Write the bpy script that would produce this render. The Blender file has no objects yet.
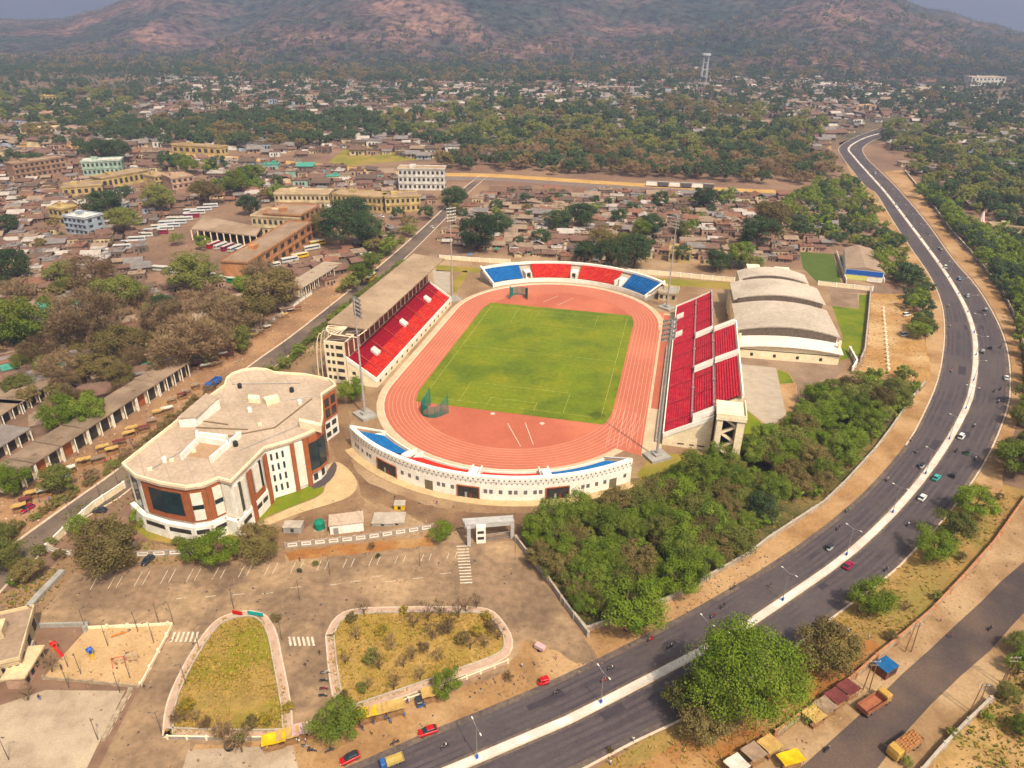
import bpy, bmesh, math, random
from math import sin, cos, pi, radians, hypot, atan2, sqrt
from mathutils import Vector, Matrix, noise
SC = bpy.context.scene
COL = SC.collection
R = random.Random(7)
# ------------------------------------------------------------------ camera
F, PITCH, ROLL, HCAM = 720.0, 0.47148666, 0.00842912, 130.0596
cam = bpy.data.objects.new('camera', bpy.data.cameras.new('camera'))
COL.objects.link(cam)
cam.data.sensor_width = 36.0
cam.data.lens = 36.0 * F / 1024.0
cam.data.clip_start = 1.0
cam.data.clip_end = 60000.0
def _basis():
    cp, sp, c, s = cos(PITCH), sin(PITCH), cos(ROLL), sin(ROLL)
    X = Vector((1, 0, 0)); Y = Vector((0, sp, cp)); Z = Vector((0, -cp, sp))
    return X * c + Y * s, X * -s + Y * c, Z     # camera right, up, back
CX, CY, CZ = _basis()
cam.matrix_world = Matrix(((CX.x, CY.x, CZ.x, 0), (CX.y, CY.y, CZ.y, 0), (CX.z, CY.z, CZ.z, HCAM), (0, 0, 0, 1)))
SC.camera = cam
EYE = Vector((0, 0, HCAM))
def G(u, v, z=0.0):
    "world point at height z seen at photo pixel u,v (used to survey the site plan)"
    d = CX * ((u - 512) / F) + CY * (-(v - 384) / F) - CZ
    t = (z - HCAM) / min(d.z, -1e-4)
    p = EYE + d * t
    return Vector((p.x, p.y, z))
def PX(p):
    d = Vector(p) - EYE
    w = -d.dot(CZ)
    if w < 1: return (-9999, -9999)
    return (512 + F * d.dot(CX) / w, 384 - F * d.dot(CY) / w)
def HT(u, vb, vt):
    g = G(u, vb); d = CX * ((u - 512) / F) + CY * (-(vt - 384) / F) - CZ
    return HCAM + d.z * hypot(g.x, g.y) / hypot(d.x, d.y)
SCX, SCY, STH = 10.912, 284.633, -0.232534
def S(x, y, z=0.0):
    c, s = cos(STH), sin(STH)
    return Vector((SCX + c * x - s * y, SCY + s * x + c * y, z))
def SL(p):
    c, s = cos(STH), sin(STH); dx, dy = p[0] - SCX, p[1] - SCY
    return (c * dx + s * dy, -s * dx + c * dy)

# ------------------------------------------------------------------ materials
MATS = {}
def satur(c, k=1.24):
    l = .3 * c[0] + .6 * c[1] + .1 * c[2]
    return tuple(max(.004, l + (q - l) * k) for q in c)
def mat(name, c1, c2=None, scale=0.3, rough=0.9, detail=5, bump=0.0, c3=None, scale3=0.05, metal=0.0, obj=False, spec=None, lo=0.35, hi=0.65, trans=0.0, stripe=None, grain=.16):
    if name in MATS: return MATS[name]
    c1 = satur(c1); c2 = satur(c2) if c2 else None; c3 = satur(c3) if c3 else None
    m = bpy.data.materials.new(name); m.use_nodes = True
    nt = m.node_tree; N = nt.nodes; Lk = nt.links
    b = N['Principled BSDF']
    b.inputs['Roughness'].default_value = rough
    b.inputs['Metallic'].default_value = metal
    b.inputs['Specular IOR Level'].default_value = 0.25 if spec is None else spec
    if obj:
        tc = N.new('ShaderNodeTexCoord'); vec = tc.outputs['Object']
    else:
        tc = N.new('ShaderNodeNewGeometry'); vec = tc.outputs['Position']
    def nz(sc, det):
        n = N.new('ShaderNodeTexNoise'); n.inputs['Scale'].default_value = sc; n.inputs['Detail'].default_value = det
        n.inputs['Roughness'].default_value = 0.6
        Lk.new(vec, n.inputs['Vector']); return n.outputs['Fac']
    def rng(sock, a, c):
        r = N.new('ShaderNodeMapRange'); r.inputs[1].default_value = a; r.inputs[2].default_value = c
        Lk.new(sock, r.inputs[0]); return r.outputs[0]
    def mix(f, A, B):
        x = N.new('ShaderNodeMix'); x.data_type = 'RGBA'
        Lk.new(f, x.inputs[0])
        for i, q in ((6, A), (7, B)):
            if isinstance(q, tuple): x.inputs[i].default_value = (*q, 1)
            else: Lk.new(q, x.inputs[i])
        return x.outputs[2]
    col = c1
    if c2 is None: c2 = tuple(q * 0.82 for q in c1)
    f = nz(scale, detail)
    col = mix(rng(f, lo, hi), c1, c2)
    if c3 is not None:
        col = mix(rng(nz(scale3, 3), 0.45, 0.62), col, c3)
    gr = N.new('ShaderNodeMapRange'); gr.inputs[1].default_value = .32; gr.inputs[2].default_value = .68; gr.inputs[3].default_value = 1 - grain; gr.inputs[4].default_value = 1 + grain * .8
    Lk.new(nz(scale * 9 if not obj else scale * 4, 3), gr.inputs[0]); gc = N.new('ShaderNodeCombineColor'); [Lk.new(gr.outputs[0], gc.inputs[i]) for i in range(3)]
    gx = N.new('ShaderNodeMix'); gx.data_type = 'RGBA'; gx.blend_type = 'MULTIPLY'; gx.inputs[0].default_value = 1
    if isinstance(col, tuple): gx.inputs[6].default_value = (*col, 1)
    else: Lk.new(col, gx.inputs[6])
    Lk.new(gc.outputs[0], gx.inputs[7]); col = gx.outputs[2]
    if stripe:
        ang, per, wid, sc_ = stripe
        mp = N.new('ShaderNodeVectorMath'); mp.operation = 'DOT_PRODUCT'
        Lk.new(vec, mp.inputs[0]); mp.inputs[1].default_value = (cos(ang) / per, sin(ang) / per, 0) if sc_ is None or len(sc_) == 3 else sc_
        fr = N.new('ShaderNodeMath'); fr.operation = 'FRACT'; Lk.new(mp.outputs['Value'], fr.inputs[0])
        lt = N.new('ShaderNodeMath'); lt.operation = 'LESS_THAN'; Lk.new(fr.outputs[0], lt.inputs[0]); lt.inputs[1].default_value = wid
        col = mix(lt.outputs[0], col, sc_)
    Lk.new(col, b.inputs['Base Color'])
    if bump:
        bp = N.new('ShaderNodeBump'); bp.inputs['Strength'].default_value = bump; bp.inputs['Distance'].default_value = 0.5
        Lk.new(nz(scale * 2, 4), bp.inputs['Height']); Lk.new(bp.outputs[0], b.inputs['Normal'])
    if trans:
        t = N.new('ShaderNodeBsdfTranslucent'); Lk.new(col, t.inputs[0])
        ms = N.new('ShaderNodeMixShader'); ms.inputs[0].default_value = trans
        Lk.new(b.outputs[0], ms.inputs[1]); Lk.new(t.outputs[0], ms.inputs[2])
        Lk.new(ms.outputs[0], N['Material Output'].inputs['Surface'])
    MATS[name] = m
    return m

# ------------------------------------------------------------------ mesh builder
class MB:
    def __init__(s): s.v = []; s.f = []; s.mi = []; s.m = 0
    def add(s, vs, fs):
        b = len(s.v); s.v.extend([tuple(p) for p in vs]); s.f.extend([tuple(b + i for i in f) for f in fs]); s.mi.extend([s.m] * len(fs)); return s
    def box(s, c, d, rz=0.0):
        x, y, z = d[0] / 2, d[1] / 2, d[2] / 2; co, si = cos(rz), sin(rz)
        vs = []
        for k in (-z, z):
            for (a, b) in ((-x, -y), (x, -y), (x, y), (-x, y)):
                vs.append((c[0] + co * a - si * b, c[1] + si * a + co * b, c[2] + k))
        return s.add(vs, [(3, 2, 1, 0), (4, 5, 6, 7), (0, 1, 5, 4), (1, 2, 6, 5), (2, 3, 7, 6), (3, 0, 4, 7)])
    def prism(s, poly, z0, z1):
        n = len(poly)
        ar = sum(poly[i][0] * poly[(i + 1) % n][1] - poly[(i + 1) % n][0] * poly[i][1] for i in range(n))
        P = list(poly) if ar > 0 else list(reversed(poly))
        def zz(z, p): return z(p) if callable(z) else z
        vs = [(p[0], p[1], zz(z0, p)) for p in P] + [(p[0], p[1], zz(z1, p)) for p in P]
        return s.add(vs, [tuple(range(n - 1, -1, -1)), tuple(range(n, 2 * n))] + [(i, (i + 1) % n, n + (i + 1) % n, n + i) for i in range(n)])
    def sheet(s, poly, z):
        n = len(poly)
        ar = sum(poly[i][0] * poly[(i + 1) % n][1] - poly[(i + 1) % n][0] * poly[i][1] for i in range(n))
        P = list(poly) if ar > 0 else list(reversed(poly))
        return s.add([(p[0], p[1], z) for p in P], [tuple(range(n))])
    def strip(s, A, B, z=None):
        n = len(A); vs = [(p[0], p[1], p[2] if z is None else z) for p in list(A) + list(B)]
        return s.add(vs, [(i, i + 1, n + i + 1, n + i) for i in range(n - 1)])
    def tube(s, p, q, r0, r1=None, n=6):
        r1 = r0 if r1 is None else r1; p = Vector(p); q = Vector(q); d = q - p
        if d.length < 1e-6: return s
        d.normalize(); a = d.orthogonal().normalized(); b = d.cross(a)
        vs = [p + (a * cos(2 * pi * i / n) + b * sin(2 * pi * i / n)) * r0 for i in range(n)] + [q + (a * cos(2 * pi * i / n) + b * sin(2 * pi * i / n)) * r1 for i in range(n)]
        return s.add(vs, [(i, (i + 1) % n, n + (i + 1) % n, n + i) for i in range(n)] + [tuple(range(n - 1, -1, -1)), tuple(range(n, 2 * n))])
    def wallseg(s, p, q, t, z0, z1):
        p = Vector((p[0], p[1], 0)); q = Vector((q[0], q[1], 0)); d = q - p; L = d.length
        if L < 1e-4: return s
        return s.box(((p.x + q.x) / 2, (p.y + q.y) / 2, (z0 + z1) / 2), (L, t, z1 - z0), atan2(d.y, d.x))
    def ell(s, c, r, n=8, m=5):
        vs = [(c[0], c[1], c[2] - r[2])]; fs = []
        for j in range(1, m):
            a = -pi / 2 + pi * j / m
            for i in range(n):
                t = 2 * pi * i / n; vs.append((c[0] + r[0] * cos(a) * cos(t), c[1] + r[1] * cos(a) * sin(t), c[2] + r[2] * sin(a)))
        vs.append((c[0], c[1], c[2] + r[2])); T = len(vs) - 1
        for i in range(n): fs.append((0, 1 + (i + 1) % n, 1 + i)); fs.append((T, T - n + i, T - n + (i + 1) % n))
        for j in range(m - 2):
            for i in range(n):
                a = 1 + j * n; fs.append((a + i, a + (i + 1) % n, a + n + (i + 1) % n, a + n + i))
        return s.add(vs, fs)
    def mesh(s, name, mats, o=(0, 0, 0)):
        me = bpy.data.meshes.new(name)
        me.from_pydata([(p[0] - o[0], p[1] - o[1], p[2] - o[2]) for p in s.v], [], s.f)
        for m in (mats if isinstance(mats, (list, tuple)) else [mats]): me.materials.append(m)
        if any(s.mi): me.polygons.foreach_set('material_index', s.mi)
        me.update(); return me
    def build(s, name, mats, parent=None, o=None, smooth=False):
        "parent: vertices are in world space, the parent only carries a location; top level: origin at o"
        off = (0, 0, 0)
        if parent is not None: off = WORLDLOC.get(parent.name, (0, 0, 0))
        elif o is not None: off = o
        me = s.mesh(name, mats, off)
        if smooth: me.polygons.foreach_set('use_smooth', [True] * len(me.polygons))
        ob = bpy.data.objects.new(name, me); COL.objects.link(ob)
        if parent is not None: ob.parent = parent; WORLDLOC[ob.name] = off
        else: ob.location = off; WORLDLOC[ob.name] = tuple(off)
        return ob
WORLDLOC = {}
THINGS = []
def empty(name, o=(0, 0, 0)):
    e = bpy.data.objects.new(name, None); e.empty_display_size = 0.5
    COL.objects.link(e); e.location = o; WORLDLOC[e.name] = tuple(o); return e
def tag(ob, look, cat, group=None, where=None, pos=None):
    "look + where make the label; where None is filled in from the nearest landmark at the end"
    ob['category'] = cat
    if group: ob['group'] = group
    THINGS.append([ob, look, where, pos]); return ob
def struct(ob): ob['kind'] = 'structure'; return ob
def stuff(ob, label=None, cat=None):
    ob['kind'] = 'stuff'
    if label: ob['label'] = label
    if cat: ob['category'] = cat
    return ob
def put(mesh, name, parent=None, loc=None, rz=0.0, sc=1.0):
    ob = bpy.data.objects.new(name, mesh); COL.objects.link(ob)
    if parent is not None: ob.parent = parent
    if loc is not None: ob.location = loc
    if rz: ob.rotation_euler = (0, 0, rz)
    if sc != 1.0: ob.scale = (sc, sc, sc) if not isinstance(sc, tuple) else sc
    return ob
def pxs(pts, z=0.0): return [G(u, v, z) for u, v in pts]
def inpoly(p, P):
    x, y = p[0], p[1]; c = False; n = len(P); j = n - 1
    for i in range(n):
        xi, yi, xj, yj = P[i][0], P[i][1], P[j][0], P[j][1]
        if (yi > y) != (yj > y) and x < (xj - xi) * (y - yi) / (yj - yi) + xi: c = not c
        j = i
    return c
def smooth_line(P, n=6):
    "Catmull-Rom through points"
    out = []; P = [Vector(p) for p in P]
    for i in range(len(P) - 1):
        p0 = P[max(i - 1, 0)]; p1 = P[i]; p2 = P[i + 1]; p3 = P[min(i + 2, len(P) - 1)]
        for k in range(n):
            t = k / n
            out.append(0.5 * ((2 * p1) + (p2 - p0) * t + (2 * p0 - 5 * p1 + 4 * p2 - p3) * t * t + (3 * p1 - p0 - 3 * p2 + p3) * t ** 3))
    out.append(P[-1]); return out
def resample(P, n):
    P = [Vector(p) for p in P]; d = [0]
    for a, b in zip(P, P[1:]): d.append(d[-1] + (b - a).length)
    out = []; j = 0
    for i in range(n):
        t = d[-1] * i / (n - 1)
        while j < len(P) - 2 and d[j + 1] < t: j += 1
        k = (t - d[j]) / max(d[j + 1] - d[j], 1e-9); out.append(P[j].lerp(P[j + 1], min(max(k, 0), 1)))
    return out
def polydist(p, P):
    best = 1e9
    for a, b in zip(P, P[1:]):
        ax, ay, bx, by = a[0], a[1], b[0], b[1]; dx, dy = bx - ax, by - ay
        t = max(0, min(1, ((p[0] - ax) * dx + (p[1] - ay) * dy) / max(dx * dx + dy * dy, 1e-9)))
        best = min(best, hypot(p[0] - ax - dx * t, p[1] - ay - dy * t))
    return best
# ------------------------------------------------------------------ palette
M_white = mat('white_paint', (.80, .76, .69), (.68, .63, .55), 0.35, .7)
M_cream = mat('cream_paint', (.80, .69, .51), (.68, .57, .41), 0.25, .8)
M_conc = mat('concrete', (.42, .37, .31), (.31, .26, .21), 0.4, .9)
M_greyconc = mat('grey_concrete', (.34, .32, .29), (.25, .23, .2), 0.5, .9)
M_stone = mat('stone_wall', (.40, .33, .25), (.24, .18, .12), 0.8, .95, bump=.4)
M_brick = mat('brick_wall', (.42, .22, .13), (.30, .15, .09), 0.9, .95)
M_dark = mat('dark_opening', (.025, .022, .02), (.05, .045, .04), 0.6, .6)
M_glass = mat('dark_glass', (.012, .022, .026), (.02, .035, .04), 0.2, .12, spec=.5)
M_steel = mat('galvanised_steel', (.36, .35, .33), (.28, .27, .25), 0.5, .5, metal=.3)
M_rust = mat('terracotta_panel', (.30, .115, .06), (.23, .085, .045), 0.5, .7)
M_red = mat('red_paint', (.50, .03, .03), (.40, .025, .025), 0.6, .5)
M_blue = mat('blue_paint', (.03, .10, .36), (.025, .08, .28), 0.6, .5)
M_green = mat('green_paint', (.03, .19, .12), (.02, .14, .09), 0.6, .6)
M_yellow = mat('yellow_tarp', (.66, .46, .08), (.55, .34, .06), 0.8, .8)
M_line = mat('line_paint', (.60, .54, .45), (.40, .34, .27), 0.9, .8)
M_tyre = mat('rubber', (.02, .02, .02), (.03, .03, .03), 1.0, .9)
M_bark = mat('bark', (.13, .09, .06), (.08, .055, .035), 1.5, .95)
M_skin = mat('skin', (.24, .12, .07), (.22, .11, .065), 3, .6)
M_wood = mat('wood', (.26, .16, .09), (.18, .10, .055), 1.2, .9)
M_chrome = mat('bare_metal', (.45, .45, .45), (.4, .4, .4), 1, .35, metal=.8)
M_lamp = mat('lamp_glass', (.8, .78, .7), (.7, .68, .6), 1, .3)
M_redlens = mat('red_lens', (.4, .02, .02), (.3, .01, .01), 1, .3)
SKY_STR, SUN_STR, EXPO, HAZE_D = 0.13, 4.4, 0.16, 0.00017
# ------------------------------------------------------------------ light, sky, air
SUN_EL = radians(55); SUN_AZ = atan2(0.52, -0.85)      # azimuth from +Y towards +X
w = bpy.data.worlds.new('World'); SC.world = w; w.use_nodes = True
wn = w.node_tree.nodes; bg = wn['Background']
sky = wn.new('ShaderNodeTexSky'); sky.sky_type = 'NISHITA'; sky.sun_disc = False
sky.sun_elevation = SUN_EL; sky.sun_rotation = SUN_AZ
sky.air_density = 0.8; sky.dust_density = 8.0; sky.ozone_density = 0.6; sky.altitude = 200
hs = wn.new('ShaderNodeHueSaturation'); hs.inputs['Saturation'].default_value = .10; hs.inputs['Value'].default_value = 1.12; w.node_tree.links.new(sky.outputs[0], hs.inputs['Color']); w.node_tree.links.new(hs.outputs[0], bg.inputs[0]); bg.inputs[1].default_value = SKY_STR
sl = bpy.data.lights.new('sun', 'SUN'); sl.energy = SUN_STR; sl.angle = radians(0.55); sl.color = (1.0, 0.85, 0.63)
so = bpy.data.objects.new('sun', sl); COL.objects.link(so)
sd = Vector((sin(SUN_AZ) * cos(SUN_EL), cos(SUN_AZ) * cos(SUN_EL), sin(SUN_EL)))
so.rotation_euler = sd.to_track_quat('Z', 'Y').to_euler(); so.location = (0, 0, 900)
SC.view_settings.view_transform = 'Standard'; SC.view_settings.look = 'None'; SC.view_settings.gamma = 1.0
SC.view_settings.exposure = EXPO; SC.view_settings.use_curve_mapping = False
SC.cycles.use_denoising = True
try: SC.cycles.denoiser = 'OPENIMAGEDENOISE'
except Exception: pass
SC.cycles.max_bounces = 6; SC.cycles.diffuse_bounces = 3; SC.cycles.glossy_bounces = 2; SC.cycles.transmission_bounces = 2
SC.cycles.volume_bounces = 0; SC.cycles.transparent_max_bounces = 4
SC.cycles.use_adaptive_sampling = True; SC.cycles.adaptive_threshold = 0.02

hz = MB(); hz.box((0, 4000, 229), (16000, 8800, 484))
mh = bpy.data.materials.new('haze_air'); mh.use_nodes = True
hn = mh.node_tree.nodes; hn.remove(hn['Principled BSDF'])
pv = hn.new('ShaderNodeVolumePrincipled'); pv.inputs['Color'].default_value = (.45, .53, .80, 1)
pv.inputs['Density'].default_value = HAZE_D; pv.inputs['Anisotropy'].default_value = 0.1
mh.node_tree.links.new(pv.outputs[0], hn['Material Output'].inputs['Volume'])
hzo = hz.build('haze', mh); stuff(hzo)

# ------------------------------------------------------------------ ground and hills
M_earth = mat('dry_earth', (.20, .125, .088), (.125, .082, .06), 0.035, .95, 10, c3=(.225, .148, .102), scale3=.011, bump=.25)
M_far = mat('plain_earth', (.22, .14, .09), (.15, .115, .07), 0.012, .95, 9, c3=(.28, .19, .12), scale3=.004)
gb = MB()
def gridsheet(mb, x0, x1, y0, y1, nx, ny, zf):
    vs = []; fs = []
    for j in range(ny + 1):
        for i in range(nx + 1):
            x = x0 + (x1 - x0) * i / nx; y = y0 + (y1 - y0) * j / ny; vs.append((x, y, zf(x, y)))
    for j in range(ny):
        for i in range(nx):
            a = j * (nx + 1) + i; fs.append((a, a + 1, a + nx + 2, a + nx + 1))
    mb.add(vs, fs)
gridsheet(gb, -7900, 7900, -300, 8300, 24, 24, lambda x, y: -0.5 if y > 1500 else 0.0)
struct(gb.build('ground', M_earth))
RID = [(-400, 150), (-200, 140), (-60, 120), (20, 108), (60, 98), (95, 104), (130, 140), (160, 185), (220, 255), (300, 300), (420, 320), (520, 326), (620, 305), (760, 275), (840, 232), (890, 172), (945, 122), (975, 90), (1005, 60), (1035, 36), (1080, 12), (1150, 6), (1400, 0), (3000, 0)]
def lut(T, x):
    if x <= T[0][0]: return T[0][1]
    for (a, b), (c, d) in zip(T, T[1:]):
        if x <= c: k = (x - a) / (c - a); k = k * k * (3 - 2 * k); return b + (d - b) * k
    return T[-1][1]
def sstep(a, b, x):
    t = max(0, min(1, (x - a) / (b - a))); return t * t * (3 - 2 * t)
def hillz(x, y):
    u = 512 + F * x / max(y, 200) * 1.02
    H = lut(RID, u)
    base = 2050 + 250 * noise.noise((x * .0013, 3.1, 0)) - 250 * sstep(600, 850, u) + 500 * (1 - sstep(-50, 160, u))
    top = base + 1550
    t = max(0, min(1, (y - base) / (top - base)))
    prof = t * t * (3 - 2 * t) * .55 + t * .45
    if y > top + 250: prof *= max(0.0, 1 - (y - top - 250) / 1500.0) ** 1.5
    n = noise.fractal((x * .0016, y * .0013, 1.7), 1.0, 2.0, 5)
    n2 = noise.fractal((x * .006, y * .004, 5.0), 1.0, 2.1, 4)
    rid = abs(noise.noise((x * .0022 + 9, y * .0006, 2)))
    env = sin(pi * min(t, .999)) if t > 0 else 0
    z = H * prof + env * (n * 60 + n2 * 16 - rid * 70) * min(1, H / 240) ** 2
    return z - 0.6 if t > 0 else -0.6
hb = MB(); gridsheet(hb, -3900, 3900, 1650, 6200, 300, 150, hillz)
mhill = bpy.data.materials.new('hill_forest'); mhill.use_nodes = True
def hill_mat(m):
    nt = m.node_tree; N = nt.nodes; Lk = nt.links; b = N['Principled BSDF']; b.inputs['Roughness'].default_value = 1; b.inputs['Specular IOR Level'].default_value = 0
    g = N.new('ShaderNodeNewGeometry')
    def nz(sc, det, sq=None):
        n = N.new('ShaderNodeTexNoise'); n.inputs['Scale'].default_value = sc; n.inputs['Detail'].default_value = det; n.inputs['Roughness'].default_value = .62
        Lk.new(g.outputs['Position'], n.inputs['Vector']); return n.outputs['Fac']
    def ramp(f, st):
        r = N.new('ShaderNodeValToRGB'); e = r.color_ramp.elements
        while len(e) < len(st): e.new(.5)
        for q, (p, c) in zip(e, st): q.position = p; q.color = (*c, 1)
        Lk.new(f, r.inputs[0]); return r.outputs[0]
    big = ramp(nz(.0026, 7), [(.36, (.018, .034, .026)), (.47, (.040, .043, .034)), (.56, (.092, .060, .052)), (.68, (.205, .118, .085))])
    fine = ramp(nz(.035, 6), [(.36, (.12, .14, .17)), (.60, (1.7, 1.6, 1.5))])
    mx = N.new('ShaderNodeMix'); mx.data_type = 'RGBA'; mx.blend_type = 'MULTIPLY'; mx.inputs[0].default_value = .9
    Lk.new(big, mx.inputs[6]); Lk.new(fine, mx.inputs[7]); Lk.new(mx.outputs[2], b.inputs['Base Color'])
    bp = N.new('ShaderNodeBump'); bp.inputs['Strength'].default_value = .8; bp.inputs['Distance'].default_value = 14
    Lk.new(nz(.03, 5), bp.inputs['Height']); Lk.new(bp.outputs[0], b.inputs['Normal'])
hill_mat(mhill)
struct(hb.build('hills', mhill, smooth=True))

# ------------------------------------------------------------------ surfaces
M_asph = mat('asphalt', (.066, .054, .057), (.046, .038, .042), 0.25, .85, 8, c3=(.084, .068, .064), scale3=.035, bump=.1)
M_asph2 = mat('worn_asphalt', (.066, .050, .047), (.044, .035, .034), 0.2, .9, 9, c3=(.10, .072, .058), scale3=.05, bump=.1)
M_lot = mat('dusty_asphalt', (.225, .155, .104), (.145, .100, .069), 0.06, .95, 11, c3=(.335, .235, .15), scale3=.04, bump=.15, grain=.24)
M_sand = mat('sand_verge', (.315, .195, .105), (.22, .132, .070), 0.12, .95, 10, c3=(.365, .245, .145), scale3=.05, bump=.2)
M_orange = mat('orange_earth', (.29, .140, .062), (.20, .095, .042), 0.15, .95, 10, c3=(.33, .21, .11), scale3=.06, bump=.3)
M_playsand = mat('play_sand', (.45, .315, .19), (.37, .25, .145), 0.2, .95, 8)
M_plaza = mat('gravel_plaza', (.36, .285, .215), (.27, .21, .155), 0.35, .95, 10, c3=(.41, .33, .245), scale3=.08)
M_paving = mat('pale_paving', (.47, .36, .225), (.39, .29, .18), 0.25, .9, 6)
M_compound = mat('compound_dust', (.245, .165, .105), (.18, .115, .072), 0.09, .95, 9, c3=(.32, .23, .15), scale3=.03, bump=.15)
M_lawn = mat('lawn', (.12, .155, .02), (.165, .16, .03), 0.25, .95, 8, c3=(.085, .12, .016), scale3=.08, bump=.3)
M_drygrass = mat('dry_grass', (.30, .205, .085), (.21, .148, .062), 0.22, .95, 10, c3=(.18, .16, .04), scale3=.07, bump=.5)
M_rough = mat('rough_grass', (.20, .175, .05), (.15, .14, .035), 0.2, .95, 8, c3=(.26, .19, .07), scale3=.05, bump=.4)
M_grovefloor = mat('leaf_litter', (.075, .070, .028), (.05, .05, .02), 0.2, .95, 8, c3=(.17, .125, .06), scale3=.06, bump=.4)  # dark olive-brown floor of the grove with lighter brown patches
M_paver = mat('grey_pavers', (.37, .32, .26), (.30, .255, .205), 0.3, .9, 6, stripe=(1.3, 2.6, .08, (.36, .31, .25)))
M_trackbed = mat('brown_road', (.20, .14, .10), (.15, .105, .075), 0.15, .9, 7, c3=(.25, .18, .13), scale3=.05)
M_kerb = mat('kerb_stone', (.56, .46, .36), (.43, .34, .26), 0.6, .9)
M_pinkkerb = mat('footpath_tiles', (.44, .32, .25), (.36, .255, .195), 0.5, .9)
ZL = [0.0]
def surf(name, m, pts, z, sm=0):
    P = pxs(pts) if len(pts[0]) == 2 and abs(pts[0][0]) < 5000 else pts
    if sm: P = smooth_line(list(P) + [P[0]], sm)[:-1]
    if name in ('dirt_apron', 'orange_strip', 'earth_patch', 'verge', 'shoulder', 'east_yard', 'ring_road', 'market_strip', 'waste_ground', 'field', 'parking_lot', 'lawn') and len(P) > 3:
        Q = []
        amp = .12 if name == 'lawn' else .35 if name in ('parking_lot', 'verge') else .8
        for a, b in zip(P, list(P[1:]) + [P[0]]):
            a = Vector(a[:2]); b = Vector(b[:2]); d = b - a; n = max(1, min(60, int(d.length / 1.6)))
            for k in range(n):
                q = a + d * (k / n); j = noise.noise((q.x * .35, q.y * .35, 3)) * amp + noise.noise((q.x * 1.3, q.y * 1.3, 8)) * amp * .5
                t = d.normalized() if d.length > 0 else Vector((1, 0)); Q.append((q.x - t.y * j, q.y + t.x * j))
        P = Q
    mb = MB(); mb.sheet(P, z)
    return struct(mb.build(name, m))
def ribbon(name, m, A, B, z, n=90, sm=5, raw=False):
    A = resample(smooth_line(A if raw else pxs(A), sm), n); B = resample(smooth_line(B if raw else pxs(B), sm), n)
    mb = MB(); mb.strip(B, A, z); return struct(mb.build(name, m)), A, B
def offset(P, d):
    "offset a polyline to its left by d"
    out = []
    for i, p in enumerate(P):
        a = P[max(i - 1, 0)]; b = P[min(i + 1, len(P) - 1)]; t = (Vector((b[0] - a[0], b[1] - a[1])));
        t.normalize(); out.append(Vector((p[0] - t.y * d, p[1] + t.x * d, 0)))
    return out
def band(mb, P, d0, d1, z0, z1):
    "raised strip along P between offsets d0 and d1"
    A = offset(P, d0); B = offset(P, d1)
    for i in range(len(P) - 1):
        q = [A[i], A[i + 1], B[i + 1], B[i]]
        mb.add([(p.x, p.y, z0) for p in q] + [(p.x, p.y, z1) for p in q], [(4, 5, 6, 7), (7, 6, 5, 4)][:1] if False else [(7, 6, 5, 4), (0, 1, 5, 4), (2, 3, 7, 6)] if d0 > d1 else [(4, 5, 6, 7), (1, 0, 4, 5), (3, 2, 6, 7)])
    for i, o in ((0, 1), (len(P) - 1, 0)):
        mb.add([(A[i].x, A[i].y, z0), (B[i].x, B[i].y, z0), (B[i].x, B[i].y, z1), (A[i].x, A[i].y, z1)], [(0, 1, 2, 3)])
    return mb
# main dual carriageway, from the far bend to the bottom of the picture
EL = [(880, 128), (855, 137), (839, 147), (842, 157), (853, 172), (866, 187), (876, 194), (893, 222), (913, 252), (928, 274), (940, 300), (944, 329), (941, 362), (935, 386), (925, 409), (908, 441), (875, 481), (843, 511), (805, 540), (768, 566), (699, 606), (649, 633), (587, 664), (512, 698), (456, 720), (406, 741), (345, 768), (230, 815)]
MD = [(890, 131), (866, 137.5), (849, 147.5), (854, 157), (868, 173), (885, 192), (908, 222), (930.5, 252), (948, 277), (965, 307), (974, 334), (975.5, 362), (972.5, 386), (967, 406), (949, 440), (922, 479), (887, 519), (849, 554), (822, 574), (768, 611), (737, 632), (662, 672), (612, 698), (562, 723), (512, 744), (451, 770), (330, 820)]
ER = [(900, 133.5), (880, 138), (864, 147), (866, 157), (882, 173), (901, 192), (928, 224), (953, 259), (975, 284), (993, 312), (1005, 339), (1010, 362), (1011, 384), (1009, 406), (994, 446), (974, 481), (943, 522), (908, 558), (892, 575), (843, 611), (790, 652), (735, 690), (682, 721), (637, 742), (607, 758), (580, 772), (470, 820)]
_, EL3, MD3 = ribbon('main_road', M_asph, EL, MD, .06)
ER3 = resample(smooth_line(pxs(ER), 5), 90)
rb = MB(); rb.strip(ER3, MD3, .06); struct(rb.build('main_road', M_asph))
med = MB(); band(med, MD3, .85, -.85, 0, .28); med.m = 1; band(med, MD3, 1.08, .85, 0, .16); band(med, MD3, -.85, -1.08, 0, .16)
tagm = struct(med.build('median_kerb', [mat('median_concrete', (.66, .61, .55), (.50, .45, .39), .4, .8, 9, c3=(.44, .40, .35), scale3=.12), M_kerb]))
M_wear = mat('asphalt_wear', (.066, .054, .057), (.084, .069, .068), 0.09, .85, 10, lo=.35, hi=.7)
M_dust = mat('asphalt_dust', (.068, .056, .058), (.15, .112, .084), 0.10, .9, 11, lo=.36, hi=.68, grain=.3)
M_patch = mat('asphalt_patch', (.035, .028, .034), (.045, .037, .043), .6, .8)
wr = MB()
for P, Q, off in ((EL3, MD3, 0), (ER3, MD3, 0)):
    for k in (.22, .36, .58, .72):
        M = [a.lerp(c, k) for a, c in zip(P, Q)]; A = offset(M, .45); B2 = offset(M, -.45); wr.strip(B2, A, .068)
struct(wr.build('road_wear', M_wear))
du = MB()
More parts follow.
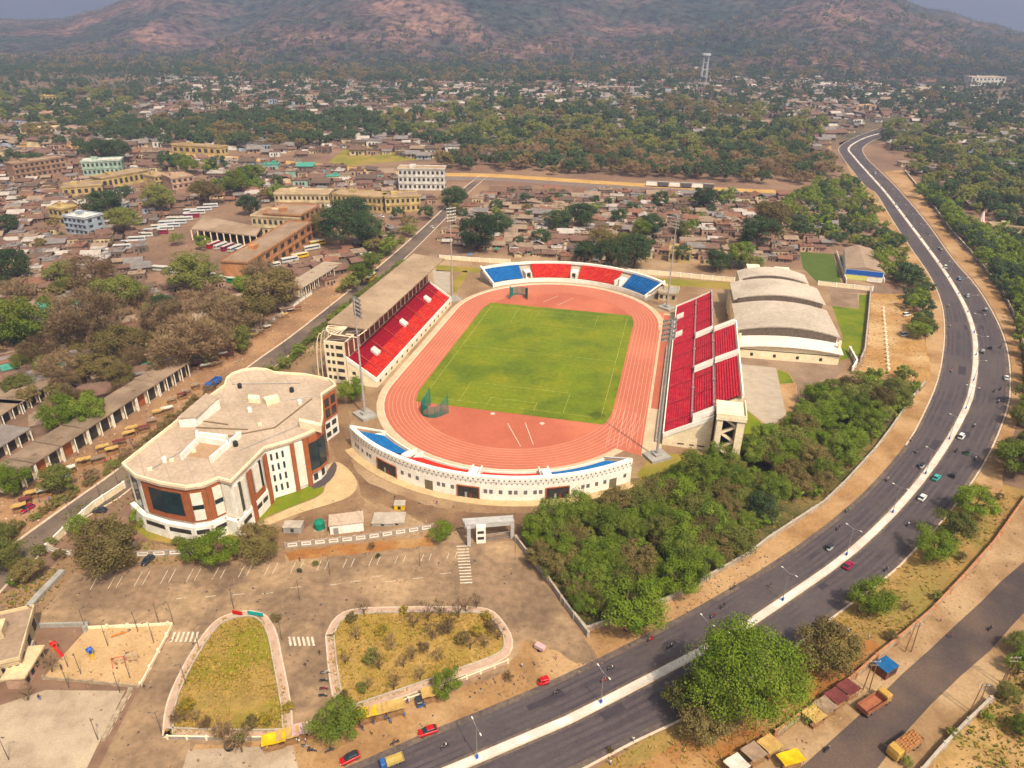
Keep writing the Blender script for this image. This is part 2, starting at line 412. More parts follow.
for P, s_, wd in ((EL3, 1, 1.5), (ER3, -1, 1.7)):
    A = offset(P, 0); B2 = offset(P, s_ * wd); du.strip(B2, A, .072) if s_ > 0 else du.strip(A, B2, .072)
    A = offset(MD3, -s_ * 1.1); B2 = offset(MD3, -s_ * 1.7); du.strip(B2, A, .0725)
struct(du.build('road_dust', M_dust))
pa = MB(); D_ = resample(MD3, 300)
for _ in range(26):
    i = R.randrange(60, 290); t = (D_[i] - D_[i - 1]).normalized(); n = Vector((-t.y, t.x, 0)); o = R.choice((-1, 1)) * R.uniform(2.5, 7); L_ = R.uniform(1, 5); w_ = R.uniform(.5, 1.4); c = D_[i] + n * o
    pa.sheet([c + t * L_ + n * w_, c - t * L_ + n * w_, c - t * L_ - n * w_, c + t * L_ - n * w_], .077 + _ * .0001)
struct(pa.build('road_patches', M_patch))
# kerbs along the outer edges
kb = MB(); band(kb, EL3[:int(len(EL3) * .80)], .5, 0.0, 0, .15); band(kb, ER3, 0.0, -.5, 0, .15); struct(kb.build('road_kerb', M_kerb))
# sandy verge on the inner side of the bend
VW = [(839, 143), (846, 165), (866, 200), (884, 228), (902, 258), (917, 280), (926, 305), (926, 335), (924, 365), (921, 384), (908, 404), (890, 432), (874, 452), (845, 485), (822, 505), (768, 542), (712, 577), (678, 597), (629, 618), (586, 633), (560, 655), (500, 680), (440, 704), (400, 722), (330, 752)]
EL3b = resample(EL3[2:], 60)
VW3 = resample(smooth_line(pxs(VW), 5), 60)
vb = MB(); vb.strip(EL3b, VW3, .03); struct(vb.build('sand_verge', M_sand))
VE = [(902, 170), (925, 200), (947, 232), (975, 262), (998, 292), (1014, 322), (1021, 350), (1023, 385), (1019, 412), (1012, 440), (1003, 470), (1003, 500)]
ve = MB(); ve.strip(resample(smooth_line(pxs(VE), 5), 40), resample(smooth_line(pxs([(884, 172), (902, 191), (929, 223), (954, 258), (976, 283), (994, 311), (1006, 338), (1011, 362), (1012, 384), (1010, 406), (995, 446), (975, 481)]), 5), 40), .03)
struct(ve.build('sand_verge', M_sand))
# dry grass between main road and service road
surf('verge', mat('verge_dirt', (.30, .195, .088), (.205, .132, .06), 0.18, .95, 10, c3=(.20, .155, .06), scale3=.07, bump=.5), [(975, 478), (1026, 490), (1024, 500), (993, 545), (963, 580), (930, 614), (903, 637), (878, 657), (850, 682), (808, 712), (760, 745), (720, 772), (560, 790), (640, 742), (685, 720), (740, 688), (843, 612), (908, 559)], .02)
surf('earth_patch', M_orange, [(800, 668), (835, 655), (870, 640), (880, 655), (845, 684), (806, 710), (760, 742), (700, 780), (600, 800), (640, 765), (690, 735), (740, 700)], .035, 4)
# service road at the lower right with its sandy shoulders
surf('shoulder', mat('pale_shoulder', (.27, .18, .105), (.19, .12, .07), .14, .95, 11, c3=(.34, .24, .15), scale3=.05, bump=.2), [(1500, 320), (1250, 405), (1100, 480), (1060, 496), (1022, 503), (993, 546), (963, 580), (930, 615), (903, 639), (878, 659), (850, 684), (808, 714), (700, 800), (950, 800), (988, 704), (1010, 668), (1060, 620), (1250, 480), (1600, 340)], .028)
_, SA, SB = ribbon('service_road', M_asph2, [(1500, 330), (1300, 400), (1160, 470), (1060, 535), (1005, 578), (980, 603), (948, 632), (918, 661), (893, 682), (868, 708), (843, 730), (810, 760), (760, 800)], [(1560, 330), (1360, 405), (1210, 480), (1110, 550), (1050, 590), (1024, 612), (993, 648), (963, 674), (940, 695), (912, 726), (888, 752), (862, 790), (840, 820)], .06, 40)
surf('waste_ground', mat('rubble_earth', (.37, .245, .13), (.25, .16, .08), .15, .95, 9, c3=(.24, .175, .075), scale3=.08, bump=.4), [(988, 704), (1012, 668), (1060, 600), (1100, 700), (1060, 800), (920, 800), (938, 754)], .035)
# left diagonal road beside the office block
LL = [(-60, 605), (0, 556), (15, 544), (75, 501), (120, 469), (190, 413), (256, 362), (303, 328), (391, 257), (446, 207), (462, 190), (480, 176)]
LR = [(-40, 640), (0, 590), (52, 544), (87, 516), (130, 489), (215, 416), (280, 362), (323, 328), (406, 257), (456, 207), (470, 191), (488, 176)]
_, LL3, LR3 = ribbon('town_road', mat('dusty_town_road', (.115, .088, .074), (.08, .062, .054), 0.15, .9, 9, c3=(.16, .12, .09), scale3=.05), LL, LR, .06, 60)
kb = MB(); band(kb, LL3, .9, 0.05, 0, .15); band(kb, LR3, -.05, -.6, 0, .15); struct(kb.build('road_kerb', M_kerb))
surf('market_strip', mat('market_dust', (.26, .155, .095), (.16, .10, .064), .12, .95, 9, c3=(.32, .20, .12), scale3=.06), [(-10, 500), (20, 492), (75, 455), (122, 422), (190, 377), (256, 335), (306, 298), (345, 272), (370, 262), (391, 257), (303, 328), (256, 361), (190, 412), (120, 468), (75, 500), (15, 543), (-10, 560)], .025)
_, _, _ = ribbon('inner_lane', M_trackbed, [(150, 505), (215, 440), (294, 380), (345, 335), (400, 280), (436, 250)], [(160, 512), (225, 448), (304, 384), (352, 338), (405, 284), (440, 254)], .045, 30)
# the parking lot and the streets round the two islands
surf('parking_lot', M_lot, [(30, 627), (75, 571), (150, 563), (290, 553), (400, 548), (470, 543), (515, 541), (548, 588), (590, 645), (602, 664), (512, 699), (456, 721), (406, 742), (350, 768), (300, 800), (60, 800), (98, 770), (130, 705), (172, 632), (165, 626)], .034)
surf('dirt_apron', M_sand, [(400, 724), (440, 697), (505, 672), (524, 640), (545, 645), (575, 662), (600, 664), (512, 700), (456, 722)], .045)
surf('dirt_apron', M_sand, [(196, 744), (250, 742), (330, 715), (400, 705), (440, 694), (456, 722), (406, 742), (345, 768), (260, 800), (180, 800)], .05, 3)
surf('orange_strip', M_orange, [(285, 553), (300, 549), (420, 538), (432, 528), (430, 540), (436, 545), (290, 561)], .04)
surf('dirt_bank', M_compound, [(40, 575), (60, 560), (130, 540), (190, 548), (285, 553), (285, 562), (150, 566), (75, 573), (30, 628), (-10, 650), (-10, 600)], .036)
surf('play_sand', M_playsand, [(87, 629), (172, 626), (141, 686), (44, 677)], .045)
surf('plaza', M_plaza, [(46, 690), (125, 691), (100, 741), (85, 772), (70, 800), (-20, 800), (-20, 712)], .04)
surf('plaza', M_plaza, [(188, 750), (292, 745), (300, 775), (180, 778)], .056)
# inside the stadium compound
surf('compound_yard', M_compound, [(130, 520), (190, 440), (320, 340), (448, 258), (560, 250), (735, 262), (840, 275), (875, 285), (880, 300), (860, 372), (830, 392), (780, 440), (700, 470), (620, 480), (560, 500), (520, 530), (470, 542), (290, 552), (190, 548)], .02)
surf('ring_road', mat('brown_ring_road', (.165, .102, .065), (.115, .072, .048), .12, .95, 9, c3=(.22, .145, .09), scale3=.05), [(330, 400), (345, 402), (352, 430), (350, 452), (362, 478), (405, 497), (455, 511), (520, 513), (580, 509), (600, 512), (540, 530), (515, 534), (470, 528), (440, 532), (400, 510), (366, 500), (356, 478), (338, 462), (324, 430), (322, 410)], .035, 3)
surf('ring_road', mat('brown_ring_road', (.165, .102, .065)), [(262, 548), (290, 520), (320, 508), (352, 498), (366, 502), (355, 512), (320, 520), (300, 532), (290, 548)], .033, 2)
surf('lawn', M_lawn, [(252, 512), (271, 496), (306, 484), (322, 487), (322, 493), (306, 501), (271, 515), (252, 524)], .05, 3)
surf('lawn', M_rough, [(130, 527), (145, 518), (160, 531), (200, 538), (238, 532), (250, 540), (190, 547), (150, 540)], .047)
surf('apron_paving', M_paving, [(326, 466), (338, 462), (352, 473), (357, 485), (350, 496), (330, 504), (300, 513), (262, 527), (256, 524), (290, 508), (323, 493)], .042, 3)
surf('lawn', M_rough, [(655, 452), (700, 455), (738, 446), (760, 440), (790, 425), (800, 440), (740, 470), (680, 480), (640, 478), (640, 470)], .04, 2)
surf('lawn', M_lawn, [(741, 408), (747, 410), (766, 427), (745, 447), (737, 446)], .045)
surf('visitor_parking', M_paver, [(738, 364), (776, 368), (787, 414), (770, 427), (746, 409), (740, 407)], .045)
surf('traffic_island', M_sand, [(777, 370), (789, 373), (796, 388), (795, 402), (786, 413)], .06, 2)
surf('lawn', M_lawn, [(777.5, 370), (788, 373), (794, 383), (779.5, 384)], .075)
surf('hall_road', M_trackbed, [(738, 353), (840, 361), (846, 366), (830, 385), (812, 400), (792, 425), (776, 432), (770, 428), (787, 414), (797, 402), (797, 386), (789, 372), (776, 367), (738, 363)], .04)
surf('lawn', M_lawn, [(735, 347), (839, 357), (840, 362), (736, 352)], .05)
surf('east_yard', mat('bare_yard', (.36, .22, .105), (.25, .14, .065), .1, .95, 9, c3=(.42, .29, .165), scale3=.04, bump=.2), [(872, 290), (893, 294), (908, 297), (920, 330), (927, 350), (930, 383), (900, 380), (852, 385), (866, 357)], .035, 2)
surf('lawn', M_lawn, [(832, 306), (859, 309), (859, 295), (869, 295), (861, 355), (840, 361), (843, 337)], .045)
surf('paved_yard', M_trackbed, [(829, 292), (857, 294), (858.5, 308), (832, 305)], .048)
surf('lawn', mat('green_field', (.055, .09, .022), (.085, .10, .03), .15, .95, 8), [(800, 252), (833, 254), (841, 282), (818, 283), (803, 268)], .04)
surf('hall_road', M_trackbed, [(818, 283), (890, 287), (893, 294), (832, 292)], .042)
surf('grove_floor', M_grovefloor, [(517, 533), (560, 490), (640, 478), (700, 462), (760, 440), (800, 405), (840, 385), (900, 378), (926, 385), (908, 403), (890, 431), (874, 451), (845, 484), (822, 504), (768, 541), (712, 576), (678, 596), (629, 617), (586, 632), (548, 582)], .05)
# lawns north of the track, beyond the stand
surf('lawn', M_rough, [(436, 265), (485, 268), (484, 273), (436, 271)], .045)
surf('lawn', M_rough, [(600, 274), (734, 283), (734, 290), (664, 285)], .045)
surf('lawn', M_rough, [(453, 282), (463, 271), (468, 273), (461, 286), (453, 294)], .045, 2)
surf('yard', M_paver, [(432, 270), (450, 271), (450, 293), (436, 292)], .045)
M_wfloor = mat('woodland_floor', (.085, .07, .045), (.06, .055, .035), .01, .95, 8, c3=(.17, .115, .075), scale3=.006)
surf('woodland_floor', M_wfloor, [(-60, 128), (-60, 60), (1084, 60), (1084, 172), (960, 165), (900, 140), (830, 150), (800, 158), (640, 165), (440, 152), (380, 128), (250, 120), (90, 130)], .03)
surf('field', M_sand, [(920, 128), (960, 124), (972, 138), (962, 146), (940, 140)], .05, 2)
surf('field', mat('green_field', (.07, .125, .03)), [(958, 145), (1030, 142), (1030, 178), (1000, 172)], .05)
surf('field', M_sand, [(800, 140), (822, 125), (832, 150), (812, 152)], .05, 2)
surf('field', M_rough, [(318, 170), (350, 145), (400, 143), (450, 150), (440, 158), (380, 163)], .05)
surf('field', M_sand, [(362, 122), (378, 113), (384, 120), (372, 127)], .05, 2)
surf('field', M_sand, [(735, 148), (782, 146), (785, 170), (750, 172)], .05, 2)
# ------------------------------------------------------------------ markings of the lot
mk = MB()
def bar(a, b, wd, z=.06):
    a = G(*a); b = G(*b); t = (b - a); t.normalize(); n = Vector((-t.y, t.x, 0)) * wd / 2
    mk.add([(p.x, p.y, z) for p in (a - n, b - n, b + n, a + n)], [(0, 1, 2, 3)])
for i in range(29):
    k = i / 28; u = 92 + (457 - 92) * k + (3 if i % 2 else -2); bar((u, 588 - 32 * k + 2), (u + 2 + 7 * (1 - k), 574 - 22 * k), .14)
for (u, v) in ((176, 599), (205, 597), (233, 595), (262, 594), (290, 588), (330, 585), (350, 582), (372, 577), (385, 582), (412, 579), (440, 574)):
    bar((u, v), (u + 11, v - 1.2), .16)
for i in range(6): bar((171 + i * 4.6 + 4, 632), (167 + i * 4.8 + 4, 642), .5, .062)
for i in range(6): bar((289 + i * 4.6, 637), (291 + i * 4.6, 646), .5, .062)
for i in range(13): bar((456.5 + i * .32, 546.5 + i * 3.05), (468.5 + i * .32, 546 + i * 3.05), .45, .062)
struct(mk.build('parking_lines', mat('worn_bay_line', (.62, .56, .47), (.42, .35, .27), 1.1, .9)))
# ------------------------------------------------------------------ islands: kerbs, footpath, dry grass
def island(P, m):
    Q = smooth_line(pxs(P) + [G(*P[0])], 5)[:-1]; Q = resample(Q + [Q[0]], 60)
    ar = sum(Q[i].x * Q[i + 1].y - Q[i + 1].x * Q[i].y for i in range(59))
    if ar < 0: Q.reverse()
    k = MB(); band(k, Q, .0, .35, 0, .22); struct(k.build('island_kerb', M_kerb))
    k = MB(); band(k, Q, .35, 1.9, 0, .2); struct(k.build('footpath', M_pinkkerb))
    k = MB(); band(k, Q, 1.9, 2.2, 0, .55); struct(k.build('island_kerb', M_conc))
    k = MB(); k.sheet(offset(Q[:-1] + [Q[0]], 2.1)[:-1], .16); struct(k.build('island_grass', m))
    return Q
ISA = island([(162, 738), (166, 705), (182, 668), (205, 632), (222, 617), (245, 611), (264, 614), (276, 630), (283, 660), (290, 695), (293, 722), (288, 738), (230, 740)], M_drygrass)
ISB = island([(325, 636), (335, 618), (355, 609), (400, 607), (450, 607), (488, 609), (505, 624), (513, 642), (504, 660), (450, 681), (385, 704), (342, 716), (333, 700), (328, 670)], mat('straw_grass', (.36, .245, .11), (.25, .165, .07), .2, .95, 9, c3=(.25, .18, .06), scale3=.09, bump=.5))
# ------------------------------------------------------------------ track and pitch
M_track = mat('running_track', (.375, .135, .093), (.345, .120, .082), .06, .85, 6, c3=(.43, .16, .108), scale3=.03, grain=.07)
M_trackd = mat('track_apron', (.355, .122, .084), (.32, .107, .072), .08, .85, 6, c3=(.42, .155, .104), scale3=.025, grain=.08)
M_pitch = mat('pitch_grass', (.125, .158, .012), (.165, .172, .018), .06, .95, 11, c3=(.088, .118, .010), scale3=.035, bump=.15, stripe=None)
M_pline = mat('pitch_line', (.36, .36, .16), (.19, .21, .05), .5, .9, lo=.4, hi=.6)
M_lane = mat('lane_line', (.66, .42, .33), (.56, .32, .24), .5, .8)
def stad(r, n=28, half=42.2):
    P = []
    for i in range(n + 1): a = pi * i / n; P.append(S(r * cos(a), half + r * sin(a)))
    for i in range(n + 1): a = pi + pi * i / n; P.append(S(r * cos(a), -half + r * sin(a)))
    return P
def ring(mb, r0, r1, z):
    A = stad(r0); B = stad(r1); A.append(A[0]); B.append(B[0]); mb.strip(B, A, z) if r1 > r0 else mb.strip(A, B, z)
b = MB(); ring(b, 36.8, 49.6, .07); struct(b.build('running_track', M_track))
b = MB(); b.sheet(stad(37), .05); struct(b.build('track_apron', M_trackd))
b = MB(); b.sheet([S(46, -62), S(49.5, -62), S(49.5, 62), S(46, 62)], .064)
b.sheet([S(37, -68), S(50.2, -72), S(50.2, 40), S(37, 40)], .068); b.sheet([S(40, 40), S(51, 40), S(51, 64), S(40, 60)], .062); struct(b.build('sprint_straight', M_track))
def cut(x, y):
    lim = 37.6
    if abs(y) > 42.2:
        lim = sqrt(max(0, 37.6 ** 2 - (abs(y) - 42.2) ** 2))
    return max(-lim, min(lim, x))
P = [S(cut(37.6, y), y) for y in (-54.5, -53, -51, -48, -45, -42, 0, 42, 45, 48, 51, 53, 55)] + [S(cut(-37.6, y), y) for y in (55, 53, 51, 48, 45, 42, 0, -42, -45, -48, -51, -53, -54.5)]
b = MB(); b.sheet(P, .09); struct(b.build('football_pitch', M_pitch))
b = MB()
for k in range(9):
    r = 37.2 + k * 1.53; ring(b, r, r + .11, .082 + (0 if k else .002))
for k in range(3): b.sheet([S(38 + k * 3.9, -70), S(38.1 + k * 3.9, -70), S(38.1 + k * 3.9, -42), S(38 + k * 3.9, -42)], .083)
for k in range(8): x = 38.7 + k * 1.53; b.sheet([S(x, -42 - 26), S(x + .1, -42 - 26), S(x + .1, -42), S(x, -42)], .086)
struct(b.build('lane_lines', M_lane))
b = MB()
def pl(x0, y0, x1, y1, wd=.16):
    d = Vector((x1 - x0, y1 - y0)); d.normalize(); n = Vector((-d.y, d.x)) * wd / 2
    b.sheet([S(x0 + n.x, y0 + n.y), S(x0 - n.x, y0 - n.y), S(x1 - n.x, y1 - n.y), S(x1 + n.x, y1 + n.y)], .115)
HL = 50.0
for x in (-34, 34): pl(x, -HL, x, HL, .2)
for y in (-HL, 0, HL): pl(-34, y, 34, y)
for s in (-1, 1):
    pl(-20, s * HL, -20, s * (HL - 16.5)); pl(20, s * HL, 20, s * (HL - 16.5)); pl(-20, s * (HL - 16.5), 20, s * (HL - 16.5))
    pl(-9, s * HL, -9, s * (HL - 5.5)); pl(9, s * HL, 9, s * (HL - 5.5)); pl(-9, s * (HL - 5.5), 9, s * (HL - 5.5))
for i in range(0):
    a0, a1 = 2 * pi * i / 32, 2 * pi * (i + 1) / 32; pl(9.15 * cos(a0), 9.15 * sin(a0), 9.15 * cos(a1), 9.15 * sin(a1), .12)
struct(b.build('pitch_lines', M_pline))
b = MB()
for (x0, y0, x1, y1) in ((2, -62, 10, -76), (8, -60, 14, -74), (-10, 62, -4, 74), (-2, 60, 4, 72)):
    d = Vector((x1 - x0, y1 - y0)); d.normalize(); n = Vector((-d.y, d.x)) * .12
    b.sheet([S(x0 + n.x, y0 + n.y), S(x0 - n.x, y0 - n.y), S(x1 - n.x, y1 - n.y), S(x1 + n.x, y1 + n.y)], .09)
for x, y in ((-5, -56.5), (14, -59)): b.sheet([S(x + .9 * cos(a * pi / 6), y + .9 * sin(a * pi / 6)) for a in range(12)], .096)
struct(b.build('field_marks', M_line))
b = MB(); ring(b, 49.6, 52.4, .066); b.m = 1; A = stad(49.7); A.append(A[0])
for i in range(len(A) - 1):
    lx, ly = SL(A[i])
    if not (lx > 20 and ly < 44): b.wallseg(A[i], A[i + 1], .12, 0, .25)
b.m = 2
b.sheet([S(51.2, -38), S(54.1, -38), S(54.1, 60), S(51.2, 60)], .075)
b.m = 0; b.sheet([S(50, -72), S(56.6, -72), S(56.6, 62), S(50, 62)], .056)
struct(b.build('track_walk', [mat('track_paving', (.50, .40, .29), (.42, .33, .23), .2, .9), M_white, M_trackd]))

# ------------------------------------------------------------------ stands
M_seatr = mat('red_seats', (.41, .040, .036), (.34, .03, .03), 1.6, .85, 4, c3=(.46, .075, .05), scale3=.7)
M_seatr2 = mat('crimson_seats', (.36, .026, .045), (.29, .02, .036), 1.6, .85, 4, c3=(.40, .05, .055), scale3=.7)
M_seatb = mat('blue_seats', (.020, .105, .275), (.016, .082, .22), 1.6, .85, 4, c3=(.03, .14, .33), scale3=.7)
M_step = mat('stand_concrete', (.40, .33, .27), (.33, .27, .21), .6, .9)
M_roof = mat('weathered_roof', (.30, .22, .155), (.235, .17, .12), .12, .9, 9, c3=(.35, .265, .19), scale3=.05, stripe=None)
def seating(fn, s0, s1, ns, t0, t1, z0, z1, rows, mb=None):
    b = mb or MB()
    for r in range(rows):
        ta = t0 + (t1 - t0) * r / rows; tb = t0 + (t1 - t0) * (r + 1) / rows; tm = ta + (tb - ta) * .55
        za = z0 + (z1 - z0) * r / rows; zb = z0 + (z1 - z0) * (r + 1) / rows; dz = (zb - za)
        for i in range(ns):
            a = s0 + (s1 - s0) * i / ns; c = s0 + (s1 - s0) * (i + 1) / ns
            q = [fn(a, ta, za), fn(c, ta, za), fn(c, tm, za), fn(a, tm, za), fn(a, tm, zb), fn(c, tm, zb), fn(c, tb, zb), fn(a, tb, zb)]
            b.add(q, [(0, 1, 2, 3), (3, 2, 5, 4), (4, 5, 6, 7)])
    return b
def wedge(fn, s0, s1, t0, t1, z0, z1, zb=0.0, ns=1):
    "solid between ground and a sloping top"
    b = MB()
    for i in range(ns):
        a = s0 + (s1 - s0) * i / ns; c = s0 + (s1 - s0) * (i + 1) / ns
        q = [fn(a, t0, zb), fn(c, t0, zb), fn(c, t1, zb), fn(a, t1, zb), fn(a, t0, z0), fn(c, t0, z0), fn(c, t1, z1), fn(a, t1, z1)]
        fs = [(4, 5, 6, 7), (0, 1, 5, 4), (3, 2, 6, 7)]
        if i == 0: fs.append((0, 3, 7, 4))
        if i == ns - 1: fs.append((1, 2, 6, 5))
        b.add(q, fs)
    return b
def blk(b, fn, s0, s1, t0, t1, z0, z1):
    b.add([fn(s0, t0, z0), fn(s1, t0, z0), fn(s1, t1, z0), fn(s0, t1, z0), fn(s0, t0, z1), fn(s1, t0, z1), fn(s1, t1, z1), fn(s0, t1, z1)],
          [(3, 2, 1, 0), (4, 5, 6, 7), (0, 1, 5, 4), (1, 2, 6, 5), (2, 3, 7, 6), (3, 0, 4, 7)]); return b
def slab_on(b, fn, s0, s1, t0, t1, z0, z1, h):
    q = [fn(s0, t0, z0), fn(s1, t0, z0), fn(s1, t1, z1), fn(s0, t1, z1)]
    b.add(q + [Vector(p) + Vector((0, 0, h)) for p in q], [(4, 5, 6, 7), (0, 1, 5, 4), (1, 2, 6, 5), (2, 3, 7, 6), (3, 0, 4, 7)]); return b
def child(b, name, m, par): return b.build(name, m, par)

# -- west stand with the flat grey roof
WS = empty('grandstand', S(-64, 0))
tag(WS, 'roofed white grandstand with red seats and flat grey roof', 'grandstand', where='left of the running track')
fw = lambda s, t, z: S(-54.3 - t, s, z)
child(wedge(fw, -47.4, 47.4, 0, 12, 2.3, 9.9), 'terrace', M_cream, WS)
child(seating(fw, -47, 47, 1, .6, 6.4, 3.5, 7.15, 8), 'seating', M_seatr, WS)
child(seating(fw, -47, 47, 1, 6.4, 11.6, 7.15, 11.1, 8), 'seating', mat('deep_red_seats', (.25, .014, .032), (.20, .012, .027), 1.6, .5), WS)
b = MB()
for y in (-47.3, 47.3): slab_on(b, fw, y - .25, y + .25, 0, 12, 2.2, 10.2, 1.8)
slab_on(b, fw, -47.3, 47.3, -.15, .25, 2.2, 2.2, 1.9); child(b, 'parapet', M_white, WS)
for y in (-31.5, 0, 31.5): b = MB(); slab_on(b, fw, y - 1.8, y + 1.8, 5.4, 8.2, 6.4, 8.3, 1.2); child(b, 'vomitory', mat('grey_white', (.58, .55, .51), (.46, .43, .39), .5, .8), WS)
for i in range(7):
    if i in (): continue
    y = -47 + 94 * (i + .5) / 7; b = MB(); slab_on(b, fw, y - .35, y + .35, .7, 11.6, 3.75, 11.35, .04); child(b, 'aisle', mat('worn_red_step', (.36, .06, .05), (.30, .05, .04), 1, .8), WS)
for i in range(16):
    y = -44 + i * 5.9
    b = MB(); blk(b, fw, y - .7, y + .7, -.04, .2, .9, 2.1); child(b, 'window', M_dark, WS)
b = MB(); blk(b, fw, -47.4, 47.4, 12.3, 21.0, 0, 17.6); child(b, 'rear_block', M_cream, WS)
b = MB(); blk(b, fw, -47, 47, 12.0, 12.3, 11.2, 17.4); child(b, 'upper_wall', mat('maroon_wall', (.16, .05, .045), (.12, .04, .035), .4, .8), WS)
for i in range(19):
    y = -45 + 90 * i / 18; b = MB(); blk(b, fw, y - .2, y + .2, 11.7, 12.0, 11.2, 18.2); child(b, 'column', M_cream, WS)
for fl in range(5):
    for k, (ta, tb) in enumerate(((13.2, 16.0), (16.9, 18.2), (19.0, 20.2))):
        if fl < 3 and k == 2: pass
        b = MB(); z = 1.6 + fl * 3.3; b2 = blk(b, fw, -47.46, -47.0, ta, tb, z, z + 1.5); child(b2, 'window', M_dark, WS)
for k in range(3):
    b = MB(); z = 1.4 + k * 3.1; blk(b, fw, -47.48, -47.0, 7.0 + k * 1.6, 8.6 + k * 1.4, z, z + 1.3)
    if z + 1.3 < 3 + (7 + k * 1.6) * .64 - .8: child(b, 'window', M_dark, WS)
b = MB(); slab_on(b, fw, -39.5, 56.5, 6.0, 22.6, 20.4, 21.6, .5)
child(b, 'roof', M_roof, WS)
b = MB()
for i in range(13):
    y = -46.8 + 93.6 * i / 12; b.tube(fw(y, 20.5, 17.6), fw(y, 6.2, 20.4), .16); b.tube(fw(y, 12.5, 17.6), fw(y, 8, 20.3), .14); b.tube(fw(y, 20.5, 17.6), fw(y, 20.5, 21.4), .16)
child(b, 'roof_truss', M_steel, WS)
for i in range(9):      # curved ribs that wrap the back and the near corner
    y = -47 + i * 3.2; pts = [fw(y, 22.0 + 3.0 * sin(a) , 20.6 * cos(a) ** .8 if a < pi / 2 else 0) for a in [pi / 2 * k / 8 for k in range(9)]]
    b = MB()
    for p, q in zip(pts, pts[1:]): b.tube(p, q, .2)
    child(b, 'curved_rib', M_cream, WS)
b = MB()
for k in range(7):
    a = pi * .5 * k / 6; b.tube(fw(-39.5 - 8 * sin(a), 14.3 + 8 * cos(a), 20.8), fw(-39.5 - 8 * sin(pi * .5 * (k + 1) / 6), 14.3 + 8 * cos(pi * .5 * (k + 1) / 6), 20.8), .25)
    b.tube(fw(-39.5, 14.3, 21.0), fw(-39.5 - 8 * sin(a), 14.3 + 8 * cos(a), 20.8), .15)
b.tube(fw(-47.5, 14.3, 20.8), fw(-47.2, 7, 20.6), .2); b.tube(fw(-47.2, 7, 20.6), fw(-39.5, 6.2, 20.6), .2)
child(b, 'open_roof_frame', M_cream, WS)
b = MB(); slab_on(b, fw, -46.6, -39.6, 12.8, 20.4, 17.6, 17.6, .12); child(b, 'open_attic_floor', mat('attic_floor', (.13, .085, .06), (.09, .06, .045), .5, .9), WS)
b = MB(); slab_on(b, fw, 47.4, 56, 12, 21, 17.6, 17.6, .6); blk(b, fw, 52, 56, 15, 20, 0, 17.6); child(b, 'stair_tower', M_white, WS)

# -- east stand, open, with a raised back tier
ES = empty('grandstand', S(68, -5))
tag(ES, 'open crimson grandstand with raised back tier and cream stair tower', 'grandstand', where='right of the track')
fe = lambda s, t, z: S(56.6 + t, s, z)
child(wedge(fe, -63, 62, 0, 15.6, 3.2, 12.1), 'terrace', M_cream, ES)
child(seating(fe, -62.6, 61.6, 1, .3, 8.6, 4.3, 9.0, 11), 'seating', M_seatr2, ES)
child(seating(fe, -62.6, 61.6, 1, 9.2, 15.4, 9.4, 13.3, 8), 'seating', M_seatr2, ES)
b = MB(); blk(b, fe, -57, 10.5, 15.6, 25, 0, 13.2); child(b, 'rear_block', M_cream, ES)
child(seating(fe, -55.5, 9.5, 1, 16.2, 23.6, 14.4, 18.6, 9), 'seating', M_seatr2, ES)
child(wedge(fe, -56, 10, 15.65, 24.4, 13.3, 17.6, 13.2), 'upper_terrace', M_cream, ES)
b = MB(); slab_on(b, fe, -57, 10.5, 24.0, 24.5, 18.3, 18.3, 1.3); slab_on(b, fe, 10.5, 62, 15.4, 15.8, 12.8, 12.8, 1.5)
slab_on(b, fe, -63.3, -62.6, 0, 15.6, 3.0, 12.0, 1.7); slab_on(b, fe, 61.6, 62.3, 0, 15.6, 3, 12, 1.7); slab_on(b, fe, -63, 62, -.2, .15, 3.6, 3.6, 1.2); child(b, 'parapet', M_white, ES)
for y0, ta, tb in ((44.5, .5, 3.6), (22.5, .5, 3.6)): b = MB(); slab_on(b, fe, y0 - 1.6, y0 + 1.6, ta, tb, 4.6, 6.4, 1.4); child(b, 'vomitory', M_white, ES)
for y0 in (12.2, -21.5): b = MB(); slab_on(b, fe, y0 - 1.7, y0 + 1.7, 9.0, 15.5, 9.6, 13.6, 1.5); child(b, 'vomitory', M_white, ES)
b = MB(); slab_on(b, fe, -62.2, -58.6, 9.0, 15.5, 9.6, 13.6, 1.5); child(b, 'vomitory', M_white, ES)
for y0 in (9.6, -22): b = MB(); slab_on(b, fe, y0 - 1.5, y0 + 1.5, 16, 23.8, 14.5, 18.8, 1.4); child(b, 'vomitory', M_white, ES)
for t, z in ((8.9, 9.1), (15.7, 13.5)):
    b = MB()
    for i in range(60):
        y = -62 + 123 * i / 59; z0 = z if t < 10 or -56 < y < 10 else z
        blk(b, fe, y - .05, y + .05, t - .05, t + .05, z, z + 1.1)
    blk(b, fe, -62.5, 61.5, t - .06, t + .06, z + 1.0, z + 1.1); blk(b, fe, -62.5, 61.5, t - .3, t + .3, z - .35, z + .05)
    for i in range(7): blk(b, fe, -55 + i * 18, -54 + i * 18, t - .5, t + .4, z, z + .9)
    child(b, 'railing', mat('stand_rail', (.36, .24, .24), (.28, .18, .18), .6, .7), ES)
for i in range(9):
    y = -62.6 + 124.2 * (i + .5) / 9; b = MB(); slab_on(b, fe, y - .3, y + .3, .5, 8.6, 4.7, 9.3, .04); slab_on(b, fe, y - .3, y + .3, 9.3, 15.4, 9.9, 13.7, .04); child(b, 'aisle', mat('worn_crimson_step', (.33, .05, .055), (.27, .04, .045), 1, .8), ES)
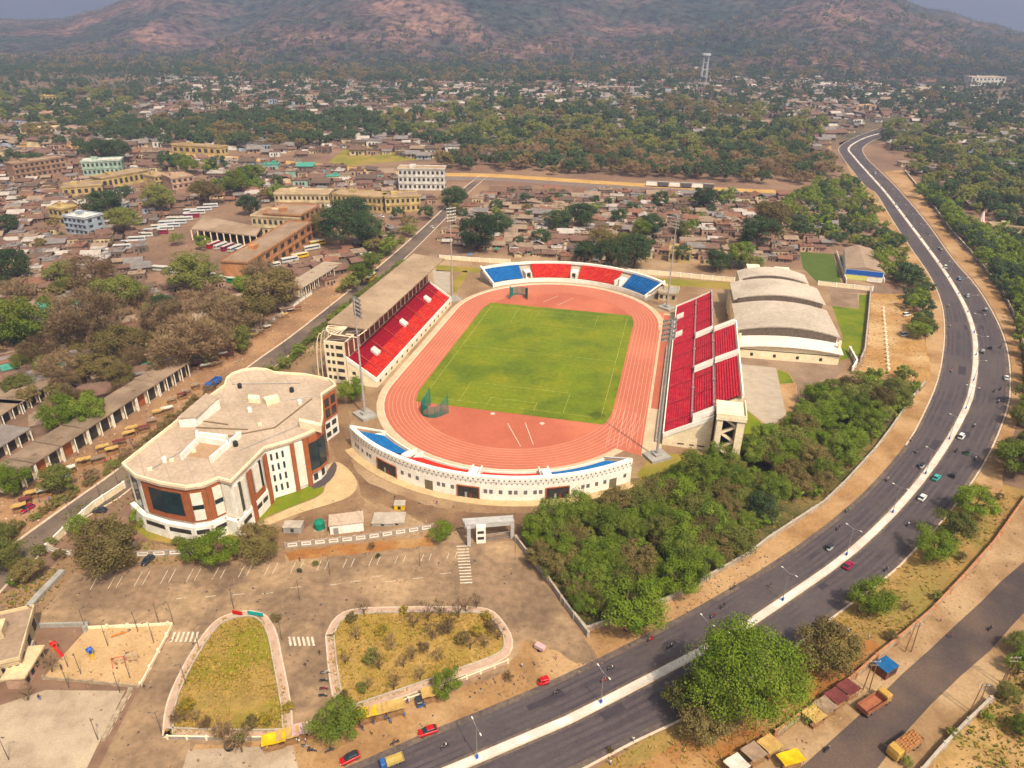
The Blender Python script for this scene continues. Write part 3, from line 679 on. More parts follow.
# stair tower at the near end
b = MB(); blk(b, fe, -68.0, -57.1, 16.4, 18.2, 0, 15.2); blk(b, fe, -68.0, -57.1, 22.6, 25, 0, 15.2); blk(b, fe, -60.5, -57.1, 18.2, 22.6, 0, 15.2); blk(b, fe, -68.4, -57.1, 16.0, 25.4, 15.2, 16.6)
slab_on(b, fe, -68.3, -68.0, 16.2, 25.2, 16.6, 16.6, .9); slab_on(b, fe, -68, -57, 25.0, 25.3, 16.6, 16.6, .9); child(b, 'stair_tower', M_cream, ES)
b = MB()
for k in range(5):
    z = .5 + k * 2.9; a, c = (18.3, 22.5) if k % 2 else (22.5, 18.3)
    b.add([fe(-66.8, a, z), fe(-66.8, c, z + 2.6), fe(-64.5, c, z + 2.6), fe(-64.5, a, z)] + [fe(-66.8, a, z + .9), fe(-66.8, c, z + 3.4), fe(-64.5, c, z + 2.85), fe(-64.5, a, z + .3)], [(0, 1, 2, 3), (0, 1, 5, 4), (4, 5, 6, 7), (3, 2, 6, 7)])
child(b, 'stair_flight', M_cream, ES)
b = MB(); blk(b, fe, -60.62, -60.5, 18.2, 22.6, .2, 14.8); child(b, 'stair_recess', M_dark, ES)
for ta, tb in ((5, 7.2), (9, 10.6), (11.6, 14)): b = MB(); blk(b, fe, -63.1, -63.0, ta, tb, 1.2, 1.6); child(b, 'window', M_dark, ES)
for k in range(3):
    b = MB(); blk(b, fe, -48 + k * 22, -44 + k * 22, 25.0, 25.04, 2, 5); child(b, 'window', M_dark, ES)

# -- curved stands
def arcfn(cy):
    def f(s, t, z): a = radians(s); return S((52.6 + t) * cos(a), cy + (52.6 + t) * sin(a), z)
    return f
def curved(label, where, cy, s0, s1, blocks, near):
    root = empty('curved_stand', S(0, cy + (60 if cy > 0 else -60)))
    tag(root, label, 'grandstand', where=where)
    f = arcfn(cy); n = 40
    child(wedge(f, s0, s1, 1.5, 13.6, 1.0, 6.2, 0, n), 'terrace', M_step, root)
    for (a, c, m) in blocks: child(seating(f, a, c, max(4, int(abs(c - a) / 2.2)), 2.6, 12.2, 2.2, 7.5 if near else 7.0, 12), 'seating', m, root)
    b = MB()
    for i in range(n):
        a = s0 + (s1 - s0) * i / n; c = s0 + (s1 - s0) * (i + 1) / n
        blk(b, f, a, c, 12.4, 13.9, 6.8, 8.35 if near else 8.0)
    child(b, 'top_parapet', M_white, root)
    b = MB()
    for i in range(n):
        a = s0 + (s1 - s0) * i / n; c = s0 + (s1 - s0) * (i + 1) / n; blk(b, f, a, c, 1.2, 1.6, 0, 2.3)
    child(b, 'front_wall', M_white, root)
    b = MB()
    for i in range(n):
        a = s0 + (s1 - s0) * i / n; c = s0 + (s1 - s0) * (i + 1) / n
        blk(b, f, a, c, 13.4, 13.7, 0, 6.8)
    child(b, 'outer_wall', M_cream if not near else mat('curved_wall', (.82, .77, .69), (.70, .64, .56), .25, .8), root)
    for e, d in ((s0, .8), (s1, -.8)):
        b = MB(); blk(b, f, min(e, e + d), max(e, e + d), 1.2, 13.7, 0, 2.6)
        slab_on(b, f, min(e, e + d), max(e, e + d), 1.2, 13.7, 2.2, 8.4, .5); child(b, 'end_wall', M_white, root)
    gaps = [(blocks[i][1] + blocks[i + 1][0]) / 2 for i in range(len(blocks) - 1)]
    for g in gaps:
        b = MB()
        hh = 4.0 if near else 5.2; blk(b, f, g - 1.75, g - 1.25, 1.4, 7 if near else 9, 2.0, hh); blk(b, f, g + 1.25, g + 1.75, 1.4, 7 if near else 9, 2.0, hh); blk(b, f, g - 1.25, g + 1.25, 6.6, 8.6, 3.6, 5.4); blk(b, f, g - 1.25, g + 1.25, 4.6, 6.6, 4.4, 5.2)
        v = child(b, 'vomitory', M_white, root)
        b = MB(); blk(b, f, g - .9, g + .9, 4.55, 4.62, 2.2, 4.3); child(b, 'doorway', M_dark, root)
    return root, f
NS, fn_ = curved('curved stand with blue and red seats', 'behind the far end of the track', 42.2, 41.5, 139, [(43, 60.5, M_seatb), (66, 87.5, M_seatr), (92.5, 113, M_seatr), (119, 137.5, M_seatb)], False)
SS, fs_ = curved('white curved stand with dark gateways', 'along the near end of the track', -42.2, 227, 316.5, [(229.5, 246, M_seatb), (250, 268.5, M_seatr), (273, 290.5, M_seatr), (295, 314.5, M_seatb)], True)
# gateways, windows of the outer wall of the near stand
def arcbox(f, a, c, t0, t1, z0, z1, n=3):
    b = MB()
    for i in range(n): blk(b, f, a + (c - a) * i / n, a + (c - a) * (i + 1) / n, t0, t1, z0, z1)
    return b
for a, c, z in ((241.8, 249.0, 4.3), (268.2, 273.8, 4.2), (291.5, 297.4, 4.3)):
    g = child(arcbox(fs_, a, c, 13.35, 13.78, 0.1, z), 'gateway', M_dark, SS)
    b = MB(); blk(b, fs_, a - .3, a, 13.6, 14.0, 0, z + .3); blk(b, fs_, c, c + .3, 13.6, 14.0, 0, z + .3)
    for i in range(3): blk(b, fs_, a + (c - a) * i / 3, a + (c - a) * (i + 1) / 3, 13.6, 14.0, z, z + .35)
    child(b, 'gateway_frame', M_rust, g)
    b = MB(); m_ = (a + c) / 2; blk(b, fs_, m_ - .9, m_ - .3, 13.8, 13.9, .1, 2.2); child(b, 'gate_leaf', M_steel, g); b = MB(); blk(b, fs_, m_ + .5, m_ + .9, 13.8, 13.9, .1, 1.7); child(b, 'gate_leaf', mat('dull_red_gate', (.25, .05, .04), (.2, .04, .035), 1, .7), g)
for a, c in ((258.6, 261.0), (309.3, 311.6)): child(arcbox(fs_, a, c, 13.5, 13.76, .1, 3.6, 1), 'doorway', mat('olive_door', (.16, .14, .09), (.12, .10, .07), 1, .7), SS)
a = 230.0; i = 0
while a < 315:
    skip = any(x - 1.2 < a < y + 1.0 for x, y in ((241.5, 249.3), (268, 274), (291.2, 297.7), (258.4, 261.2), (309, 312)))
    if not skip: child(arcbox(fs_, a, a + .95, 13.6, 13.74, 2.5, 3.9, 1), 'window', mat('grey_window', (.16, .155, .15), (.11, .11, .11), 1, .4), SS)
    a += 2.5 if i % 3 else 1.45; i += 1
b = MB(); a = 229.0
while a < 316:
    blk(b, fs_, a, a + .42, 13.88, 13.93, 7.2, 7.6); blk(b, fs_, a + .7, a + 1.0, 13.68, 13.73, 5.9, 6.3); a += 1.35
child(b, 'drain_openings', M_dark, SS)
b = MB()
for i in range(40):
    a = 227.5 + 88.5 * i / 40; c = 227.5 + 88.5 * (i + 1) / 40; blk(b, fs_, a, c, 13.7, 16.5, 0, .25)
struct(b.build('stand_footpath', M_paving))

# ------------------------------------------------------------------ floodlight masts
LMP = {}
def mast(x, y, h, where):
    r = empty('floodlight_mast', S(x, y)); tag(r, 'tall grey floodlight mast with tiers of lamps', 'floodlight mast', 'floodlight masts round the track', where)
    p = S(x, y); d = (S(0, 0) - p); d.z = 0; d.normalize(); rt = Vector((-d.y, d.x, 0)); ang = atan2(rt.y, rt.x)
    b = MB(); b.tube(p, p + Vector((0, 0, h * .5)), .48, .33, 10); b.tube(p + Vector((0, 0, h * .5)), p + Vector((0, 0, h)), .33, .18, 10); child(b, 'pole', mat('mast_steel', (.42, .39, .36), (.33, .31, .29), .3, .5, metal=.2), r)
    b = MB(); b.box((p.x, p.y, .5), (7.5, 6, 1.0), ang); b.box((p.x, p.y, 1.3), (2.6, 2.6, .9), ang); child(b, 'base_plinth', M_greyconc, r)
    b = MB()
    for k in range(5):
        z = h - 6.8 + k * 1.5; q = p + d * .8; b.box((q.x, q.y, z), (5.2, .2, .18), ang)
        for s in (-1, 1): b.box((q.x + rt.x * 2.2 * s, q.y + rt.y * 2.2 * s, h - 3.8), (.18, .18, 6.6), ang) if k == 0 else None
        b.box((p.x + d.x * .4, p.y + d.y * .4, z), (.3, 1.0, .2), ang)
    child(b, 'head_frame', M_steel, r)
    if 'lamp' not in LMP:
        b = MB(); b.box((0, 0, 0), (.58, .4, .55)); LMP['lamp'] = b.mesh('lamp', mat('lamp_housing', (.20, .19, .18), (.14, .13, .12), 1, .5)); b = MB(); b.box((0, .22, 0), (.5, .04, .46)); LMP['glass'] = b.mesh('lamp_glass', M_lamp)
    for k in range(5):
        for j in range(6):
            q = d * 1.1 + rt * (-2.2 + j * .88); o = put(LMP['lamp'], 'lamp', r, (q.x, q.y, h - 6.5 + k * 1.5), atan2(d.y, d.x) - pi / 2); put(LMP['glass'], 'lamp_glass', o)
    return r
mast(-49.7, -69.5, 45.5, 'at the near left corner of the track')
mast(55.3, -71.5, 49, 'beside the near end of the crimson stand')
mast(52.0, 69.5, 48, 'beyond the far end of the crimson stand')
mast(-55.6, 53.5, 48, 'beside the far end of the roofed stand')
# long equipment ramp and dugouts between track and east stand
b = MB(); blk(b, lambda s, t, z: S(54.2 + t, s, z), -62, 20, 0, 1.1, 0, 1.15)
tag(b.build('low_wall', M_conc, None, S(54.5, -20)), 'long low concrete wall below crimson seats', 'low wall', where='between the track and the crimson stand')

# ------------------------------------------------------------------ throwing cages
M_net = mat('green_net', (.03, .16, .13), (.02, .12, .10), 2, .9)
def cage(x, y, rot, where):
    r = empty('throwing_cage', S(x, y)); tag(r, 'U-shaped green netted throwing cage', 'throwing cage', 'green throwing cages', where)
    pts = []
    for k in range(8):
        a = rot + radians(-125 + 250 * k / 7); rad = 4.2 + (1.4 if k in (0, 7) else 0); pts.append((x + rad * cos(a), y + rad * sin(a)))
    hs = [7.5, 5.2, 4.6, 4.4, 4.4, 4.6, 5.2, 7.5]
    for k, (q, h) in enumerate(zip(pts, hs)): b = MB(); b.tube(S(*q), S(*q, h), .14, .12); child(b, 'post', M_green, r)
    for k in range(7):
        b = MB(); a, c = pts[k], pts[k + 1]; nn = 9
        for i in range(nn + 1):
            t = i / nn; p0 = (a[0] + (c[0] - a[0]) * t, a[1] + (c[1] - a[1]) * t); hh = hs[k] + (hs[k + 1] - hs[k]) * t; b.tube(S(*p0, .1), S(*p0, hh), .07, .07, 4)
        for i in range(10):
            t = i / 9; b.tube(S(*a, hs[k] * t + .1 * (1 - t)), S(*c, hs[k + 1] * t + .1 * (1 - t)), .07, .07, 4)
        child(b, 'net_panel', M_net, r)
    return r
cage(-26.5, -61.0, radians(-115), 'at the near end of the grass pitch')
cage(-23.5, 66.0, radians(100), 'at the far end of the grass pitch')
# ------------------------------------------------------------------ the office block beside the stadium
M_oroof = mat('tan_roof', (.40, .315, .245), (.32, .25, .19), .1, .9, 10, c3=(.44, .345, .27), scale3=.04, bump=.05, stripe=(.55, 5.5, .035, (.31, .24, .18)))
M_panel = mat('white_panel', (.72, .66, .57), (.62, .56, .47), .4, .7)
def panel(mb, p, q, f0, f1, z0, z1, out=.15, t=.3):
    p = Vector((p[0], p[1], 0)); q = Vector((q[0], q[1], 0)); d = q - p; L = d.length; d.normalize(); n = Vector((d.y, -d.x, 0))
    c = p + d * L * (f0 + f1) / 2 + n * (out - t / 2)
    mb.box((c.x, c.y, (z0 + z1) / 2), (L * (f1 - f0), t, z1 - z0), atan2(d.y, d.x)); return mb
OB = empty('office_block', G(230, 470)); tag(OB, 'white office block with tan roof and terracotta frames', 'office building', where='left of the white curved stand')
OP = [(121.7, 465.5), (134.6, 477), (158, 484), (185, 488.5), (203, 486), (217.8, 479.5), (230.7, 483), (264.7, 449), (289.3, 442), (307, 435), (316, 430.5), (322, 425), (323.3, 416.3), (322, 395), (336, 385.8), (330, 380), (305, 375), (274, 373), (266, 370), (255, 369), (243, 370.5), (233, 374), (227, 378.8), (225, 385.8), (178, 421)]
OW = [G(u, v, 18) for u, v in OP]
cx_ = sum(p.x for p in OW) / len(OW); cy_ = sum(p.y for p in OW) / len(OW)
def inset(P, k): return [Vector((cx_ + (p[0] - cx_) * k, cy_ + (p[1] - cy_) * k, 0)) for p in P]
OI = inset(OW, .975)
b = MB(); b.prism(OI, 0, 17.3); child(b, 'wall', M_white, OB)
b = MB(); b.prism(inset(OW, 1.0), 17.3, 18.0); child(b, 'roof', M_oroof, OB)
b = MB()
for i in range(len(OW)):
    a, c = OW[i], OW[(i + 1) % len(OW)]
    k = .992; a2 = Vector((cx_ + (a.x - cx_) * k, cy_ + (a.y - cy_) * k, 0)); c2 = Vector((cx_ + (c.x - cx_) * k, cy_ + (c.y - cy_) * k, 0)); b.wallseg(a2, c2, .45, 18.0, 18.75)
child(b, 'parapet', M_cream, OB)
b = MB()
for i in range(0, 8): b.wallseg(inset(OW, 1.03)[i], inset(OW, 1.03)[i + 1], 1.0, 0, 5.6) if False else None
OL = inset(OW, 1.0)
for i in list(range(0, 7)): b.wallseg(OL[i], OL[i + 1], 1.3, 0, 5.4)
child(b, 'plinth_floor', M_white, OB)
E_ = OI
def fac(i, name, m, f0, f1, z0, z1, out=.15, par=None):
    b = MB(); panel(b, E_[i], E_[i + 1], f0, f1, z0, z1, out); return child(b, name, m, par or OB)
# left curved front: big dark window in a terracotta frame
fac(0, 'window', M_glass, .25, .7, 5.6, 15.5, .2)
for i in (1, 2): fac(i, 'terracotta_frame', M_rust, .12 if i == 1 else 0, 1, 6.2, 17.2, .5)
fac(1, 'window', M_glass, .42, 1, 8.2, 15.6, .62); fac(2, 'window', M_glass, 0, .72, 8.2, 15.6, .62)
fac(3, 'terracotta_frame', M_rust, 0, 1, 6.2, 17.2, .35); fac(4, 'terracotta_frame', M_rust, 0, .95, 6.2, 17.2, .35)
p_ = fac(3, 'white_bay', M_panel, .08, .72, 7.0, 15.8, .7); fac(3, 'window', M_glass, .08, .72, 10.6, 12.0, .76, p_)
p_ = fac(4, 'white_bay', M_panel, .35, .92, 7.0, 16.2, .7); fac(4, 'window', M_glass, .35, .92, 10.8, 12.2, .76, p_)
p_ = fac(5, 'white_bay', M_panel, .2, .8, 5.8, 16.4, .5)
for i, (f0, f1) in enumerate(((.04, .14), (.30, .40), (.56, .66))): pass
fac(6, 'white_bay', M_panel, .02, .10, 5.8, 16, .5); fac(6, 'window', M_glass, .11, .19, 6.4, 15.8, .3); fac(6, 'white_bay', M_panel, .2, .3, 5.8, 16, .5)
fac(6, 'terracotta_pier', M_rust, .32, .43, 0, 17.2, 1.2); fac(6, 'window', M_glass, .44, .52, 6, 16.2, .3); fac(6, 'white_bay', M_panel, .53, .70, 8, 16.4, .7); fac(6, 'window', M_glass, .71, .8, 6, 16.2, .3); fac(6, 'terracotta_frame', M_rust, .44, .8, 5.6, 7.6, .5)
fac(6, 'terracotta_pier', M_rust, .82, .93, 0, 17.2, 1.2)
for r in range(4):
    for c in range(3): fac(7, 'window', M_dark, .16 + c * .24, .25 + c * .24, 2.2 + r * 3.7, 4.4 + r * 3.7, .12)
for r in range(2): fac(5, 'window', M_glass, .1, .9, 1.2 + r * 2.4, 2.4 + r * 2.4, .9)
for i, (f0, f1) in ((1, (.1, .9)), (2, (.08, .9)), (3, (.1, .85)), (4, (.15, .9)), (6, (.08, .3)), (6, (.46, .62)), (6, (.66, .8))):
    b = MB(); panel(b, OL[i], OL[i + 1], f0, f1, 3.0, 4.4, .72); child(b, 'window', M_dark, OB)
for i in (2, 3):
    for k in range(3): b = MB(); panel(b, OL[i], OL[i + 1], .2 + k * .25, .34 + k * .25, .6, 1.3, .72); child(b, 'window', mat('grey_window', (.16, .155, .15)), OB)
# right curved bay
fac(8, 'terracotta_pier', M_rust, 0, .22, 0, 17.2, .7); fac(8, 'white_bay', M_panel, .22, .72, 1, 16.4, .4); fac(8, 'terracotta_pier', M_rust, .72, 1, 0, 17.2, .7)
for i in (9, 10, 11): fac(i, 'terracotta_frame', M_rust, 0, 1, 15.0, 17.2, .9); fac(i, 'terracotta_frame', M_rust, 0, 1, 4.2, 5.2, .9); fac(i, 'window', M_glass, 0, 1, 5.2, 15, .7)
for i in (9, 10): fac(i, 'window', M_dark, .25, .7, 1.0, 3.2, .2)
fac(12, 'terracotta_frame', M_rust, .05, .95, 8, 17.2, .4); fac(13, 'terracotta_frame', M_rust, 0, 1, 8, 17.2, .5)
for r in range(2):
    for c in range(2): fac(13, 'window', M_glass, .12 + c * .45, .42 + c * .45, 9.0 + r * 4, 12 + r * 4, .62)
    fac(13, 'window', M_dark, .1, .4, 1.2 + r * 3.4, 3.0 + r * 3.4, .15); fac(13, 'window', M_dark, .55, .85, 1.2 + r * 3.4, 3.0 + r * 3.4, .15)
    fac(12, 'window', M_dark, .3, .6, 1.2 + r * 3.4, 3.0 + r * 3.4, .15)
# things standing on its roof
def roofbox(pts, z0, z1, name, m, par): b = MB(); b.prism([G(u, v, z1) for u, v in pts], z0, z1); return child(b, name, m, par)
rbx = roofbox([(178, 418), (206, 394.5), (218, 398), (219, 400), (197, 416), (195, 418)], 18, 21.2, 'roof_room', M_white, OB); roofbox([(177, 417.5), (206, 393), (219.5, 397.5), (196, 417)], 21.2, 21.6, 'roof_slab', M_oroof, rbx)
roofbox([(248, 394.5), (259, 395), (260, 399), (248, 398.5)], 18, 19.6, 'roof_room', M_cream, OB); roofbox([(263, 397), (277, 394), (279, 397), (266, 401)], 18, 19.8, 'roof_room', M_cream, OB)
roofbox([(299, 418), (321, 423), (321, 426), (299, 421)], 18, 20.4, 'roof_room', M_cream, OB)
b = MB()
for pts in ([(181, 455), (197, 439)], [(197, 431), (197, 437), (229, 442), (240, 432)], [(229, 442), (210, 458)]):
    for p, q in zip(pts, pts[1:]): b.wallseg(G(*p, 19.6), G(*q, 19.6), .7, 18, 19.9)
b.wallseg(G(199, 434, 20.5), G(227, 437, 20.5), 1.0, 18, 21); child(b, 'court_parapet', M_white, OB)
b = MB(); b.prism([G(u, v, 18) for u, v in ((183, 456), (198, 440), (228, 445), (211, 459))], 18.0, 18.06); child(b, 'court_floor', mat('court_floor', (.36, .25, .17), (.30, .20, .13), .3, .9), OB)
b = MB()
for p, q in (((228, 437), (275, 428)), ((275, 428), (312, 399)), ((196, 428), (248, 430)), ((200, 421), (228, 425))): b.wallseg(G(*p, 18), G(*q, 18), .35, 18, 18.35)
child(b, 'roof_joint', mat('roof_joint', (.20, .15, .10), (.17, .125, .085), .5, .9), OB)
for k, (u, v) in enumerate(((165, 462), (236, 446), (250, 412), (292, 392), (300, 404), (240, 388))):
    q = G(u, v, 18); b = MB(); b.tube((q.x, q.y, 18.1), (q.x, q.y, 19.5), .7, .7, 12); b.tube((q.x, q.y, 19.5), (q.x, q.y, 19.8), .7, .3, 12); child(b, 'water_tank', M_tyre if k % 2 else M_white, OB)
for (a0, a1) in (((150, 470), (190, 446)), ((240, 450), (300, 425)), ((232, 384), (300, 383)), ((285, 400), (315, 396))):
    q0, q1 = G(*a0, 18.2), G(*a1, 18.2); b = MB(); b.tube(q0, q1, .12, .12, 6); child(b, 'pipe', M_steel, OB)
for k in range(6): b = MB(); b.box((*(G(150 + k * 22, 470 - k * 9, 18).xy), 18.35), (1.2, .8, .7), .5); child(b, 'roof_unit', M_cream, OB)
surf('dark_ground_patch', M_asph, [(311, 486), (322, 478), (330, 467), (334, 462), (337, 466), (334, 476), (325, 485), (314, 489)], .06, 2)  # dark curved sheet on the ground at the foot of the right bay

# ------------------------------------------------------------------ sports hall with stepped barrel roof
HO = Vector((97.2, 282.5, 0)); HA = radians(-10.3); hx = Vector((cos(HA), sin(HA), 0)); hy = Vector((-sin(HA), cos(HA), 0))
def HP(x, y, z=0): return HO + hx * x + hy * y + Vector((0, 0, z))
SH = empty('sports_hall', HP(20, 32)); tag(SH, 'large sports hall with stepped pale barrel roof and clerestory strips', 'sports hall', where='right of the crimson stand')
def vault(y0, y1, x0, x1, ze, rise, th, name, m, tilt=0.0, n=18):
    b = MB(); A = []; Bq = []
    for i in range(n + 1):
        t = i / n; x = x0 + (x1 - x0) * t; z = ze + rise * 4 * t * (1 - t); A.append((x, z)); 
    for i in range(n):
        (xa, za), (xb, zb) = A[i], A[i + 1]
        b.add([HP(xa, y0, za), HP(xb, y0, zb), HP(xb, y1, zb + tilt), HP(xa, y1, za + tilt)] + [HP(xa, y0, za - th), HP(xb, y0, zb - th), HP(xb, y1, zb + tilt - th), HP(xa, y1, za + tilt - th)], [(0, 1, 2, 3), (7, 6, 5, 4), (4, 5, 1, 0), (3, 2, 6, 7)] + ([(0, 3, 7, 4)] if i == 0 else []) + ([(1, 5, 6, 2)] if i == n - 1 else []))
    return child(b, name, m, SH)
M_hroof = mat('hall_roof', (.42, .36, .30), (.34, .29, .235), .08, .85, 9, c3=(.47, .40, .335), scale3=.03, stripe=None)
M_hroofw = mat('white_roof_sheet', (.66, .61, .54), (.58, .53, .46), .1, .7, 6)
M_cler = mat('clerestory', (.13, .10, .08), (.08, .062, .05), .9, .6, 3)
def hwall(x0, x1, y0, y1, z0, z1, name='wall', m=None): b = MB(); b.prism([HP(x0, y0), HP(x1, y0), HP(x1, y1), HP(x0, y1)], z0, z1); return child(b, name, m or M_cream, SH)
hwall(0, 41, 0, 64, 0, 6.2)
b = MB()
for (y, ze, rs, h) in ((8, 8.6, 1.9, 2.6),):
    pass
vault(-1.2, 9, -1, 42, 5.4, 1.6, .35, 'front_roof', M_hroofw, 1.4)
vault(7.6, 8.2, .6, 40.4, 9.0, 3.0, 3.6, 'clerestory', M_cler); vault(8.0, 38, -.8, 41.8, 9.4, 3.1, .5, 'main_roof', M_hroof, 1.0)
vault(37.6, 38.2, 1.5, 39.5, 13.3, 2.4, 3.6, 'clerestory', M_cler); vault(38, 61, -.2, 41.2, 12.6, 3.8, .5, 'back_roof', M_hroof, .4)
vault(60.6, 61.2, 6, 34, 15.6, 2.4, 3.2, 'clerestory', M_cler); vault(61, 74, 4, 37, 15.2, 3.0, .5, 'rear_roof', M_hroof, .2)
hwall(0, 41, 9, 61, 6.2, 9.4); hwall(4, 37, 61, 73.5, 0, 15.0)
for x in (-.2, 40.6):
    for k in range(9): hwall(x - .2, x + .8, 3 + k * 7, 4 + k * 7, 0, 9.6, 'buttress', M_cream)
hwall(9, 15.5, 74, 80, 0, 17.5, 'rear_tower', M_cream); hwall(23, 30, 74, 80, 0, 17, 'rear_tower', M_cream)
for k in range(7): hwall(40.95, 41.05, 5 + k * 8, 9 + k * 8, 2.5, 5, 'window', M_dark)
hwall(.2, 40.8, -.08, .1, 3.9, 4.2, 'gutter_line', M_dark)
for k in range(4): hwall(5 + k * 9.4, 6.2 + k * 9.4, -.07, .1, 1.2, 2.6, 'window', M_dark)

# small hall beyond it
SM = empty('small_hall', G(860, 278)); tag(SM, 'small hall with brown sheet roof and blue front', 'hall', where='right of the big sports hall')
Q = [G(843.5, 279), G(882, 283), G(869, 258), G(842, 257)]
b = MB(); b.prism(Q, 0, 6.0); child(b, 'wall', M_white, SM)
ridge = [(Q[0] + Q[1]) / 2, (Q[2] + Q[3]) / 2]
def lift(p, z): return Vector((p.x, p.y, z))
b = MB(); b.add([lift(Q[0], 6.05), lift(ridge[0], 8.0), lift(ridge[1], 8.0), lift(Q[3], 6.05), lift(Q[1], 6.05), lift(Q[2], 6.05)], [(0, 1, 2, 3), (1, 4, 5, 2), (0, 4, 1), (3, 2, 5)])
child(b, 'roof', mat('brown_roof_sheet', (.30, .225, .17), (.25, .185, .135), .15, .8), SM)
b = MB(); panel(b, Q[0], Q[1], .02, .98, 3.2, 5.9, .25); child(b, 'fascia', M_blue, SM)
b = MB(); panel(b, Q[0], Q[1], .05, .6, .3, 2.9, .2); child(b, 'doorway', mat('pale_yellow_door', (.55, .55, .25), (.5, .5, .2), 1, .6), SM)
for q0, q1 in (((836, 254), (846, 284)), ((873, 256), (884, 283))):
    b = MB(); b.wallseg(G(*q0), G(*q1), .3, 0, 2.2); child(b, 'side_wall', M_white, SM)

# ------------------------------------------------------------------ entrance gate and site sheds
GT = empty('entrance_gate', G(490, 540)); tag(GT, 'grey entrance gate with flat canopy and white pier', 'gate', where='at the edge of the parking lot')
b = MB(); z = 6.2
b.prism([G(463, 521, z), G(512, 517.5, z), G(513.5, 515, z), G(462, 518.5, z)], z - .9, z); b.prism([G(465, 524.5, z), G(513, 520.5, z), G(513, 517.5, z), G(464, 520.5, z)], z - 1.6, z - .1); child(b, 'canopy', mat('gate_grey', (.42, .40, .38), (.34, .32, .30), .5, .7), GT)
for u, v, wd in ((469, 545, 1.0), (512, 537, 1.0)):
    p = G(u, v); b = MB(); b.box((p.x, p.y, 3.0), (wd, 1.4, 6), .15); child(b, 'pillar', mat('gate_grey', (.42, .40, .38)), GT)
p = G(481, 542); b = MB(); b.box((p.x, p.y, 2.9), (2.6, 1.2, 5.8), .12); pr = child(b, 'white_pier', M_white, GT)
b = MB(); b.box((p.x, p.y - .6, 3.8), (1.8, .12, .9), .12); b.box((p.x, p.y - .6, 1.8), (1.8, .12, .9), .12); child(b, 'opening', M_dark, pr)
for (a, c) in (((486, 541), (497, 539.5)), ((498, 539), (511, 537.5))):
    b = MB(); A, C = G(*a), G(*c)
    for i in range(14): q = A.lerp(C, i / 13); b.box((q.x, q.y, 1.2), (.07, .07, 2.3))
    b.wallseg(A, C, .06, .25, .4); b.wallseg(A, C, .06, 2.1, 2.25); child(b, 'gate_leaf', M_steel, GT)
SD = empty('site_shed', G(345, 532)); tag(SD, 'white walled shed with flat dusty roof', 'shed', where='behind the patterned white wall')
q = [G(330.5, 535), G(364, 531), G(363, 520), G(331, 524)]
b = MB(); b.prism(q, 0, 3.0); child(b, 'wall', M_white, SD)
b = MB(); cqx = sum(p.x for p in q) / 4; cqy = sum(p.y for p in q) / 4; b.prism([Vector((cqx + (p.x - cqx) * 1.06, cqy + (p.y - cqy) * 1.06, 0)) for p in q], 3.0, 3.25); child(b, 'roof', M_oroof, SD)
b = MB(); panel(b, q[0], q[1], .1, .25, .1, 2.2, .08); child(b, 'door', M_steel, SD)
for i, (u, v, wd, dp, h, m, lk) in enumerate([(294, 530, 5, 3, 2.0, M_greyconc, 'small grey block hut'), (384, 521, 6, 5, 1.0, M_greyconc, 'low grey concrete tank'), (398, 520, 4, 5, .8, M_conc, 'low tan concrete tank'), (400, 508, 3, 2.4, 1.8, M_yellow, 'small dark yellow pump house')]):
    p = G(u, v); t_ = empty('utility_block', p); tag(t_, lk, 'utility block', where='near the white walled shed')
    b = MB(); b.prism([p + Vector((-wd / 2, -dp / 2, 0)), p + Vector((wd / 2, -dp / 2, 0)), p + Vector((wd / 2, dp / 2, 0)), p + Vector((-wd / 2, dp / 2, 0))], 0, h); child(b, 'wall', m, t_)
    b = MB(); b.box((p.x, p.y, h + .08), (wd + .3, dp + .3, .16)); child(b, 'top_slab', M_conc, t_)
    b = MB(); b.box((p.x, p.y - dp / 2, h * .5), (.9, .1, h * .6)); child(b, 'hatch', M_dark, t_)
p = G(320, 529); t_ = empty('water_tank', p); tag(t_, 'round green water tank on a low stand', 'water tank', where='left of the white walled shed')
b = MB(); b.tube(p + Vector((0, 0, .5)), p + Vector((0, 0, 2.4)), 1.5, 1.5, 16); b.ell(p + Vector((0, 0, 2.4)), (1.5, 1.5, .7), 16, 6); child(b, 'tank', M_green, t_); b = MB(); b.box(p + Vector((0, 0, .25)), (2.6, 2.6, .5)); child(b, 'stand', M_conc, t_)
# ------------------------------------------------------------------ walls and fences
def wall(name, look, where, pts, h, t, m, m2=None, post=0, cat='wall', z0=0, group=None, zoff=0):
    P = pxs(pts) if not isinstance(pts[0], Vector) else pts; c = P[len(P) // 2]; r = empty(name, (c.x, c.y, 0)); tag(r, look, cat, group, where)
    b = MB()
    for p, q in zip(P, P[1:]): b.wallseg(p, q, t, z0, h)
    child(b, 'wall_panel', m, r)
    if m2 is not None:
        b = MB()
        for p, q in zip(P, P[1:]): b.wallseg(p, q, t + .16, h, h + .14)
        child(b, 'coping', m2, r)
    if post:
        L = sum((q - p).length for p, q in zip(P, P[1:])); n = max(2, min(60, int(L / post)))
        b = MB(); b.box((0, 0, h / 2 + .15), (t + .3, t + .3, h + .3)); pm_ = b.mesh('post', m2 or m)
        for q in resample(P, n): put(pm_, 'post', r, (q.x - c.x, q.y - c.y, 0))
    return r
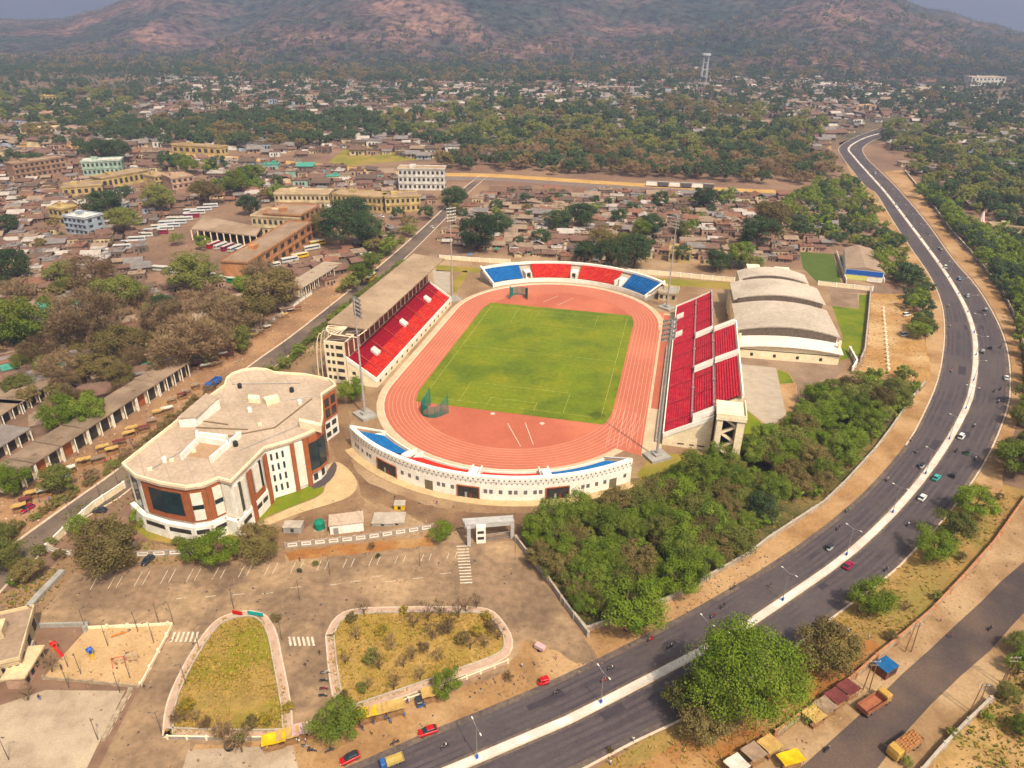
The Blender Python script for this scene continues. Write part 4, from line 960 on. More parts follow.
def pattern_wall(look, where, pts, n):
    P = resample(pxs(pts), n + 1); r = empty('boundary_wall', P[n // 2]); tag(r, look, 'wall', None, where)
    b = MB()
    for p, q in zip(P, P[1:]): b.wallseg(p, q, .25, 0, .5); b.wallseg(p, q, .25, 1.75, 2.0)
    for p in P: b.box((p.x, p.y, 1.05), (.5, .5, 2.1))
    child(b, 'wall_panel', mat('wall_grey', (.36, .30, .25), (.29, .24, .2), .5, .9), r)
    b = MB()
    for p, q in zip(P, P[1:]):
        a = p.lerp(q, .16); c = p.lerp(q, .84); b.wallseg(a, c, .3, .6, .85); b.wallseg(a, c, .3, 1.45, 1.7); b.wallseg(a, p.lerp(q, .22), .3, .85, 1.45); b.wallseg(p.lerp(q, .78), c, .3, .85, 1.45)
        
    child(b, 'white_frame', M_white, r)
    b = MB()
    for p, q in zip(P, P[1:]): b.wallseg(p.lerp(q, .1), p.lerp(q, .9), .12, .5, 1.75)
    child(b, 'infill', mat('wall_infill', (.40, .32, .25), (.33, .26, .2), .5, .9), r)
pattern_wall('grey boundary wall with white framed panels', 'between the site shed and the parking lot', [(286, 548.5), (330, 544), (360, 541), (400, 535), (433, 529.5)], 11)
pattern_wall('low patterned boundary wall with white frames', 'in front of the office block', [(48, 551), (64, 556), (110, 558), (150, 557), (180, 555), (215, 556)], 11)
wall('boundary_wall', 'cream compound wall', 'between the town road and the office block', [(48, 551), (66, 533), (95, 508), (125, 488)], 2.2, .3, M_cream, M_white, 6)
wall('boundary_wall', 'low rough stone wall', 'along the outer edge of the tree grove', [(548, 582), (568, 610), (586, 632), (600, 627), (629, 618), (678, 597), (712, 577), (749, 556), (768, 541), (823, 505), (845, 484), (875, 451), (890, 431), (909, 403), (924, 385)], 1.5, .4, M_stone, M_conc, 9)
wall('boundary_wall', 'grey plastered wall', 'between the parking lot and the grove', [(516, 541), (532, 562), (548, 582), (566, 608), (588, 637)], 1.7, .3, M_greyconc, M_conc, 5)
wall('boundary_wall', 'long crumbling brick wall', 'between the dry verge and the service road', [(1026, 498), (993, 545), (963, 579), (930, 614), (903, 637), (878, 657), (850, 682), (808, 712), (775, 736)], 1.6, .35, M_stone, M_brick, 8)
wall('boundary_wall', 'short crumbling wall', 'at the corner of the waste ground', [(989, 703), (962, 729), (938, 754), (920, 775)], 1.7, .4, M_stone, M_conc, 7)
wall('retaining_wall', 'long low pale concrete kerb wall', 'left of the empty parking bays', [(13, 628), (88, 626), (86, 631)], 1.2, .5, M_greyconc, None, 8, 'retaining wall')
wall('retaining_wall', 'sloping grey ramp wall', 'at the left end of the parking lot', [(16, 623), (40, 596), (63, 572)], .9, 1.6, M_greyconc, None, 0, 'retaining wall')
wall('compound_wall', 'pale compound wall with white posts', 'behind the far curved stand', [(440, 259), (480, 262), (510, 263.5)], 2.4, .3, M_cream, M_white, 5)
wall('compound_wall', 'long pale compound wall with posts', 'behind the blue far seats and the crimson stand', [(628, 273), (670, 276), (700, 279), (734, 282)], 2.4, .3, M_cream, M_white, 5)
wall('yard_wall', 'pale wall with square posts', 'between the small hall and the lawn', [(818, 285), (845, 288), (872, 291)], 2.2, .3, M_cream, M_white, 6)
wall('yard_wall', 'dark grey wall', 'between the lawn and the bare east yard', [(870, 292), (867, 325), (864, 353), (860, 362)], 2.2, .35, M_greyconc, M_conc, 7)
wall('yard_wall', 'short grey wall', 'at the gate of the hall road', [(849, 352), (856, 365), (852, 372)], 2.4, .5, M_greyconc, M_white, 4)
wall('road_wall', 'white kerbside wall', 'between the market strip and the town road', [(256, 334), (280, 317), (303, 300), (312, 294)], 1.6, .3, M_white, M_greyconc, 6)
wall('road_wall', 'low pale wall', 'along the outer right edge of the main road bend', [(905, 172), (929, 201), (951, 231), (979, 262), (1002, 292), (1017, 322), (1024, 350), (1026, 385)], 1.3, .35, M_conc, M_cream, 12)
wall('playground_fence', 'low sand coloured fence wall', 'around the far side of the play area', [(87, 629), (130, 627), (173, 625), (158, 654), (141, 686)], .8, .25, M_cream, None, 4, 'fence')
wall('playground_fence', 'low brown fence wall', 'between the play area and the pale plaza', [(44, 679), (90, 683), (140, 688)], .8, .2, M_stone, None, 4, 'fence')
wall('plaza_kerb', 'striped low kerb wall', 'between the plaza and the driveway', [(131, 692), (119, 713), (105, 739)], .6, .7, M_cream, M_stone, 2.2, 'kerb wall')
wall('railing', 'low metal railing', 'on the near kerb of the left grass island', [(168, 739), (220, 740), (286, 740)], .9, .08, M_steel, M_cream, 3, 'railing')
wall('railing', 'low striped railing', 'on the near kerb of the straw grass island', [(345, 720), (390, 708), (450, 686), (508, 663)], .9, .1, M_pinkkerb, M_cream, 3, 'railing')
# ------------------------------------------------------------------ row shops along the market street
M_shoproof = mat('shop_roof', (.21, .155, .115), (.15, .11, .08), .2, .95, 10, c3=(.27, .20, .145), scale3=.06)
def shoprow(a, c, dep, h, look, where, m=M_shoproof, wm=None):
    A, C = G(*a), G(*c); d = C - A; L = d.length; d.normalize(); n = Vector((-d.y, d.x, 0))
    r = empty('shop_row', A); tag(r, look, 'shops', 'rows of shops along the market street', where)
    b = MB(); b.prism([A, C, C + n * dep, A + n * dep], 0, h); child(b, 'wall', wm or M_cream, r)
    b = MB(); b.prism([A - n * 1.6 - d * .4, C - n * 1.6 + d * .4, C + n * (dep + .4) + d * .4, A + n * (dep + .4) - d * .4], h, h + .35)
    for k in range(int(L / 7)): q = A + d * (3.5 + k * 7) + n * R.uniform(2, dep - 1); b.box((q.x, q.y, h + .5), (R.uniform(.8, 2), R.uniform(.8, 1.6), R.uniform(.4, 1)), R.random())
    child(b, 'roof', m, r)
    nb = max(2, int(L / 4.2))
    for k in range(nb):
        b = MB(); panel(b, A, C, (k + .12) / nb, (k + .88) / nb, .1, h - .9, .06); child(b, 'shutter', M_dark if k % 5 else R.choice([M_rust, M_dark, M_greyconc]), r)
    b = MB(); b.box((0, 0, h / 2), (.3, .3, h)); cm_ = b.mesh('column', M_white)
    for k in range(nb + 1): q = d * (L * k / nb) - n * 1.3; put(cm_, 'column', r, (q.x, q.y, 0))
rows_ = [(12, 495), (36, 478.5), (62, 461), (88, 443.5), (112, 427), (136, 410.5), (158, 396), (188, 375.5)]
for k in range(7):
    a, c = rows_[k], rows_[k + 1]; shoprow((a[0] + .6, a[1] - .5), (c[0] - .6, c[1] + .4), 8.5, 5.6, ['low brown roofed shop row', 'dusty roofed shop row with white columns', 'long shop row with stained roof'][k % 3], None)
shoprow((20, 414), (62, 385), 9, 4.2, 'brown shed row', 'left of the lime yellow tree', M_shoproof)
shoprow((-20, 440), (22, 412), 9, 4.2, 'brown shed row with open fronts', 'at the left edge of the photo', M_shoproof)
shoprow((-30, 478), (30, 440), 9, 4.4, 'long grey roofed storage row', 'at the left edge below the sheds', mat('grey_sheet', (.22, .19, .17), (.17, .145, .13), .2, .9))
shoprow((198, 330), (244, 300), 7, 3.6, 'low pale roofed stall row', None, mat('pale_sheet', (.36, .29, .22), (.28, .22, .17), .2, .9))
shoprow((300, 297), (340, 271), 9, 4.5, 'tan roofed stall row', 'beside the town road and bus depot', mat('pale_sheet', (.36, .29, .22)))
# ------------------------------------------------------------------ bigger town buildings
WINMESH = {}
def town(look, where, a, c, dep, h, wm, rm, floors, cols, cat='building', name='town_building', parapet=True, wall2=None):
    A, C = G(*a), G(*c); d = C - A; L = d.length; d.normalize(); n = Vector((-d.y, d.x, 0))
    r = empty(name, (A + C) / 2); tag(r, look, cat, None, where)
    b = MB(); b.prism([A, C, C + n * dep, A + n * dep], 0, h); child(b, 'wall', wm, r)
    b = MB(); b.prism([A - n * .5 - d * .5, C - n * .5 + d * .5, C + n * (dep + .5) + d * .5, A + n * (dep + .5) - d * .5], h, h + .35)
    rf = child(b, 'roof', rm, r)
    if parapet:
        b = MB(); q = [A - n * .3 - d * .3, C - n * .3 + d * .3, C + n * (dep + .3) + d * .3, A + n * (dep + .3) - d * .3]
        for i in range(4): b.wallseg(q[i], q[(i + 1) % 4], .3, h + .35, h + 1.1)
        child(b, 'parapet', wm, rf)
        b = MB(); q = A + d * L * .3 + n * dep * .6; b.box((q.x, q.y, h + 1.5), (min(5, L * .2), min(4, dep * .3), 2.4), atan2(d.y, d.x)); child(b, 'stair_head', wm, rf)
    fh = h / floors
    for f in range(floors):
        for k in range(cols):
            b = MB(); panel(b, A, C, (k + .25) / cols, (k + .75) / cols, f * fh + fh * .3, f * fh + fh * .75, .1); child(b, 'window', M_dark, r)
        b = MB(); panel(b, A, C, 0, 1, (f + 1) * fh - .35, (f + 1) * fh - .05, .45); child(b, 'ledge', wm, r)
    for f in range(floors):
        for k in range(max(1, int(dep / 5))):
            kk = max(1, int(dep / 5)); b = MB(); panel(b, C, C + n * dep, (k + .3) / kk, (k + .7) / kk, f * fh + fh * .3, f * fh + fh * .75, .1); child(b, 'window', M_dark, r)
    return r
def wallm(n, c): return mat(n, c, tuple(q * .74 for q in c), .25, .9, 9, c3=tuple(q * .62 for q in c), scale3=.18)
W_white = wallm('whitewash', (.66, .62, .56)); W_yel = wallm('ochre_wash', (.50, .38, .20)); W_or = wallm('orange_wash', (.47, .24, .13)); W_pink = wallm('pink_wash', (.47, .32, .24)); W_mint = wallm('mint_wash', (.34, .43, .35)); W_blue = wallm('pale_blue_wash', (.38, .42, .47)); W_brown = wallm('brown_render', (.34, .22, .15)); W_cream = wallm('cream_wash', (.62, .50, .33))
Rf_b = mat('stained_flat_roof', (.27, .195, .14), (.20, .14, .10), .1, .95, 8, c3=(.32, .24, .18), scale3=.04); Rf_t = mat('tan_flat_roof', (.36, .265, .18), (.29, .21, .14), .1, .95, 8)
town('white three storey block with rows of windows', 'below the railway embankment', (399, 190), (445, 190.5), 14, 17, W_white, Rf_t, 3, 10)
town('long cream arcaded building', 'left of the white three storey block', (276, 209), (330, 209.5), 16, 11, W_cream, Rf_t, 2, 12)
town('yellow ochre long building', 'beyond the dark tree clump by the town road', (334, 209), (382, 213), 16, 11, W_yel, Rf_t, 2, 11)
town('yellow ochre end building', 'beside the town road', (386, 213), (421, 211), 15, 11, W_yel, Rf_b, 2, 7)
town('cream two storey block with arched windows', 'behind the bus depot', (254, 236), (302, 239), 22, 13, W_cream, Rf_b, 2, 9)
town('orange end block', 'behind the bus depot', (303, 239), (321, 228), 26, 15, W_or, Rf_b, 3, 4)
town('long peach building with brown flat roof', 'right of the bus depot', (250, 283), (313, 240), 15, 11, W_or, Rf_b, 2, 9)
town('small salmon pink building', 'in the bus depot', (232, 273), (249, 276), 20, 8, W_pink, Rf_b, 2, 4)
town('mint green building with window rows', 'in the upper left town', (84, 176), (124, 174), 16, 12, W_mint, W_white, 2, 9)
town('brown three storey school building', 'in the upper left town', (17, 180), (68, 172), 14, 13, W_brown, Rf_b, 3, 10)
town('long ochre building with tan roof', 'in front of the mint green building', (104, 190), (150, 181), 14, 9, W_yel, Rf_b, 1, 9)
town('yellow house with flat roof', 'right of the mint green building', (156, 187), (172, 184), 16, 8, W_yel, Rf_t, 2, 4)
town('peach house with large flat roof', 'right of the mint green building', (173, 190), (195, 187), 20, 9, W_pink, Rf_t, 2, 4)
town('orange house', 'below the long ochre building', (64, 197), (104, 194), 16, 7, W_yel, Rf_b, 1, 6)
town('cream building with rows of windows', 'at the left edge of the far town', (22, 138), (58, 137), 16, 10, W_cream, W_cream, 2, 7)
town('long pink building', 'at the left edge of the far town', (-6, 125), (26, 122), 14, 9, W_pink, W_pink, 2, 8)
town('pink building with dark windows', 'in the far left town', (44, 121), (66, 118), 14, 9, W_pink, W_pink, 2, 5)
town('tall bright yellow house', 'in the far left town', (48, 107), (58, 106), 14, 15, W_yel, W_yel, 2, 3)
town('yellow two storey house', 'in the dense left town', (52, 224), (66, 226), 12, 11, W_yel, W_yel, 2, 3)
town('pale blue three storey house', 'beside the yellow two storey house', (67, 233), (89, 236), 14, 11, W_blue, W_white, 3, 5)
town('long ochre building', 'beside the railway on the left', (173, 153), (222, 156), 12, 8, W_yel, Rf_b, 1, 8)
town('white mansion with wings', 'on the slope at the upper right', (970, 86), (1004, 86), 30, 18, W_white, W_pink, 2, 9)
town('white walled warehouse', 'at the foot of the hill', (898, 97), (945, 91), 20, 8, W_white, Rf_t, 1, 8)
town('long white house', 'in the far right settlement', (864, 100), (890, 98), 16, 8, W_white, W_white, 1, 5)
town('pink roofed house', 'in the far right settlement', (851, 111), (876, 110), 16, 7, W_pink, Rf_t, 1, 4)
town('small orange house', 'left of the main road bend', (767, 233), (780, 234), 9, 8, W_or, Rf_b, 2, 3)
town('small yellow house', 'behind the compound wall', (668, 262), (690, 264), 9, 7, W_yel, Rf_t, 1, 4)
town('grey flat roofed office', 'right of the roofed stand', (658, 300), (676, 302), 10, 4, W_cream, M_greyconc, 1, 3)
town('brown flat roofed building', 'at the lower left edge', (-10, 685), (26, 676), 16, 5, W_cream, Rf_b, 1, 5)
# bus depot shed: long roof on columns, dark inside
BS = empty('bus_shed', G(225, 236)); tag(BS, 'long open bus shed with brown roof', 'shed', where='in the bus depot')
q = [G(193, 240), G(258, 247), G(263, 238), G(206, 226)]
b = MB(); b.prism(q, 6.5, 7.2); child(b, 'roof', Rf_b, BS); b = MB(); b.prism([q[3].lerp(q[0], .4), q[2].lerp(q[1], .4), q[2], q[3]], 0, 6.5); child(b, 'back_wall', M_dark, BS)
for i in range(11): p = q[0].lerp(q[1], i / 10); b = MB(); b.box((p.x, p.y, 3.2), (.6, .6, 6.5)); child(b, 'column', M_cream, BS)
# temple with a pink spire
TP = empty('temple', G(979, 226)); tag(TP, 'pink temple with white tiered spire', 'temple', where='beyond the trees right of the main road')
p = G(979, 228); b = MB(); b.box((p.x, p.y, 2.2), (9, 7, 4.4), .1); child(b, 'hall', mat('temple_pink', (.55, .16, .17), (.45, .12, .13), .3, .7), TP)
b = MB()
for k in range(6): b.tube(p + Vector((0, 0, 4.4 + k * 1.25)), p + Vector((0, 0, 5.5 + k * 1.25)), 2.5 - k * .34, 2.1 - k * .34, 8)
b.tube(p + Vector((0, 0, 11.8)), p + Vector((0, 0, 13)), .2, .05, 6); child(b, 'spire', mat('temple_white', (.7, .55, .52), (.6, .42, .4), .5, .7), TP)
for k in range(3): b = MB(); b.box((p.x - 2.8 + k * 2.8, p.y - 3.5 + (k - 1) * .28, 1.6), (1.2, .3, 2.6), .1); child(b, 'doorway', M_dark, TP)
q = [G(989, 231), G(1040, 234)]; town('long brown roofed shed', 'right of the pink temple', (990, 231.5), (1040, 235), 8, 4, W_cream, Rf_b, 1, 10)
# far water tower on legs
p = G(703, 83); WT = empty('water_tower', p); tag(WT, 'tall grey water tower on thin legs', 'tower', where='at the foot of the hill')
M_tow = mat('tower_grey', (.40, .40, .41), (.32, .32, .33), .1, .8)
for k in range(4):
    a = pi / 4 + pi / 2 * k; b = MB(); b.tube(p + Vector((8 * cos(a), 8 * sin(a), 0)), p + Vector((7 * cos(a), 7 * sin(a), 54)), 1.5, 1.2, 8); child(b, 'leg', M_tow, WT)
for z in (14, 28, 42): b = MB(); [b.tube(p + Vector((7.4 * cos(pi / 4 + pi / 2 * k), 7.4 * sin(pi / 4 + pi / 2 * k), z)), p + Vector((7.4 * cos(pi / 4 + pi / 2 * (k + 1)), 7.4 * sin(pi / 4 + pi / 2 * (k + 1)), z)), .6, .6, 6) for k in range(4)]; child(b, 'ring_beam', M_tow, WT)
b = MB(); b.tube(p + Vector((0, 0, 54)), p + Vector((0, 0, 57)), 8, 10.5, 14); b.tube(p + Vector((0, 0, 57)), p + Vector((0, 0, 61)), 10.5, 9.5, 14); child(b, 'tank', M_tow, WT)
# railway embankment with track bed and a standing train
RA = [(-80, 143), (0, 143), (85, 146), (140, 151), (256, 158), (398, 171), (493, 174), (587, 180), (652, 184), (750, 189), (805, 191)]
RB_ = [(u, v + 3.4) for u, v in RA]
_, ra, rb2 = ribbon('railway_bank', mat('bank_earth', (.46, .30, .14), (.36, .225, .10), .05, .95, 8), RA, RB_, .1, 80)
RC = [(u, v + 8.5) for u, v in RA]
ribbon('railway_bed', mat('track_ballast', (.20, .125, .095), (.15, .09, .07), .3, .95), RB_, RC, .08, 80)
tl = MB()
for k in (.25, .32, .55, .62):
    L_ = [a.lerp(c, k) for a, c in zip(resample(smooth_line(pxs(RB_), 5), 80), resample(smooth_line(pxs(RC), 5), 80))]
    for p, q in zip(L_, L_[1:]): tl.wallseg(p, q, .3, .08, .5)
struct(tl.build('railway_rails', M_steel))
for k in range(6):
    a = G(646 + k * 11.4, 186.2 + k * .5); c = G(656.6 + k * 11.4, 186.7 + k * .5); d = c - a; an = atan2(d.y, d.x); m_ = (a + c) / 2
    t_ = empty('train_carriage', (m_.x, m_.y, 0)); tag(t_, ['white and grey train carriage', 'dark train carriage'][k % 2], 'train carriage', 'carriages of the standing train', 'on the railway beyond the stadium')
    b = MB(); b.box((m_.x, m_.y, 2.6), (d.length, 3, 3.2), an); child(b, 'body', [M_white, mat('dark_carriage', (.10, .09, .09), (.08, .07, .07), .5, .6)][k % 2], t_)
    b = MB(); b.box((m_.x, m_.y, 4.35), (d.length, 2.6, .4), an); child(b, 'roof', M_greyconc, t_)
    b = MB(); b.box((m_.x, m_.y, .75), (d.length * .8, 2.2, .8), an); child(b, 'bogie', M_tyre, t_)

# ------------------------------------------------------------------ clipped and wild hedges
# ------------------------------------------------------------------ trees
def leafmat(name, c1, c2, c3=None, rv=.35):
    m = bpy.data.materials.new(name); m.use_nodes = True
    nt = m.node_tree; N = nt.nodes; Lk = nt.links; b = N['Principled BSDF']; b.inputs['Roughness'].default_value = .75; b.inputs['Specular IOR Level'].default_value = .15
    tc = N.new('ShaderNodeTexCoord'); oi = N.new('ShaderNodeObjectInfo')
    ad = N.new('ShaderNodeVectorMath'); ad.operation = 'ADD'; Lk.new(tc.outputs['Object'], ad.inputs[0])
    cb = N.new('ShaderNodeCombineXYZ'); ml = N.new('ShaderNodeMath'); ml.operation = 'MULTIPLY'; ml.inputs[1].default_value = 37.0
    Lk.new(oi.outputs['Random'], ml.inputs[0]); Lk.new(ml.outputs[0], cb.inputs[0]); Lk.new(cb.outputs[0], ad.inputs[1])
    def nz(sc, det):
        n = N.new('ShaderNodeTexNoise'); n.inputs['Scale'].default_value = sc; n.inputs['Detail'].default_value = det; Lk.new(ad.outputs[0], n.inputs['Vector'])
        r = N.new('ShaderNodeMapRange'); r.inputs[1].default_value = .35; r.inputs[2].default_value = .65; Lk.new(n.outputs['Fac'], r.inputs[0]); return r.outputs[0]
    def mix(f, A, B, bl='MIX'):
        x = N.new('ShaderNodeMix'); x.data_type = 'RGBA'; x.blend_type = bl
        if isinstance(f, float): x.inputs[0].default_value = f
        else: Lk.new(f, x.inputs[0])
        for i, q in ((6, A), (7, B)):
            if isinstance(q, tuple): x.inputs[i].default_value = (*q, 1)
            else: Lk.new(q, x.inputs[i])
        return x.outputs[2]
    col = mix(nz(2.2, 4), c1, c2)
    if c3: col = mix(nz(1.1, 3), col, c3)
    v = N.new('ShaderNodeMapRange'); v.inputs[3].default_value = 1 - rv; v.inputs[4].default_value = 1 + rv; Lk.new(oi.outputs['Random'], v.inputs[0])
    cc = N.new('ShaderNodeCombineColor'); [Lk.new(v.outputs[0], cc.inputs[i]) for i in range(3)]
    col = mix(1.0, col, cc.outputs[0], 'MULTIPLY')
    Lk.new(col, b.inputs['Base Color'])
    t = N.new('ShaderNodeBsdfTranslucent'); Lk.new(col, t.inputs[0]); ms = N.new('ShaderNodeMixShader'); ms.inputs[0].default_value = .3
    Lk.new(b.outputs[0], ms.inputs[1]); Lk.new(t.outputs[0], ms.inputs[2]); Lk.new(ms.outputs[0], N['Material Output'].inputs['Surface'])
    MATS[name] = m; return m
LEAF = {
 'lime': leafmat('lime_leaves', (.150, .215, .014), (.095, .155, .011), (.18, .23, .022), .18),
 'green': leafmat('green_leaves', (.140, .205, .020), (.090, .142, .016), (.19, .22, .03), .3),
 'dark': leafmat('dark_leaves', (.050, .088, .030), (.034, .062, .025), (.075, .098, .034), .3),
 'olive': leafmat('olive_leaves', (.205, .192, .045), (.145, .142, .035), (.165, .185, .038), .3),
 'dry': leafmat('dry_twigs', (.30, .19, .105), (.21, .135, .075), (.25, .175, .085), .3),
 'rust': leafmat('rusty_leaves', (.215, .150, .055), (.145, .105, .042), (.17, .14, .04), .25),
 'yellow': leafmat('yellow_blossom', (.46, .31, .03), (.33, .235, .03), (.24, .20, .03), .2),
}
LOOKC = {'lime': 'bright lime green', 'green': 'mid green', 'dark': 'dark green', 'olive': 'olive green', 'dry': 'bare brown twiggy', 'rust': 'rusty brown leafed', 'yellow': 'yellow flowering'}
def crown_mesh(key, seed, lobes, per, leaf, flat=.72, zc=1.0, shape='round'):
    r = random.Random(seed); b = MB()
    dry = key == 'dry'
    cs = []
    for i in range(lobes):
        while True:
            x, y, z = r.uniform(-1, 1), r.uniform(-1, 1), r.uniform(-.75, 1)
            d = sqrt(x * x + y * y + z * z)
            if .30 < d < 1.0: break
        k = (.62 + .25 * r.random()) / d * (d ** .35) * (1 + (.22 if lobes > 80 else .55) * noise.noise((x / d * 1.1 + seed, y / d * 1.1, z * .7)))
        cs.append((x * k, y * k, z * k * flat, r.uniform(.14, .38)))
    vs, fs = b.v, b.f
    for (x, y, z, lr) in cs:
        for j in range(per):
            n = Vector((r.gauss(0, 1), r.gauss(0, 1), r.gauss(.35, .9))).normalized()
            p = Vector((x, y, z + zc)) + Vector((n.x, n.y, n.z * .8)) * lr * (r.random() ** .33)
            if dry:
                d = Vector((n.x, n.y, abs(n.z) + .3 + r.gauss(0, .4))).normalized(); s = d.orthogonal().normalized(); w_ = leaf * .10; L_ = leaf * r.uniform(1.0, 2.4)
                if r.random() < .45: w_ = leaf * .30; L_ = leaf * .8
            else:
                nn = (n + Vector((r.gauss(0, .5), r.gauss(0, .5), r.gauss(.25, .5)))).normalized(); d = nn.orthogonal().normalized(); d.rotate(Matrix.Rotation(r.uniform(0, 6.28), 3, nn)); s = nn.cross(d); w_ = leaf * r.uniform(.4, .65); L_ = leaf * r.uniform(.6, 1.0)
            q = len(vs)
            vs.extend([tuple(p - d * L_ * .5), tuple(p + s * w_ * .5), tuple(p + d * L_ * .5), tuple(p - s * w_ * .5)]); fs.append((q, q + 1, q + 2, q + 3))
    b.mi = [0] * len(fs)
    return b.mesh('crown', LEAF[key])
def trunk_mesh(seed, zc=1.0, limbs=6, dry=False):
    r = random.Random(seed); b = MB(); lean = Vector((r.uniform(-.08, .08), r.uniform(-.08, .08), 0))
    p = Vector((0, 0, 0)); fork = Vector((lean.x, lean.y, zc * .45)); b.tube(p - Vector((0, 0, .05)), fork, .075, .055, 7)
    for i in range(limbs):
        a = 2 * pi * i / limbs + r.uniform(-.3, .3); e = fork + Vector((cos(a) * r.uniform(.25, .45), sin(a) * r.uniform(.25, .45), zc * r.uniform(.3, .6))); b.tube(fork, e, .042, .022, 5)
        for k in range(4 if dry else 2):
            a2 = a + r.uniform(-.9, .9); e2 = e + Vector((cos(a2) * r.uniform(.2, .4), sin(a2) * r.uniform(.2, .4), r.uniform(.05, .45))); b.tube(e, e2, .02, .008, 4)
    return b.mesh('trunk', M_bark)
CRN = {}
def crown(key, lod, i):
    k = (key, lod, i)
    if k not in CRN:
        if lod == 0: CRN[k] = crown_mesh(key, hash(str(k)) % 9999 if False else sum(map(ord, str(k))), 46, 200 if key != 'dry' else 100, .085 if key != 'dry' else .13)
        elif lod == 1: CRN[k] = crown_mesh(key, sum(map(ord, str(k))), 26, 46, .19 if key != 'dry' else .24)
        elif lod == 4: CRN[k] = crown_mesh('dry', 31 + i, 13, 26, .19)
        elif lod == 3: CRN[k] = crown_mesh(key, 77, 95, 420, .042, .62)
        else: CRN[k] = crown_mesh(key, sum(map(ord, str(k))), 12, 13, .42 if key != 'dry' else .5)
    return CRN[k]
TRK = {}
def trunk(dry, i):
    if (dry, i) not in TRK: TRK[(dry, i)] = trunk_mesh(i * 7 + dry, dry=bool(dry))
    return TRK[(dry, i)]
TREES = []      # (size px, x, y, radius m, species, where, name)
def tree(u, vb, dpx, key, where=None, asp=1.0, name='tree'):
    p = G(u, vb); dep = -(p - EYE).dot(CZ); TREES.append([dpx, p.x, p.y, dpx * .5 * dep / F, key, where, name, asp])
def scatter(poly, n, spacing, rmin, rmax, keys, where=None, tries=30, asp=(.85, 1.2)):
    "poly in photo pixels, spacing and radii in metres"
    P = [tuple(G(u, v).xy) for u, v in poly]; xs = [p[0] for p in P]; ys = [p[1] for p in P]; got = []
    for _ in range(n * tries):
        if len(got) >= n: break
        x, y = R.uniform(min(xs), max(xs)), R.uniform(min(ys), max(ys))
        if not inpoly((x, y), P) or any((x - a) ** 2 + (y - c) ** 2 < spacing ** 2 for a, c in got): continue
        got.append((x, y)); r = R.uniform(rmin, rmax); dep = -(Vector((x, y, 0)) - EYE).dot(CZ)
        nz_ = noise.noise((x * .03, y * .03, 4)) * .5 + .5; kk = keys[min(len(keys) - 1, int((nz_ * .6 + R.random() * .4) * len(keys)))]
        TREES.append([2 * r * F / dep, x, y, r, kk, where, 'tree', R.uniform(*asp)])
def pxscatter(poly, n, gap, rmin, rmax, keys):
    got = []; us = [p[0] for p in poly]; vs = [p[1] for p in poly]
    for _ in range(n * 12):
        if len(got) >= n: break
        u, v = R.uniform(min(us), max(us)), R.uniform(min(vs), max(vs))
        if not inpoly((u, v), poly): continue
        p = G(u, v); dep = -(p - EYE).dot(CZ); r = R.uniform(rmin, rmax); s = 2 * r * F / dep
        if any(abs(u - a) < s * gap and abs(v - c) < s * gap * .55 for a, c in got[-900:]): continue
        got.append((u, v)); nz_ = noise.noise((p.x * .006, p.y * .004, 9)) * .7 + .5; kk = keys[max(0, min(len(keys) - 1, int((nz_ * .65 + R.random() * .35) * len(keys))))]
        TREES.append([s, p.x, p.y, r, kk, None, 'tree', R.uniform(.85, 1.2)])
